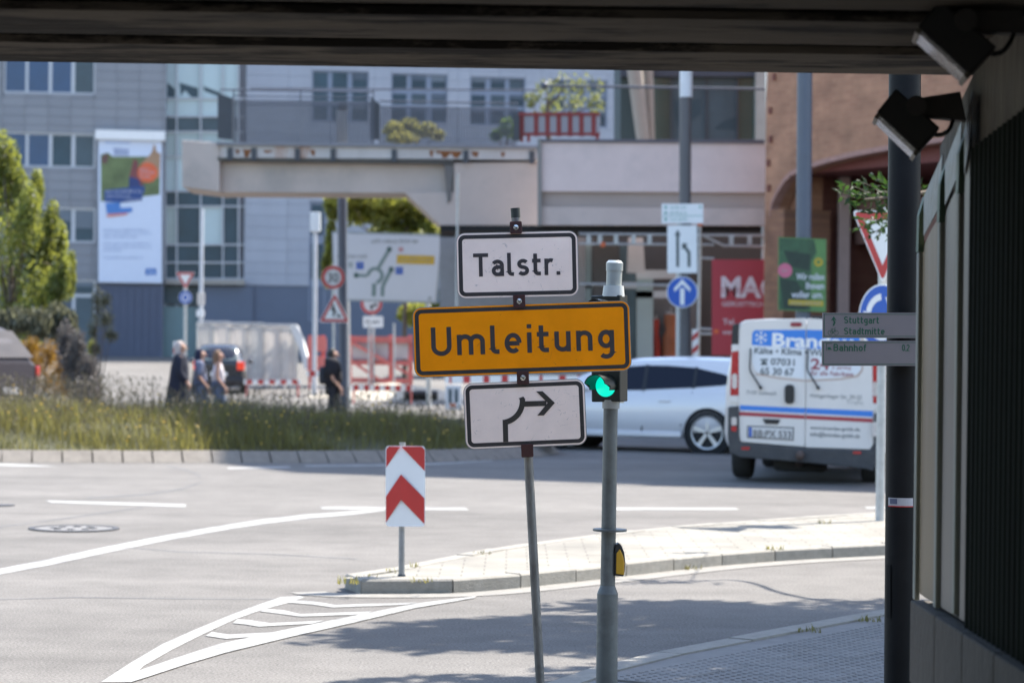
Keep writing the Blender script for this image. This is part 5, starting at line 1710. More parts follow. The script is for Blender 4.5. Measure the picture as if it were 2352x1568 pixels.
for box, lb, nm in (((1889.5, 718, 2122, 776), "grey cycle direction sign reading Stuttgart Stadtmitte on the dark pole", "up"), ((1888, 782.5, 2120, 840), "grey cycle direction sign reading Bahnhof below the other one", "dn")):
    x0, y0, x1, y1 = box
    qs = Pl(P(2000, 780, ZP - .12), 0, .35)
    t_ = thing("cycle_sign", lb, "direction sign", qs.px((x0 + x1) / 2, y1), group="cycle direction signs on the lamp pole")
    SG = mat("cycle_sign_white", (.19, .17, .175), .5, var=.06, scale=4)
    plate(qs, R4(x0, y0, x1, y1), -.008, .004, "panel", SG, t_)
    def part(nm_, fn):
        mb = MB(); fn(mb); build(mb, nm_, GREEN_T, t_, fix=False)
    part("border", lambda mb: [poly_on(qs, r, .005, mb) for r in (R4(x0 + 3, y0 + 3, x1 - 3, y0 + 4.4), R4(x0 + 3, y1 - 4.4, x1 - 3, y1 - 3), R4(x0 + 3, y0 + 4.4, x0 + 4.4, y1 - 4.4), R4(x1 - 4.4, y0 + 4.4, x1 - 3, y1 - 4.4))])
    if nm == "up":
        part("lettering", lambda mb: dintext(qs, "Stuttgart", 1938.5, 726.5, 2019, 742.5, .005, mb, 1.15, .9))
        part("lettering", lambda mb: dintext(qs, "Stadtmitte", 1938.5, 752, 2032, 768, .005, mb, 1.15, .9))
        def arr(mb):
            poly_on(qs, [(1908, 737), (1915, 726), (1922, 737), (1915, 733)], .0052, mb)
            for a, b in (((1913, 732), (1917.5, 741)), ((1917, 740), (1914, 748))):
                poly_on(qs, [(a[0] - 1.8, a[1]), (a[0] + 2.2, a[1]), (b[0] + 2.2, b[1]), (b[0] - 1.8, b[1])], .0055, mb)
        part("arrow_symbol", arr)
        def bike(mb):
            for cx_ in (1907, 1920.5):
                o_, i_ = circ(cx_, 764, 5.6, 18), circ(cx_, 764, 4.7, 18)
                for i in range(18): poly_on(qs, [o_[i], o_[(i + 1) % 18], i_[(i + 1) % 18], i_[i]], .005, mb)
            for a, b in (((1907, 764), (1911, 756)), ((1911, 756), (1918, 756)), ((1918, 756), (1920.5, 764)), ((1911, 757), (1914, 764)), ((1914, 764), (1918, 757)), ((1907, 764), (1914, 764)), ((1909, 754.5), (1913, 754.5)), ((1916, 753.5), (1920, 753.5))):
                d = Vector((b[0] - a[0], b[1] - a[1])).normalized() * .45
                poly_on(qs, [(a[0] - d.y, a[1] + d.x), (b[0] - d.y, b[1] + d.x), (b[0] + d.y, b[1] - d.x), (a[0] + d.y, a[1] - d.x)], .0054, mb)
        part("bicycle_symbol", bike)
    else:
        part("lettering", lambda mb: dintext(qs, "Bahnhof", 1914.5, 789.5, 1990, 806, .005, mb, 1.15, .8))
        part("distance", lambda mb: dintext(qs, "0.2", 2071.5, 790.5, 2089, 806, .005, mb, 1.0, .4))
        part("train_symbol", lambda mb: [poly_on(qs, p_, .005 + .0002 * i, mb) for i, p_ in enumerate(([(1898, 788), (1911, 788), (1911, 789), (1898, 789)], [(1898, 789), (1899, 789), (1899, 805), (1898, 805)], [(1901, 797), (1908, 797), (1908, 803), (1901, 803)], [(1908, 800), (1911, 803), (1908, 803)]))])
        part("dot", lambda mb: poly_on(qs, circ(2107, 798, 2.2, 12), .005, mb))
    mb = MB(); mb.cyl(qs.px(2072, (y0 + y1) / 2, -.06), qs.px(2072, (y0 + y1) / 2, -.008), .02, n=10); build(mb, "bracket", GALV, t_)

# ---- give way and roundabout signs on the island, turned half away
ZG = G(2021, 1196, IH).y
gw = thing("give_way_sign", "give way triangle above a blue roundabout disc on a thin post behind the twigs", "road sign", G(2021, 1196, IH))
q = Pl(P(2027, 700, ZG), 44)
def tri_sign(q, par, A, B, C, ins, r=.0, nm="give_way_triangle", edge=.06):
    c = ((A[0] + B[0] + C[0]) / 3, (A[1] + B[1] + C[1]) / 3)
    def sh(p, f): return (c[0] + (p[0] - c[0]) * f, c[1] + (p[1] - c[1]) * f)
    def rnd(pts, f):
        out = []
        for i in range(3):
            p, a, b = Vector(pts[i]), Vector(pts[i - 1]), Vector(pts[(i + 1) % 3])
            u_, v_ = p + (a - p) * f, p + (b - p) * f
            out += [tuple(u_), tuple(u_ * .3 + p * .4 + v_ * .3), tuple(v_)]
        return out
    b = plate(q, rnd([A, B, C], .06), -.012, .0, nm, WHITE, par)
    o_ = rnd([sh(p, 1 - edge) for p in (A, B, C)], .06); i_ = rnd([sh(p, ins) for p in (A, B, C)], .0005)
    n = len(o_)
    flat(q, [[o_[j], o_[(j + 1) % n], i_[(j + 1) % n], i_[j]] for j in range(n)], .002, "red_border", RED, b)
    return b
def disc(q, par, cx, cy, r, ry, m, nm, rim=True):
    b = plate(q, circ(cx, cy, r, 36, ry), -.012, .0, nm, WHITE if rim else m, par)
    if rim: flat(q, [circ(cx, cy, r * .95, 36, ry * .95)], .002, "face", m, b)
    return b
tri_sign(q, gw, (1957, 483), (2097, 487), (2027, 652), .62)
d_ = disc(q, gw, 2027, 728, 55, 76, BLUE, "roundabout_disc")
for a0 in (95, 215, 335):
    o_ = [(2027 + 39 * math.cos(rad(t)), 728 - 54 * math.sin(rad(t))) for t in range(a0, a0 + 75, 5)]
    i_ = [(2027 + 28 * math.cos(rad(t)), 728 - 39 * math.sin(rad(t))) for t in range(a0, a0 + 75, 5)]
    flat(q, [[o_[i], o_[i + 1], i_[i + 1], i_[i]] for i in range(len(o_) - 1)], .004, "arrow", WHITE, d_)
    t = a0 + 72
    flat(q, [[(2027 + 46 * math.cos(rad(t)), 728 - 64 * math.sin(rad(t))), (2027 + 22 * math.cos(rad(t)), 728 - 30 * math.sin(rad(t))), (2027 + 33 * math.cos(rad(t + 32)), 728 - 46 * math.sin(rad(t + 32)))]], .0045, "arrow_head", WHITE, d_)
q0 = Pl(P(2022, 900, ZG + .14), 0)
mb = MB(); mb.cyl(q0.px(2021, 1198), q0.px(2029, 476), .041, n=18); build(mb, "post", GALV, gw, smooth=60)

# ---- sign group on the far side
def post(x0, y0, x1, y1, z, r, par, m=GALV, nm="post", n=14):
    qq = Pl(P(x0, y0, z), 0)
    mb = MB(); mb.cyl(qq.px(x0, y0), qq.px(x1, y1), r, n=n); return build(mb, nm, m, par, smooth=60)
def yg(z, h=None): return CY + 6 + (EYE - (terr(z) if h is None else h)) * F / z
Z = 48.0
lp2 = thing("lamp_column", "dark lamp column with a white band above the lane signs", "lamp column", gl(1576, 990, Z + .5))
post(1571, 1000, 1576, -200, Z + .5, 14 * Z / F, lp2, mat("column_grey", (.10, .095, .10), .5, var=.1), "shaft")
post(1575.4, 224, 1575.8, 150, Z + .5, 15 * Z / F, lp2, mat("band_white", (.66, .66, .68), .4, var=.1), "white_band")
sp2 = thing("lane_sign_post", "grey post with a lane board and a blue straight ahead disc", "road sign", gl(1557, 990, Z))
post(1556, 1000, 1560, 470, Z, .045, sp2)
q = Pl(P(1567, 570, Z - .08), 0)
b_ = plate(q, R4(1520, 468, 1615, 513), -.02, 0, "cycle_board", WHITE, sp2)
mb = MB()
for y0, y1, s in ((473, 479, 0), (486, 492, 0), (500, 507, 0)):
    wordbars(q, 1540, y0, 1580, y1, .003, mb)
    poly_on(q, R4(1526, y0, 1532, y1), .003, mb)
poly_on(q, R4(1522, 495, 1613, 496.5), .003, mb); poly_on(q, R4(1606, 473, 1611, 478), .003, mb)
build(mb, "lettering", mat("soft_green", (.16, .36, .30), .6), b_, fix=False)["kind"] = "stuff"
b_ = plate(q, R4(1533, 518, 1601, 627), -.02, 0, "lane_board", WHITE, sp2)
LN = mat("lane_grey", (.10, .12, .12), .6)
flat(q, [R4(1553, 540, 1560, 613), [(1549, 541), (1556.5, 527), (1564, 541)]], .003, "lane_arrow", LN, b_)
flat(q, [[(1579, 613), (1586.5, 613), (1586, 578), (1579, 582)], [(1579, 582), (1586, 578), (1573, 561), (1569, 568)], [(1566, 574), (1567, 558), (1580, 560)]], .003, "lane_arrow", LN, b_)
d_ = disc(q, sp2, 1567, 671, 36, 36, BLUE, "straight_ahead_disc")
flat(q, [R4(1562, 662, 1572, 700), [(1567, 641), (1586, 662), (1585, 670), (1567, 653)], [(1567, 641), (1567, 653), (1549, 670), (1548, 662)]], .005, "arrow", WHITE, d_)
# pole with the green poster
Z = 36.5
lp3 = thing("lamp_column", "blue grey lamp column carrying the green poster behind the van", "lamp column", gl(1845, 1050, Z))
post(1842, 1062, 1852, -300, Z, 17.5 * Z / F, lp3, mat("column_bluegrey", (.085, .10, .13), .45, var=.1), "shaft", 20)
gp = thing("green_poster", "green poster with white headline and pink dot on the lamp column", "poster", P(1843, 715, Z - .15))
q = Pl(P(1843, 630, Z - .15), -5)
plate(q, [(1788, 544), (1898, 549), (1897, 717), (1787, 712)], -.01, 0, "board", mat("poster_green", (.085, .19, .055), .5, var=.2, scale=3), gp)
flat(q, [[(1790, 546), (1870, 550), (1876, 580), (1864, 600), (1862, 712), (1790, 710)]], .003, "print", mat("poster_dark_green", (.03, .08, .035), .5, var=.5, scale=5), gp)
flat(q, [[(1800, 575), (1862, 584), (1858, 622), (1815, 612)]], .005, "print", mat("poster_black_green", (.012, .03, .018), .5, var=.4, scale=6), gp)
flat(q, [[(1792, 640), (1830, 645), (1860, 700), (1850, 711), (1800, 709)]], .005, "print", MATS["poster_black_green"], gp)
flat(q, [circ(1803, 621, 16.5, 26)], .007, "dot", mat("poster_pink", (.50, .12, .19), .5), gp)
ring(q, 1880, 602, 4.5, 10, .007, "sunflower", mat("poster_yellow", (.42, .30, .02), .5), gp)
flat(q, [[(1811, 688), (1891, 691), (1891, 703), (1811, 700)]], .007, "strip", MATS["poster_yellow"], gp)
PWH = mat("poster_white_ink", (.6, .6, .62), .5)
tline(q, "Wir rollen", 1829, 627, 1893, 643, .008, PWH, gp, .015, "headline"); tline(q, "Ihnen", 1851, 648, 1893, 664, .008, PWH, gp, .015, "headline"); tline(q, "voller um.", 1818, 668, 1891, 684, .008, PWH, gp, .015, "headline")
mb = MB(); wordbars(q, 1797, 617, 1811, 625, .009, mb); wordbars(q, 1816, 692, 1888, 699, .009, mb); build(mb, "small_print", mat("poster_ink", (.3, .28, .25), .5), gp, fix=False)["kind"] = "stuff"

# big direction board
Z = 72.0
q = Pl(P(890, 615, Z), -4)
ds = thing("direction_sign", "large white direction board with a roundabout diagram and yellow field", "direction sign", gl(890, 930, Z))
def zd_(X, Y): return (688.8 + X * .1586, 505.1 + Y * .1586)
b_ = plate(q, [(762, 531), (1018, 538), (1004, 697), (766, 690)], -.08, -.03, "panel", mat("board_edge", (.28, .33, .34), .5), ds)
flat(q, [[(765, 536), (1013, 543), (1000, 692), (769, 686)]], -.02, "face", mat("board_white", (.52, .56, .60), .5, var=.05, scale=.6), b_)
DG = mat("diagram_grey", (.16, .23, .22), .6)
polys = []
def seg2(a, b, w):
    a, b = Vector(a), Vector(b); d = (b - a).normalized() * w / 2
    polys.append([zd_(a.x - d.y, a.y + d.x), zd_(b.x - d.y, b.y + d.x), zd_(b.x + d.y, b.y - d.x), zd_(a.x + d.y, a.y - d.x)])
seg2((1070, 1105), (1075, 920), 60); seg2((1195, 1105), (1200, 960), 55); seg2((1200, 960), (1325, 710), 55); seg2((1140, 690), (1300, 420), 50); seg2((800, 800), (980, 808), 42)
flat(q, polys, -.012, "diagram", DG, b_)
o_ = [zd_(1090 + 125 * math.cos(rad(t)), 805 + 125 * math.sin(rad(t))) for t in range(-180, 90, 10)]
i_ = [zd_(1090 + 75 * math.cos(rad(t)), 805 + 75 * math.sin(rad(t))) for t in range(-180, 90, 10)]
flat(q, [[o_[i], o_[i + 1], i_[i + 1], i_[i]] for i in range(len(o_) - 1)], -.009, "diagram", DG, b_)
for c_ in ((1295, 425), (1322, 715), (815, 800)):
    flat(q, [[zd_(*p) for p in circ(c_[0], c_[1], 38, 10)]], -.006, "arrow_head", mat("diagram_dark", (.04, .10, .085), .6), b_)
flat(q, [[zd_(1405, 505), zd_(1950, 520), zd_(1945, 645), zd_(1400, 630)]], -.010, "yellow_field", mat("board_yellow", (.52, .34, .02), .5), b_)
for X, Y in ((870, 660), (1440, 735)):
    flat(q, [[zd_(X - 52, Y - 52), zd_(X + 52, Y - 52), zd_(X + 52, Y + 52), zd_(X - 52, Y + 52)]], -.010, "parking_symbol", BLUE, b_)
flat(q, [[zd_(1430, 395), zd_(1495, 395), zd_(1495, 460), zd_(1430, 460)]], -.010, "ban_symbol", mat("board_pink", (.45, .25, .26), .5), b_)
flat(q, [[zd_(560, 620), zd_(620, 620), zd_(620, 680), zd_(560, 680)], [zd_(700, 610), zd_(765, 610), zd_(765, 690), zd_(700, 690)], [zd_(1855, 1110), zd_(1905, 1110), zd_(1905, 1160), zd_(1855, 1160)]], -.010, "symbol", mat("board_symbol", (.30, .35, .36), .5), b_)
mb = MB()
for x0, y0, x1, y1 in ((1040, 275, 1740, 335), (540, 495, 985, 550), (1440, 545, 1910, 595)):
    a, b = zd_(x0, y0), zd_(x1, y1); wordbars(q, a[0], a[1], b[0], b[1], -.008, mb)
for X, Y in ((870, 660), (1440, 735)):
    a, b = zd_(X - 22, Y - 34), zd_(X + 24, Y + 34); text(q, "P", a[0], a[1], b[0], b[1], -.006, mb)
build(mb, "lettering", mat("board_ink", (.22, .25, .25), .6), b_, fix=False)["kind"] = "stuff"
post(800, yg(Z) , 796, 540, Z + .3, .07, ds); post(985, yg(Z), 982, 545, Z + .3, .07, ds)
# dark column
Z = 66.5
dc = thing("steel_column", "dark blue grey column rising to the footbridge beside the roadworks signs", "column", gl(790, 945, Z))
post(789, yg(Z), 786, 437, Z, 11 * Z / F, dc, mat("column_slate", (.06, .075, .11), .5, var=.1), "shaft")
# speed limit and roadworks signs
Z = 65.0
rw = thing("roadworks_sign", "thirty speed limit above a roadworks triangle on one post", "road sign", gl(768, 945, Z))
q = Pl(P(767, 680, Z - .05), 0)
post(768, yg(Z), 764, 608, Z, .035, rw)
d_ = disc(q, rw, 765, 637, 27, 27, mat("speed_white", (.58, .58, .6), .5), "speed_limit_disc")
ring(q, 765, 637, 19, 26.5, .006, "red_border", RED, d_)
mb = MB(); text(q, "30", 753, 627, 777, 648, .006, mb, .01); build(mb, "numerals", BLACK, d_, fix=False)
b_ = tri_sign(q, rw, (769, 671), (804, 741), (732, 740), .66, nm="roadworks_triangle")
flat(q, [[(762, 704), (768, 702), (770, 714), (768, 727), (764, 727), (765, 714), (760, 712)], circ(765, 700, 2.6, 8), [(772, 728), (778, 721), (786, 728)], [(768, 708), (776, 722), (775, 723), (767, 710)]], .006, "worker_symbol", BLACK, b_)
# far give way
Z = 70.0
fg = thing("give_way_sign", "distant give way triangle above a small blue roundabout disc by the teal door", "road sign", gl(424, 930, Z))
q = Pl(P(426, 650, Z - .05), 0)
post(424, yg(Z), 426, 628, Z, .045, fg)
tri_sign(q, fg, (403, 625), (448, 625), (426, 665), .6)
d_ = disc(q, fg, 426, 683, 15.5, 15.5, BLUE, "roundabout_disc")
ring(q, 426, 683, 6, 9, .005, "arrow_ring", WHITE, d_)
# warning triangle by the conifer
Z = 62.0
wg = thing("warning_sign", "red bordered warning triangle over a white plate among the shrubs", "road sign", gl(105, 930, Z))
q = Pl(P(104, 700, Z - .05), 0)
post(106, yg(Z), 104, 690, Z, .035, wg)
tri_sign(q, wg, (105, 677), (127, 721), (80, 719), .62, nm="warning_triangle")
plate(q, R4(91, 724, 122, 744), -.012, 0, "supplementary_plate", WHITE, wg)
# half hidden no-entry ring and plate behind the board
Z = 79.0
ne = thing("prohibition_sign", "red ringed sign above a white plate half hidden by the direction board", "road sign", gl(858, 900, Z))
q = Pl(P(855, 705, Z - .05), 0)
post(858, yg(Z), 857, 690, Z, .04, ne)
d_ = disc(q, ne, 853, 697, 25, 25, mat("prohib_white", (.58, .58, .58), .5), "prohibition_disc"); ring(q, 853, 697, 18, 24.5, .006, "red_border", RED, d_)
flat(q, [[(850, 700), (858, 700), (855, 712), (851, 712)], circ(862, 700, 4, 10)], .006, "vehicle_symbol", BLACK, d_)
plate(q, R4(834, 726, 880, 752), -.012, 0, "supplementary_plate", WHITE, ne)
mb = MB(); wordbars(q, 840, 734, 874, 743, .003, mb); build(mb, "lettering", BLACK, ne, fix=False)["kind"] = "stuff"
# lamp posts
Z = 78.0
l1 = thing("slim_lamp", "slim pale lamp column with a white head in front of the dark plinth", "lamp column", gl(722, 900, Z))
post(722, yg(Z), 724, 520, Z, .065, l1, mat("lamp_pale", (.50, .52, .55), .5), "shaft"); qq = Pl(P(722, 510, Z), 0)
plate(qq, R4(712, 487, 735, 532), -.12, .12, "head", mat("lamp_head_white", (.62, .66, .68), .4), l1, bevel=.02)
Z = 92.0
l2 = thing("slim_lamp", "slim pale column with small notice plates in front of the stairwell", "lamp column", gl(460, 840, Z))
post(460, yg(Z), 464, 480, Z, .07, l2, MATS["lamp_pale"], "shaft"); qq = Pl(P(462, 700, Z - .1), 0)
plate(qq, R4(453, 672, 469, 700), -.05, .05, "notice_plate", mat("notice_cream", (.6, .55, .5), .5), l2); plate(qq, R4(451, 712, 468, 727), -.05, .05, "notice_plate", WHITE, l2)
# ---- building site
Z = 84.0
TARP = leafmat("fence_tarp", (.62, .60, .57), (.78, .74, .70), .5, .16, 1.6)
TARP2 = leafmat("fence_tarp_grey", (.56, .55, .53), (.68, .66, .63), .45, .2, 2.5)
q = Pl(P(570, 820, Z), -4)
n = 6
for i in range(n):
    x0, x1 = 453 + i * 38.5, 453 + (i + 1) * 38.5 - 1.5
    y0 = 739 + i * 1.5 + (1, 0, 1, 0, 1, 0)[i]
    lb = ["end panel of the tarp covered fence by the pale column", "second tarp covered fence panel from the pale column", "third tarp covered fence panel from the pale column", "fourth tarp covered fence panel from the pale column", "fifth tarp covered fence panel from the pale column", "tarp covered fence panel next to the red site barrier"][i]
    t_ = thing("site_fence_panel", lb, "fence panel", q.px((x0 + x1) / 2, 880), group="tarp covered site fence panels")
    rings = []
    for s in range(9):
        xx = x0 + (x1 - x0) * s / 8
        bul = .025 * math.sin(s * math.pi / 8 * 2 + i) + .02 * math.sin(s * 1.9)
        sag = 1.2 * math.sin(math.pi * s / 8)
        rings.append([q.px(xx, y0 + 3 + sag, bul * .3), q.px(xx, 800, bul), q.px(xx, 872, bul * .5), q.px(xx, 872, bul * .5 - .01), q.px(xx, 800, bul - .01), q.px(xx, y0 + 3 + sag, bul * .3 - .01)])
    mb = MB(); mb.loft(rings); build(mb, "tarp", TARP if i % 3 else TARP2, t_, smooth=60)
    for a, b in (((x0, y0), (x1, y0)), ((x0, y0), (x0, 886)), ((x1, y0), (x1, 886))):
        mb = MB(); mb.cyl(q.px(*a, -.08), q.px(*b, -.08), .03, n=8); build(mb, "frame_tube", GALV, t_, smooth=60)
    mb = MB(); c_ = q.px(x0 + 2, 888, 0); mb.box(c_ - Vector((.12, .35, .1)), c_ + Vector((.12, .35, .05))); build(mb, "foot_block", CONC, t_, bevel=.02)
# white dump trailer end beside the fence
wv = thing("white_tarp_roll", "white folded tarpaulin hanging over the end of the site fence", "tarpaulin", q.px(695, 870))
mb = MB(); rings = []
for s in range(9):
    t = s / 8
    x = 676 + 30 * math.sin(t * 1.4); y = 748 + 100 * t
    rings.append([q.px(x - 7 - 5 * (1 - t), y, .2), q.px(x + 6 + 3 * math.sin(s), y, .35), q.px(x + 9, y, .05), q.px(x - 2, y, -.05)])
mb.loft(rings); build(mb, "sheet", mat("tarp_white", (.70, .70, .70), .5, var=.06), wv, smooth=50)
REDF = mat("barrier_red_paint", (.58, .16, .14), .55, var=.2, scale=3)
Z = 79.0
q = Pl(P(870, 830, Z), -3)
rf = thing("red_site_frame", "red steel site frame with slanted bars behind the dark column", "steel frame", q.px(870, 900))
for y0, y1 in ((771, 786), (826, 837), (867, 878)):
    plate(q, [(799, y0), (948, y0 + 3), (948, y1 + 2), (799, y1)], -.25, -.1, "cross_rail", REDF, rf)
for x0_, x1_ in ((808, 846), (858, 892), (904, 938)):
    plate(q, R4(x0_, 788, x1_, 824), -.24, -.22, "white_board", mat("board_soft_white", (.5, .47, .47), .6, var=.15, scale=2), rf)
for x in (803, 852, 898, 943):
    plate(q, R4(x - 5, 770, x + 5, 902), -.38, -.26, "upright", REDF, rf)
for a, b in (((800, 782), (945, 862)), ((800, 824), (895, 888))):
    plate(q, [(a[0], a[1] - 4), (b[0], b[1] - 4), (b[0], b[1] + 4), (a[0], a[1] + 4)], -.09, .02, "slanted_bar", REDF, rf)
for x, y in ((848, 775), (905, 772)):
    post(x, yg(Z), x, y - 30, Z - .4, .035, rf, GALV, "support_tube")
rf2 = thing("red_site_frame", "short red site barrier beside the white tarpaulin", "steel frame", q.px(725, 870))
for y0, y1 in ((772, 806), (818, 850)):
    plate(q, [(706, y0 + 3), (724, y0 - 4), (750, y0 + 4), (750, y1), (706, y1 + 3)], -.3, -.12, "cross_rail", REDF, rf2)
for x in (712, 742):
    plate(q, R4(x - 4, 770, x + 4, 880), -.45, -.31, "upright", REDF, rf2)
for k_, (x, lb) in enumerate(((948, "dark plastic pipe lying before the red site frame, left of its twin"), (985, "dark plastic pipe lying before the red site frame, right of its twin"))):
    p_ = gl(x, 905, 76); mb = MB(); mb.lathe(p_ + Vector((-.25, 0, .16)), [(.15, 0), (.15, .5), (.11, .5), (.11, 0)], 16, (1, .25, 0)); tag(build(mb, "plastic_pipe", BLACKP, None, smooth=50), lb, "pipe")
# sand heap
rn = random.Random(8)
hp = gl(900, 900, 78)
mb = MB(); rings = []
for s in range(6):
    t = s / 5; r = 2.3 * (1 - t) ** .8 + .05
    rings.append([hp + Vector((r * 1.3 * math.cos(a * math.pi / 8) * rn.uniform(.85, 1.1), .8 * r * math.sin(a * math.pi / 8) * rn.uniform(.85, 1.1), .5 * t - .05)) for a in range(16)])
mb.loft(rings); tag(build(mb, "sand_heap", mat("sand", (.40, .36, .29), .95, var=.2, scale=4, bump=.6, bscale=8), None, smooth=60), "low pale sand heap in front of the red site frame", "sand heap")
# red and white plank barrier with its plastic base
Z = 54.0
q = Pl(P(1190, 870, Z), 0)
pb = thing("plank_barrier", "red and white plank barrier seen between the orange and the arrow board", "barrier", gl(1190, 960, Z))
plate(q, R4(1022, 862, 1352, 880), -.03, 0, "plank", WHITE, pb)
for x0, x1 in ((1032, 1037), (1064, 1080), (1110, 1124), (1152, 1167), (1196, 1212), (1239, 1246), (1284, 1300), (1326, 1340)):
    plate(q, R4(x0, 862, x1, 880), .001, .006, "stripe", RED, pb)
for x in (1040, 1180, 1320):
    plate(q, R4(x - 17, 884, x + 20, 940), -.1, .0, "base_unit", mat("base_white", (.55, .56, .58), .5), pb, bevel=.02)
    plate(q, R4(x - 10, 893, x - 2, 925), .001, .01, "slot", GB2, pb); plate(q, R4(x + 4, 893, x + 12, 925), .001, .01, "slot", GB2, pb)
    plate(q, R4(x - 6, 926, x + 6, 934), .001, .012, "reflector", mat("reflector_orange", (.6, .16, .06), .4), pb)
# more striped site barriers
for x0, x1, y0, y1, Z, lb in ((806, 950, 884, 897, 70.0, "low red and white barrier before the red site frame"), (704, 758, 852, 864, 71.0, "short red and white barrier beside the dark column"), (560, 690, 872, 882, 73.0, "red and white barrier along the foot of the tarp covered fence")):
    q = Pl(P(x0, y0, Z), -2)
    t_ = thing("plank_barrier", lb, "barrier", gl((x0 + x1) / 2, 920, Z))
    plate(q, R4(x0, y0, x1, y1), -.03, 0, "plank", WHITE, t_)
    n_ = int((x1 - x0) / 24)
    for j in range(n_):
        xx = x0 + (j + .25) * (x1 - x0) / n_
        plate(q, R4(xx, y0, xx + (x1 - x0) / n_ * .5, y1), .001, .006, "stripe", RED, t_)
    for xx in (x0 + 4, x1 - 8):
        plate(q, R4(xx, y1, xx + 5, y1 + 30), -.05, -.01, "leg", REDF, t_)
# small red and white beacons
for x, y0, y1, Z, lb in ((1597, 756, 824, 55, "red and white beacon post beside the scaffold standard"), (410, 784, 835, 74, "red and white beacon board next to the far give way post")):
    q = Pl(P(x, y0, Z), 0)
    t_ = thing("beacon_post", lb, "beacon", gl(x, 900, Z))
    w = 7 if Z < 60 else 12
    plate(q, R4(x - w, y0, x + w, yg(Z)), -.03, 0, "board", WHITE, t_)
    for j in range(4):
        yy = y0 + 3 + j * 30
        plate(q, [(x - w, yy + 12), (x + w, yy), (x + w, yy + 13), (x - w, yy + 25)], .001, .005, "stripe", RED, t_)
# ================================================================== VEHICLES
def lerp_st(st, y):
    for a, b in zip(st, st[1:]):
        if y <= b[0]:
            t = 0 if b[0] == a[0] else (y - a[0]) / (b[0] - a[0])
            t = max(0, min(1, t))
            return [a[i] + (b[i] - a[i]) * t for i in range(len(a))]
    return list(st[-1])

def catmull(st, n):
    """dense stations"""
    out = []
    y0, y1 = st[0][0], st[-1][0]
    for i in range(n + 1):
        out.append(lerp_st(st, y0 + (y1 - y0) * i / n))
    for _ in range(2):
        out = [out[0]] + [[a[0] * 0 + b[0]] + [(a[k] + 2 * b[k] + c[k]) / 4 for k in range(1, len(b))] for a, b, c in zip(out, out[1:], out[2:])] + [out[-1]]
    return out

def section(s):
    y, zb, zbelt, zt, hw, ht = s
    half = [(hw * .86, zb), (hw * .97, zb + .10), (hw, zb + .28), (hw * 1.0, (zb + zbelt) * .5 + .1), (hw * .985, zbelt - .06), (hw * .955, zbelt), (ht + .02, max(zt - .10, zbelt + .005)), (ht - .03, max(zt - .03, zbelt + .01)), (ht - .16, max(zt, zbelt + .015)), (ht * .45, max(zt + .012, zbelt + .02))]
    return [Vector((x, y, z)) for x, z in half] + [Vector((-x, y, z)) for x, z in reversed(half)]

def wheel(root, c, r, w, side, rim, M, spokes=5):
    ax = (M.to_3x3() @ Vector((side, 0, 0))).normalized()
    ctr = M @ Vector(c)
    def L(prof, nm, m, par, n=28, caps=True):
        mb = MB(); mb.lathe(ctr, [(a, b) for a, b in prof], n, ax, 0, caps); return build(mb, nm, m, par, smooth=45)
    t = L([(r * .78, -w / 2), (r * .93, -w / 2), (r, -w * .36), (r, w * .36), (r * .93, w / 2), (r * .80, w / 2), (r * .78, w * .3)], "tyre", TYRE, root)
    L([(r * .77, -w * .4), (r * .77, w * .30), (r * .72, w * .30), (r * .71, w * .1), (.01, w * .05)], "rim", mat("rim_dark", (.03, .03, .033), .5, .3), t)
    e = (M.to_3x3() @ Vector((0, 1, 0))).normalized(); g = (M.to_3x3() @ Vector((0, 0, 1))).normalized()
    for i in range(spokes):
        a = 2 * math.pi * i / spokes + .3
        d = e * math.cos(a) + g * math.sin(a); s = e * -math.sin(a) + g * math.cos(a)
        o = ctr + ax * (w * .30)
        mb = MB()
        mb.prism([o + d * .03 - s * .022, o + d * .03 + s * .022, o + d * r * .76 + s * .034, o + d * r * .76 - s * .034], [p + ax * w * .12 for p in (o + d * .03 - s * .022, o + d * .03 + s * .022, o + d * r * .76 + s * .034, o + d * r * .76 - s * .034)])
        build(mb, "spoke", rim, t)
    L([(r * .79, w * .46), (r * .79, w * .50), (r * .73, w * .48), (r * .73, w * .40)], "rim_edge", rim, t, 28, False)
    return t

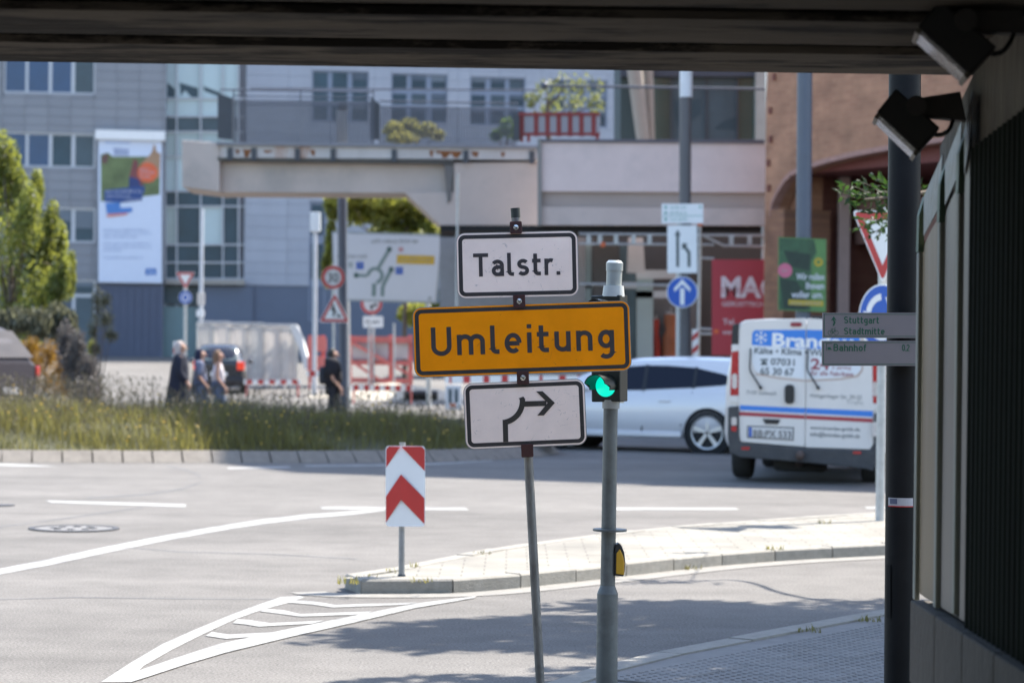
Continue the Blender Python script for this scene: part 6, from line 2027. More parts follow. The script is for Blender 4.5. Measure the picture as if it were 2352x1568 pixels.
def car(name, label, M, st, paint, side_glass, wheels, rim, extra=None, dense=46, glassm=None):
    root = thing(name, label, "car", mat4=M)
    D = catmull(st, dense)
    mb = MB(); mb.loft([[M @ p for p in section(s)] for s in D])
    body = build(mb, "body", paint, root, smooth=38)
    def surf(y, z, off=.006):
        s = lerp_st(D, y); _, zb, zbelt, zt, hw, ht = s
        if z <= zbelt: x = hw * .955 + (hw * .03) * min(1, (zbelt - z) / .06)
        else:
            t = (z - zbelt) / max(zt - .10 - zbelt, .01); x = hw * .955 + (ht + .02 - hw * .955) * min(1, t)
        return x + off
    gm = glassm or mat("car_glass", (.010, .012, .022), .12, var=0, spec=.3)
    for side in (-1, 1):
        for lo, hi in side_glass:
            mb = MB()
            rings = []
            n = 14
            y0, y1 = lo[0][0], lo[-1][0]
            for i in range(n + 1):
                y = y0 + (y1 - y0) * i / n
                zl = lerp_st(lo, y)[1]; zh = lerp_st(hi, y)[1]
                rings.append([M @ Vector((side * surf(y, zl), y, zl)), M @ Vector((side * surf(y, (zl + zh) / 2), y, (zl + zh) / 2)), M @ Vector((side * surf(y, zh), y, zh))])
            mb.loft(rings, closed=False, caps=False)
            build(mb, "side_window", gm, root, smooth=60)
    for (y, r) in wheels:
        for side in (-1, 1):
            hw = lerp_st(D, y)[4]
            mb = MB(); mb.lathe(M @ Vector((side * (hw - .12), y, r)), [(r * .97, 0), (r + .055, 0), (r + .055, .126), (r * .97, .126)], 30, M.to_3x3() @ Vector((side, 0, 0)), 0, False)
            build(mb, "wheel_arch", DARK, root, smooth=40)
            wheel(root, (side * (hw - .095), y, r), r, .215, side, rim, M)
    return root, body, surf, D

def vehM(p, hx, hy, roll=0.0):
    """vehicle space: x right, y forward, z up, origin on the ground under the rear bumper"""
    f = Vector((hx, hy, 0)).normalized()
    r = Vector((f.y, -f.x, 0))
    M = Matrix(((r.x, f.x, 0, p[0]), (r.y, f.y, 0, p[1]), (0, 0, 1, p[2]), (0, 0, 0, 1)))
    return M @ Matrix.Rotation(rad(roll), 4, 'Y')

ALLOY = mat("alloy", (.48, .48, .50), .35, .8, var=.05)
SILVER = mat("silver_paint", (.68, .66, .67), .35, .1, var=.02, coat=.7)
# ---- silver estate car heading left
hd = Vector((-.93, .37, 0)).normalized()
rw_ = G(1628, 1041, 0)                    # near-side rear wheel on the road
M = vehM(rw_ - hd * .98 + Vector((-hd.y, hd.x, 0)) * -.80, hd.x, hd.y)
st = [(0, .52, .98, 1.04, .76, .60), (.08, .36, .98, 1.24, .84, .60), (.25, .30, .99, 1.42, .88, .60), (.7, .24, .97, 1.465, .90, .62), (1.5, .22, .94, 1.48, .90, .64), (2.3, .22, .91, 1.45, .90, .64), (2.9, .22, .88, 1.32, .90, .60), (3.4, .22, .87, 1.08, .90, .60), (3.65, .22, .86, .96, .89, .62), (4.2, .24, .78, .88, .85, .60), (4.55, .34, .66, .72, .72, .50)]
root, body, surf, D = car("estate_car", "silver estate car passing behind the traffic light and the van", M, st, SILVER,
    [([(.60, 1.10), (.75, 1.055), (1.22, 1.015)], [(.60, 1.12), (.75, 1.22), (1.22, 1.315)]), ([(1.235, 1.012), (2.03, .965)], [(1.235, 1.318), (1.7, 1.345), (2.03, 1.345)]), ([(2.045, .962), (3.05, .93)], [(2.045, 1.345), (2.45, 1.315), (2.8, 1.18), (3.05, 1.0)])],
    [(.98, .325), (3.60, .325)], ALLOY)
def side_line(pts, side, nm, m, w=.022, off=.005):
    mb = MB()
    for (a, b), (c, d) in zip(pts, pts[1:]):
        nn = Vector((-(d - b), c - a)).normalized() * w / 2
        mb.face([M @ Vector((side * surf(y, z, off), y, z)) for y, z in ((a - nn.x, b - nn.y), (c - nn.x, d - nn.y), (c + nn.x, d + nn.y), (a + nn.x, b + nn.y))])
    build(mb, nm, m, root, fix=False)
SEAM = mat("panel_gap", (.03, .03, .035), .7, var=0)
for side in (-1, 1):
    side_line([(1.42, .42), (1.30, .65), (1.24, .94)], side, "door_gap", SEAM); side_line([(2.05, .30), (2.04, .94)], side, "door_gap", SEAM); side_line([(3.2, .35), (3.18, .85)], side, "door_gap", SEAM)
    side_line([(1.228, 1.0), (1.228, 1.33)], side, "pillar_trim", BLACKP, .05, .010); side_line([(2.038, .955), (2.038, 1.355)], side, "pillar_trim", BLACKP, .06, .010)
    for y in (1.58, 2.55):
        mb = MB(); mb.ob(M @ Vector((side * surf(y, .80, -.005), y, .785)), M.to_3x3() @ Vector((0, .2, .0)), M.to_3x3() @ Vector((0, 0, .035)), M.to_3x3() @ Vector((side * .03, 0, 0))); build(mb, "door_handle", SILVER, root, bevel=.01)
    mb = MB(); mb.ob(M @ Vector((side * (surf(1.4, .3, -.02)), 1.4, .235)), M.to_3x3() @ Vector((0, 1.75, 0)), M.to_3x3() @ Vector((0, 0, .09)), M.to_3x3() @ Vector((side * .04, 0, 0))); build(mb, "side_skirt", SILVER, root, bevel=.02)
    mb = MB(); mb.ell(M @ Vector((side * 1.0, 2.95, .98)), .1, .09, .07); build(mb, "mirror", SILVER, root, smooth=60)
    mb = MB(); mb.ob(M @ Vector((side * .72, -.005, .70)), M.to_3x3() @ Vector((side * .14, .10, 0)), M.to_3x3() @ Vector((0, 0, .2)), M.to_3x3() @ Vector((0, .1, 0))); build(mb, "tail_light", mat("tail_red", (.35, .01, .01), .25, var=0, spec=.7), root, bevel=.01)

# ---- dark estate car at the left edge
hd = Vector((-.93, .36, 0)).normalized()
pc_ = P(90, 900, 46.8); M = vehM(Vector((pc_.x, pc_.y, 0)) + Vector((-.88 * hd.y, .88 * hd.x, 0)) * 1.0 + hd * .05, hd.x, hd.y) @ Matrix.Scale(1.10, 4)
st = [(0, .50, 1.05, 1.12, .78, .62), (.08, .38, 1.06, 1.32, .86, .62), (.40, .30, 1.08, 1.66, .90, .60), (.8, .26, 1.08, 1.74, .92, .63), (1.7, .24, 1.05, 1.78, .92, .66), (2.5, .24, 1.0, 1.72, .92, .66), (3.3, .24, .94, 1.16, .91, .62), (3.6, .24, .93, 1.02, .90, .64), (4.3, .26, .84, .92, .86, .60), (4.6, .36, .70, .76, .74, .5)]
GREYCAR = mat("dark_grey_paint", (.04, .036, .044), .5, 0, var=.02, spec=.2)
root, body, surf, D = car("estate_car", "dark grey estate car at the picture's grassy edge by the orange bush", M, st, GREYCAR,
    [([(.22, 1.15), (1.2, 1.13)], [(.22, 1.2), (.5, 1.56), (1.2, 1.62)]), ([(1.26, 1.12), (2.1, 1.1)], [(1.26, 1.62), (2.1, 1.62)]), ([(2.16, 1.1), (3.1, 1.05)], [(2.16, 1.6), (2.6, 1.54), (3.1, 1.22)])],
    [(.95, .34), (3.65, .34)], ALLOY)
root["label"] = "dark grey estate car beside the orange flowering bush"
R3 = M.to_3x3()
def veh_quad(pts, nm, m, root, M, off=0.0):
    mb = MB(); mb.face([M @ Vector(p) for p in pts]); return build(mb, nm, m, root, fix=False)
def rear_y(D, z):
    for a, b in zip(D, D[1:]):
        if a[3] <= z <= b[3]:
            t = (z - a[3]) / max(b[3] - a[3], 1e-4); return a[0] + (b[0] - a[0]) * t
    return 0
CG = MATS["car_glass"]
veh_quad([(-.66, rear_y(D, 1.18) - .05, 1.18), (.66, rear_y(D, 1.18) - .05, 1.18), (.56, rear_y(D, 1.62) - .05, 1.62), (-.56, rear_y(D, 1.62) - .05, 1.62)], "rear_window", mat("rear_glass_dark", (.035, .03, .03), .4, var=.3, scale=2, spec=.15), root, M)
for s in (-1, 1):
    mb = MB(); mb.ob(M @ Vector((s * (.45 if s < 0 else .74), -.025, .86)), R3 @ Vector((s * (.44 if s < 0 else .13), .0, 0)), R3 @ Vector((0, 0, .18)), R3 @ Vector((0, .25, 0))); build(mb, "tail_light", MATS["tail_red"], root, bevel=.02)
mb = MB(); mb.ob(M @ Vector((-.26, -.03, .58)), R3 @ Vector((.52, 0, 0)), R3 @ Vector((0, 0, .11)), R3 @ Vector((0, .02, 0))); build(mb, "number_plate", mat("plate_grey", (.4, .4, .42), .5), root)
mb = MB(); mb.ob(M @ Vector((-.84, -.06, .34)), R3 @ Vector((1.68, 0, 0)), R3 @ Vector((0, 0, .2)), R3 @ Vector((0, .2, 0))); build(mb, "bumper", GREYCAR, root, bevel=.04)

# ---- black hatchback seen from behind
hd = Vector((-.08, 1, 0)).normalized()
pc_ = P(502, 905, 79); M = vehM((pc_.x, pc_.y, terr(79)), hd.x, hd.y)
st = [(0, .48, .90, .95, .74, .58), (.06, .34, .92, 1.1, .82, .60), (.35, .28, .94, 1.46, .84, .56), (.7, .24, .94, 1.52, .85, .58), (1.5, .22, .93, 1.54, .85, .60), (2.2, .22, .91, 1.46, .85, .58), (2.9, .22, .88, 1.02, .84, .60), (3.7, .28, .70, .80, .76, .5)]
BLACKCAR = mat("black_paint_car", (.018, .018, .026), .25, .2, var=.02, coat=.8)
root, body, surf, D = car("hatchback", "small black hatchback driving away past the tarp covered fence", M, st, BLACKCAR,
    [([(.5, 1.02), (1.3, 1.0)], [(.5, 1.2), (.7, 1.4), (1.3, 1.42)]), ([(1.36, 1.0), (2.5, .97)], [(1.36, 1.42), (2.0, 1.40), (2.5, 1.15)])], [(.7, .29), (3.1, .29)], ALLOY, dense=30)
R3 = M.to_3x3()
veh_quad([(-.58, rear_y(D, 1.04) - .014, 1.04), (.58, rear_y(D, 1.04) - .014, 1.04), (.5, rear_y(D, 1.42) - .014, 1.42), (-.5, rear_y(D, 1.42) - .014, 1.42)], "rear_window", mat("hatch_glass", (.12, .15, .15), .1, var=.4, scale=2), root, M)
for s in (-1, 1):
    mb = MB(); mb.ob(M @ Vector((s * .55, -.02, .74)), R3 @ Vector((s * .24, .0, 0)), R3 @ Vector((0, 0, .26)), R3 @ Vector((0, .15, 0))); build(mb, "tail_light", mat("brake_lit", (.55, .03, .01), .3, var=0, emit=(1, .07, .02), es=.12), root, bevel=.03)
    mb = MB(); mb.ell(M @ Vector((s * .93, 2.1, 1.0)), .09, .08, .07); build(mb, "mirror", BLACKCAR, root, smooth=60)
mb = MB(); mb.ob(M @ Vector((-.26, -.03, .56)), R3 @ Vector((.52, 0, 0)), R3 @ Vector((0, 0, .11)), R3 @ Vector((0, .02, 0))); build(mb, "number_plate", WHITE, root)
mb = MB(); mb.ob(M @ Vector((-.8, -.07, .3)), R3 @ Vector((1.6, 0, 0)), R3 @ Vector((0, 0, .22)), R3 @ Vector((0, .2, 0))); build(mb, "bumper", BLACKCAR, root, bevel=.04)

# ---- white van
yaw = 12.5
hd = Vector((math.sin(rad(yaw)), math.cos(rad(yaw)), 0))
gl_ = G(1707, 1099, 0)          # left rear tyre on the road
M = vehM(gl_ + Vector((hd.y, -hd.x, 0)) * .80 - hd * .95, hd.x, hd.y, 1.3)
R3 = M.to_3x3()
van = thing("van", "white delivery van with blue and red stripes and company lettering on its doors", "van", mat4=M)
VW = mat("van_white", (.70, .66, .62), .35, 0, var=.03, scale=2, coat=.5, dirt=(.5, .48, .45), dscale=2, damt=.3)
VB = mat("van_bumper_plastic", (.045, .046, .05), .6, var=.2, scale=12, dirt=(.09, .085, .08), dscale=5, damt=.5)
def vsec(y, zb, zt, hw, ht):
    zm = 1.08
    half = [(hw * .93, zb), (hw, zb + .12), (hw, zm), (hw * .985, zm + .15), (ht + .02, zt - .14), (ht - .02, zt - .06), (ht - .1, zt - .015), (ht * .5, zt + .015)]
    return [M @ Vector((x, y, z)) for x, z in half] + [M @ Vector((-x, y, z)) for x, z in reversed(half)]
vst = [(0, .48, 1.93, .915, .80), (.05, .46, 1.97, .935, .83), (.3, .36, 1.98, .95, .84), (2.6, .34, 1.98, .95, .84), (3.3, .34, 1.93, .95, .82), (3.9, .34, 1.5, .94, .72), (4.15, .34, 1.2, .93, .74), (4.6, .36, 1.05, .86, .68), (4.8, .42, .86, .76, .6)]
mb = MB(); mb.loft([vsec(*s) for s in vst]); build(mb, "body", VW, van, smooth=35)
plV = Pl(M @ Vector((0, 0, 1.0)), 0)
plV.u = R3 @ Vector((1, 0, 0)); plV.v = R3 @ Vector((0, 0, 1)); plV.n = R3 @ Vector((0, -1, 0)); plV.o = M @ Vector((0, 0, 0))
def vflat(polys, d, nm, m, par=van): return flat(plV, polys, d, nm, m, par)
def vplate(pts, d0, d1, nm, m, par=van, bevel=0): return plate(plV, pts, d0, d1, nm, m, par, bevel=bevel)
# rear doors
dl = vplate([(1702, 742), (1718, 735), (1851.5, 731), (1848, 1026), (1702, 1014), (1697, 1000), (1697, 800)], .002, .018, "rear_door", VW, bevel=.006)
dr = vplate([(1853.5, 731), (1975, 738), (1992, 752), (2003, 800), (2006, 1020), (1998, 1032), (1850, 1027)], .002, .018, "rear_door", VW, bevel=.006)
BL = mat("van_blue", (.035, .20, .62), .4, var=.03); RD = mat("van_red", (.36, .03, .045), .4, var=.03); INK = mat("van_ink", (.07, .09, .10), .5, var=0); RINK = mat("van_red_ink", (.30, .07, .09), .5, var=0); WP = mat("van_window_print", (.70, .72, .74), .4, var=.02)
# covered rear windows with print
wl_ = [(1728, 764), (1734, 758), (1850, 757), (1848, 869), (1820, 866), (1742, 856), (1733, 848), (1727, 830)]
wr_ = [(1853, 757), (1968, 760), (1975, 766), (1977, 850), (1970, 858), (1930, 866), (1851, 870)]
vflat([wl_], .0195, "window_print", WP, dl); vflat([wr_], .0195, "window_print", WP, dr)
vflat([[(1727, 792), (1728, 764), (1734, 758), (1850.5, 757), (1850, 800), (1727, 792)]], .0215, "blue_field", BL, dl)
vflat([[(1853, 757), (1968, 760), (1975, 766), (1975, 804), (1852, 800)]], .0215, "blue_field", BL, dr)
mb = MB()
tline(plV, "Brandau", 1773, 764, 1960, 796, .0235, WHITE, dl, .03)
for a in range(0, 180, 60):
    for w in (1,):
        c_, s_ = math.cos(rad(a + 30)), math.sin(rad(a + 30))
        poly_on(plV, [(1748 - 14 * c_ - 1 * s_, 775 - 14 * s_ + 1 * c_), (1748 + 14 * c_ - 1 * s_, 775 + 14 * s_ + 1 * c_), (1748 + 14 * c_ + 1 * s_, 775 + 14 * s_ - 1 * c_), (1748 - 14 * c_ + 1 * s_, 775 - 14 * s_ - 1 * c_)], .0235 + a * .00001, mb)
        for sg in (-1, 1):
            px_, py_ = 1748 + sg * 10 * c_, 775 + sg * 10 * s_
            for b in (-50, 50):
                d_x, d_y = math.cos(rad(a + 30 + b)) * 5 * sg, math.sin(rad(a + 30 + b)) * 5 * sg
                n_x, n_y = -d_y / 5 * .8, d_x / 5 * .8
                poly_on(plV, [(px_ - n_x, py_ - n_y), (px_ + d_x - n_x, py_ + d_y - n_y), (px_ + d_x + n_x, py_ + d_y + n_y), (px_ + n_x, py_ + n_y)], .0245, mb)
build(mb, "snowflake_emblem", WHITE, dl, fix=False)
for body_, x0, y0, x1, y1, d_, bo_, ink, par in (("Kälte • Klima • Wärme", 1733, 797, 1925, 812, .0225, .02, INK, dl), ("07031", 1770, 822, 1825, 838, .0225, .02, INK, dl), ("65 30 67", 1746, 843, 1824, 860, .0225, .02, INK, dl),
        ("71101 Schönaich", 1714, 896, 1783, 905, .0205, 0, INK, dl), ("Holzgerlinger Str. 20-22", 1861, 903, 1979, 915, .0205, 0, INK, dr), ("www.brandau-gmbh.de", 1861, 977, 1975, 988, .0205, .01, INK, dr), ("info@brandau-gmbh.de", 1861, 991, 1975, 1004, .0205, .01, INK, dr),
        ("24", 1862, 822, 1905, 848, .0225, .03, RINK, dr), ("h Service", 1912, 836, 1955, 848, .0225, 0, RINK, dr), ("für alle Fabrikate", 1862, 850, 1960, 861, .0225, .01, RINK, dr), ("Trafic", 1943, 917, 1983, 928, .0205, 0, mat("badge_grey", (.35, .35, .34), .4, .5), dr)):
    tline(plV, body_, x0, y0, x1, y1, d_, ink, par, bo_)
mb = MB()
for pts in ([(1746, 824), (1764, 824), (1764, 828), (1746, 828)], [(1751, 829), (1759, 829), (1763, 838), (1747, 838)]): poly_on(plV, pts, .0225, mb)
build(mb, "telephone_symbol", INK, dl, fix=False)
def vband(o, i, m, nm, par, d):
    n = len(o); vflat([[o[j], o[j + 1], i[j + 1], i[j]] for j in range(n - 1)], d, nm, m, par)
BRW = mat("van_beige_line", (.45, .32, .26), .5)
vband([(1736, 857), (1790, 867), (1848, 873)], [(1736, 860), (1790, 870), (1848, 876)], BRW, "window_line", dl, .021)
vband([(1850, 873), (1930, 869), (1968, 862), (1979, 848), (1979, 770)], [(1850, 876), (1931, 872), (1971, 865), (1982, 850), (1982, 770)], BRW, "window_line", dr, .021)
vflat([[(1700, 930), (1849.5, 937), (1849, 949), (1699, 941)]], .0195, "blue_stripe", BL, dl); vflat([[(1851, 937), (2005, 943.5), (2005, 957), (1851, 949)]], .0195, "blue_stripe", BL, dr)
vflat([[(1698, 945), (1849, 953), (1849, 962), (1698, 954)]], .0195, "red_stripe", RD, dl); vflat([[(1851, 953), (2005, 961), (2005, 970), (1851, 962)]], .0195, "red_stripe", RD, dr)
# wipers
for ox, par in ((0, dl), (132, dr)):
    mb = MB(); mb.tube([plV.px(1724 + ox, 800, .045), plV.px(1722 + ox, 842, .05), plV.px(1723 + ox, 852, .05), plV.px(1748 + ox, 892, .04)], .010, 6); build(mb, "wiper", BLACKP, par, smooth=60)
    mb = MB(); mb.cyl(plV.px(1747 + ox, 890, .02), plV.px(1747 + ox, 890, .055), .022, n=10); build(mb, "wiper_pivot", BLACKP, par)
# handles, plate, lamps
vplate(rrect(1802, 883, 1824, 927, 9, 5), .019, .05, "door_handle", BLACKP, dl, .006)
vplate([(1751, 961), (1793, 963), (1786, 974), (1758, 973)], .019, .03, "plate_lamp", BLACKP, dl, .003)
vplate([(1716, 977), (1823.5, 981), (1822.5, 1011), (1716, 1005)], .019, .024, "plate_holder", BLACKP, dl)
pt = vplate([(1718.5, 979.5), (1821, 983.5), (1820, 1008.5), (1718.5, 1002.5)], .0245, .028, "number_plate", mat("plate_white", (.62, .60, .58), .4, var=.05), dl)
vflat([[(1720, 980.5), (1727, 981), (1727, 1002.5), (1720, 1002)]], .0295, "plate_band", BLUE, pt)
mb = MB(); text(plV, "BB:PX 533", 1730, 986, 1817, 1003, .0295, mb, .02); build(mb, "plate_lettering", mat("plate_ink", (.10, .095, .09), .5), pt, fix=False)
vplate(rrect(1815, 740, 1842, 750, 5, 4), .019, .03, "brake_light", mat("brake_dark_red", (.25, .02, .03), .35, var=0), dl)
LR = mat("lamp_red", (.42, .012, .015), .2, var=.15, scale=20, spec=.7); LW = mat("lamp_clear", (.62, .55, .50), .2, var=.15, scale=30)
for xs_, ys_ in (((1677, 1697), (808, 908)), ((2001, 2018), (826, 926))):
    a, b = xs_; y0, y1 = ys_
    tlm = vplate([(a + 3, y0), (b, y0 - 2), (b, y1), (a, y1)], -.10, .012, "tail_light", LR, van, .008)
    vplate(rrect(a + 4, y0 + 50, b - 4, y0 + 84, 5, 4), .013, .018, "clear_lamp", LW, tlm)
    vplate([(a, y1 + 1), (b, y1 + 1), (b, y1 + 17), (a - 1, y1 + 16)], -.08, .012, "trim_block", VW, van, .006)
    vplate([(a + 5, y0 - 62), (b, y0 - 66), (b - 1, y0 - 18), (a + 3, y0 - 18)], -.08, .010, "pillar_trim", BLACKP, van, .006)
    vplate([(a + 3, y0 - 17), (b, y0 - 17), (b, y0 - 2), (a + 3, y0 - 2)], -.08, .012, "trim_block", VW, van, .006)
vplate([(1672, 934), (1696, 932), (1698, 1016), (1720, 1018), (1848, 1028), (2000, 1034), (2008, 1022), (2008, 948), (2019, 950), (2021, 1046), (2004, 1082), (1990, 1077), (1850, 1062), (1700, 1050), (1676, 1040), (1671, 1000)], -.14, .05, "bumper", VB, van, .015)
for x, y in ((1703, 1026), (1959, 1036)):
    vplate(rrect(x, y, x + 19, y + 6, 2, 2), .051, .06, "reflector", LR, van)
vplate(rrect(1680, 958, 1692, 976, 3, 3), .051, .058, "side_lamp", LW, van); vplate(rrect(1680, 978, 1692, 990, 3, 3), .051, .058, "side_lamp", LR, van); vplate(rrect(2004, 968, 2015, 1002, 4, 3), .051, .058, "side_lamp", LW, van)
mb = MB(); mb.ell(plV.px(1838, 1045, .12), .05, .06, .06); build(mb, "tow_ball", mat("tow_rust", (.09, .06, .05), .7), van, smooth=60)
mb = MB(); mb.cyl(plV.px(1836, 1070, -.6), plV.px(1836, 1045, .1), .05, n=10); build(mb, "tow_arm", MATS["tow_rust"], van)
mb = MB(); mb.lathe(plV.px(1838, 1062, -.75), [(.30, -.10), (.34, -.06), (.34, .06), (.30, .10), (.05, .10)], 24, R3 @ Vector((0, 0, 1))); build(mb, "spare_wheel", TYRE, van, smooth=50)
mb = MB(); mb.ob(M @ Vector((-.8, .3, .28)), R3 @ Vector((1.6, 0, 0)), R3 @ Vector((0, 4, 0)), R3 @ Vector((0, 0, .14))); build(mb, "underbody", DARK, van)
mb = MB(); mb.cyl(M @ Vector((.62, -.02, .25)), M @ Vector((.62, .6, .27)), .035, n=12); build(mb, "exhaust", MATS["tow_rust"], van, smooth=60)
mb = MB(); mb.ob(M @ Vector((.05, .25, 2.0)), R3 @ Vector((.75, 0, 0)), R3 @ Vector((0, 2.2, 0)), R3 @ Vector((0, 0, .04))); build(mb, "roof_rack", BLACKP, van, bevel=.01)
for y in (.95, 4.0):
    for s in (-1, 1):
        wheel(van, (s * .80, y, .33), .335, .23, s, ALLOY, M)
# blown-up side glass
for s in (-1, 1):
    mb = MB(); mb.face([M @ Vector((s * .945, 2.75, 1.2)), M @ Vector((s * .935, 3.75, 1.15)), M @ Vector((s * .86, 3.3, 1.74)), M @ Vector((s * .865, 2.8, 1.78))]); build(mb, "side_window", CG, van, fix=False)

# ================================================================== PEOPLE
SKIN = mat("skin", (.42, .24, .17), .6, var=.05)
def skinned(name, vs, es, rs, m, parent, root_i=0, sub=1):
    me = bpy.data.meshes.new(name)
    inv = rootinv(parent)
    me.from_pydata([tuple(inv @ Vector(v)) for v in vs], es, [])
    me.materials.append(m)
    o = bpy.data.objects.new(name, me)
    COL.objects.link(o); o.parent = parent
    md = o.modifiers.new("skin", 'SKIN'); md.use_smooth_shade = True
    for i, r in enumerate(rs):
        sv = me.skin_vertices[0].data[i]; sv.radius = (r, r); sv.use_root = (i == root_i)
    s = o.modifiers.new("sub", 'SUBSURF'); s.levels = sub; s.render_levels = sub
    return o
def person(label, x, z, face, h, shirt, trousers, hair, hairlen, sleeves=True, robe=None, scarf=None, bag=None, stride=.16, skin=SKIN, bulk=0.0):
    b = P(x, 900, z); b = Vector((b.x, b.y, terr(z)))
    root = thing("person", label, "person", b)
    k = h / 1.75
    f = Vector((face, .12, 0)).normalized(); l = Vector((-f.y, f.x, 0))      # forward, left
    def V(a, s, u): return b + f * a * k + l * s * k + Vector((0, 0, u * k))
    J = dict(pel=V(0, 0, .95), ab=V(0, 0, 1.1), ch=V(-.01, 0, 1.32), nk=V(.0, 0, 1.50), n2=V(.02, 0, 1.56), hd=V(.03, 0, 1.63), tp=V(.02, 0, 1.71),
             hl=V(0, .09, .92), hr=V(0, -.09, .92), kl=V(stride * .7 + .03, .1, .50), kr=V(-stride * .4 + .04, -.1, .50), al=V(stride, .1, .09), ar=V(-stride * 1.3, -.1, .12), tl=V(stride + .18, .11, .03), tr=V(-stride * 1.3 + .15, -.11, .03),
             sl=V(-.01, .19, 1.42), sr=V(-.01, -.19, 1.42), el=V(-.06, .24, 1.13), er=V(-.03, -.24, 1.13), wl=V(.10, .23, .90), wr=V(.14, -.22, .93), pl=V(.13, .23, .83), pr=V(.18, -.22, .86))
    ks = list(J); ix = {n: i for i, n in enumerate(ks)}
    R_ = dict(pel=.13, ab=.115, ch=.13, nk=.06, n2=.055, hd=.092, tp=.075, hl=.085, hr=.085, kl=.058, kr=.058, al=.04, ar=.04, tl=.032, tr=.032, sl=.055, sr=.055, el=.042, er=.042, wl=.028, wr=.028, pl=.034, pr=.034)
    es = [("pel", "ab"), ("ab", "ch"), ("ch", "nk"), ("nk", "n2"), ("n2", "hd"), ("hd", "tp"), ("pel", "hl"), ("pel", "hr"), ("hl", "kl"), ("kl", "al"), ("al", "tl"), ("hr", "kr"), ("kr", "ar"), ("ar", "tr"), ("ch", "sl"), ("sl", "el"), ("el", "wl"), ("wl", "pl"), ("ch", "sr"), ("sr", "er"), ("er", "wr"), ("wr", "pr")]
    vs = [J[n] for n in ks]; rs = [R_[n] * k for n in ks]; E = [(ix[a], ix[c]) for a, c in es]
    for pn, s in (("pl", 1), ("pr", -1)):
        for j, (a, ln) in enumerate(((-.02, .075), (-.007, .085), (.007, .08), (.02, .065))):
            vs.append(J[pn] + f * a * k + Vector((0, 0, -.045 * k))); rs.append(.009 * k); E.append((ix[pn], len(vs) - 1))
            vs.append(J[pn] + f * (a + .02) * k + Vector((0, 0, -(.045 + ln) * k))); rs.append(.007 * k); E.append((len(vs) - 2, len(vs) - 1))
        vs.append(J[pn] + f * .045 * k + Vector((0, 0, -.03 * k))); rs.append(.01 * k); E.append((ix[pn], len(vs) - 1))
    body = skinned("body", vs, E, rs, skin, root)
    def cloth(nm, names, m, grow, extra=None):
        ids = [n for n in names]; loc = {n: i for i, n in enumerate(ids)}
        ee = [(loc[a], loc[c]) for a, c in es if a in loc and c in loc]
        return skinned(nm, [J[n] for n in ids], ee, [(R_[n] + grow) * k * (extra or {}).get(n, 1) for n in ids], m, root)
    if robe is None:
        cloth("trousers", ["pel", "hl", "hr", "kl", "kr", "al", "ar"], trousers, .03)
        cloth("shirt", ["pel", "ab", "ch", "sl", "sr"] + (["el", "er"] if sleeves else []), shirt, .05 + bulk)
        cloth("shoes", ["al", "tl"], mat("shoe_dark", (.03, .03, .03), .6), .018); cloth("shoes", ["ar", "tr"], mat("shoe_dark", (.03, .03, .03), .6), .018)
    else:
        mb = MB(); rings = []
        for u, ra, rb in ((.04, .33, .30), (.3, .29, .27), (.7, .24, .24), (1.0, .20, .21), (1.25, .18, .22), (1.42, .13, .20), (1.50, .08, .10)):
            rings.append([V(ra * math.cos(a * math.pi / 8) * (1 + .06 * math.sin(a * 5)) - .06 * (1 - u / 1.5), rb * math.sin(a * math.pi / 8), u) for a in range(16)])
        mb.loft(rings); build(mb, "robe", robe, root, smooth=60)
        cloth("sleeves", ["ch", "sl", "sr", "el", "er", "wl", "wr"], robe, .035)
    # hair or scarf
    mb = MB(); rings = []
    m = scarf or hair
    lo = 1.38 if scarf else (1.30 if hairlen else 1.575)
    for u, r in ((lo, .13 if scarf else (.07 if hairlen else .085)), (1.5, .105 if (scarf or hairlen) else .09), (1.60, .113), (1.68, .108), (1.73, .085), (1.765, .04)):
        if u < lo: continue
        rings.append([V(-.025 + (r * math.cos(rad(a)) * (1.0 if abs(a) > 60 or u > 1.70 else .35)), r * .92 * math.sin(rad(a)), u) for a in range(-180, 180, 20)])
    mb.loft(rings); build(mb, "headscarf" if scarf else "hair", m, root, smooth=70)
    # face
    for s in (-1, 1):
        mb = MB(); mb.ell(V(.118, s * .034, 1.645), .012 * k, .012 * k, .008 * k, 8, 5); build(mb, "eye", BLACK, root, smooth=60)
        if not scarf:
            mb = MB(); mb.ell(V(.02, s * .098, 1.63), .018 * k, .012 * k, .03 * k, 8, 5); build(mb, "ear", skin, root, smooth=60)
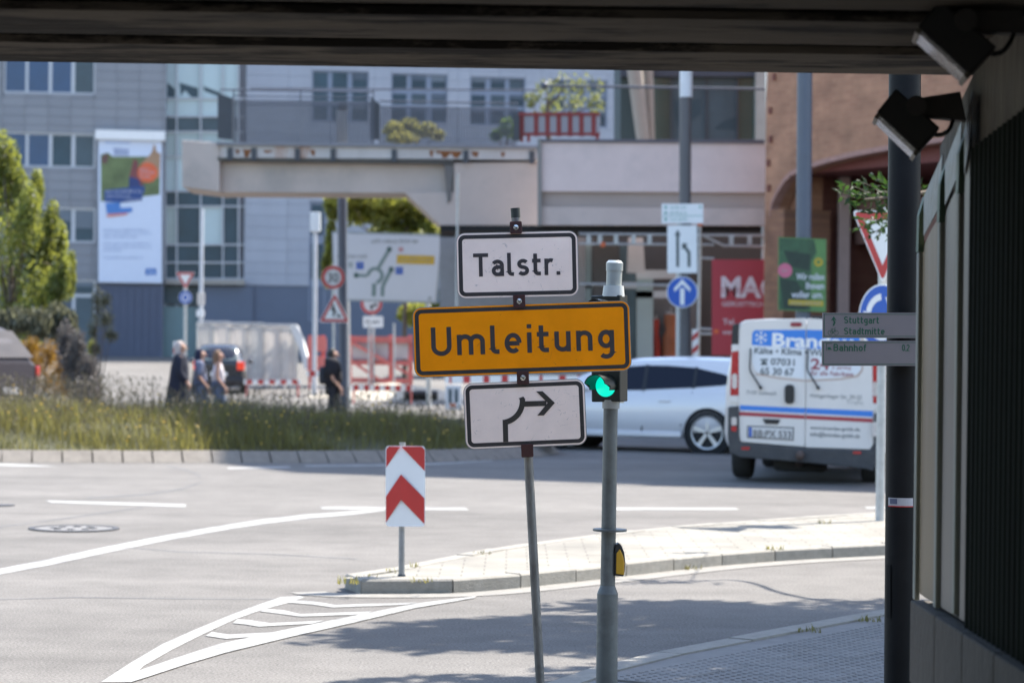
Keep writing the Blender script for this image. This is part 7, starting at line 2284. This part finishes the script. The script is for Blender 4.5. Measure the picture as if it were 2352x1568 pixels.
    mb = MB(); mb.ell(V(.128, 0, 1.615), .016 * k, .014 * k, .022 * k, 8, 5); build(mb, "nose", skin, root, smooth=60)
    mb = MB(); mb.ell(V(.115, 0, 1.575), .012 * k, .025 * k, .007 * k, 8, 5); build(mb, "mouth", mat("lips", (.30, .11, .09), .6), root, smooth=60)
    return root, V, k
NAVY = mat("cloth_navy", (.010, .013, .028), .9, var=.2); 
person("person in a long dark robe and pale beige headscarf walking", 414, 55.0, 1, 1.84, None, None, NAVY, 0, robe=NAVY, scarf=mat("scarf_beige", (.42, .36, .34), .9, var=.1))
person("person in a dark headscarf, grey blue top and jeans walking", 460, 55.5, 1, 1.68, mat("cloth_greyblue", (.16, .18, .26), .9, var=.2, scale=8), mat("denim", (.10, .14, .24), .9, var=.2), NAVY, 0, scarf=mat("scarf_navy", (.015, .018, .045), .9))
person("person with long light brown hair, white sleeveless top and jeans", 501, 56.0, 1, 1.65, mat("cloth_white", (.58, .55, .58), .9, var=.1), MATS["denim"], mat("hair_brown", (.16, .09, .05), .7, var=.3, scale=20), 1, sleeves=False)
root, V, k = person("person in black shirt and trousers carrying a small black backpack", 764, 55.0, 1, 1.72, mat("cloth_black", (.012, .012, .018), .9, var=.2), MATS["cloth_black"], mat("hair_black", (.015, .012, .011), .6), 0, sleeves=True, bulk=.07)
bp = thing("backpack", "small black backpack on the back of the person in black", "backpack", V(-.2, 0, 1.1))
mb = MB(); rings = []
for a, r in ((-.14, .8), (-.18, 1.0), (-.26, 1.0), (-.30, .75)):
    rings.append([V(a, .13 * r * math.cos(t * math.pi / 8) * (abs(math.cos(t * math.pi / 8)) ** -.3 if abs(math.cos(t * math.pi / 8)) > .1 else 1), 1.17 + .2 * r * math.sin(t * math.pi / 8)) for t in range(16)])
mb.loft(rings); build(mb, "bag", mat("bag_black", (.02, .022, .03), .8), bp, smooth=60)
mb = MB(); mb.tube([V(-.16, .1, 1.35), V(-.02, .12, 1.49), V(.13, .12, 1.36), V(.08, .13, 1.15)], .018, 6); build(mb, "strap", MATS["bag_black"], bp)
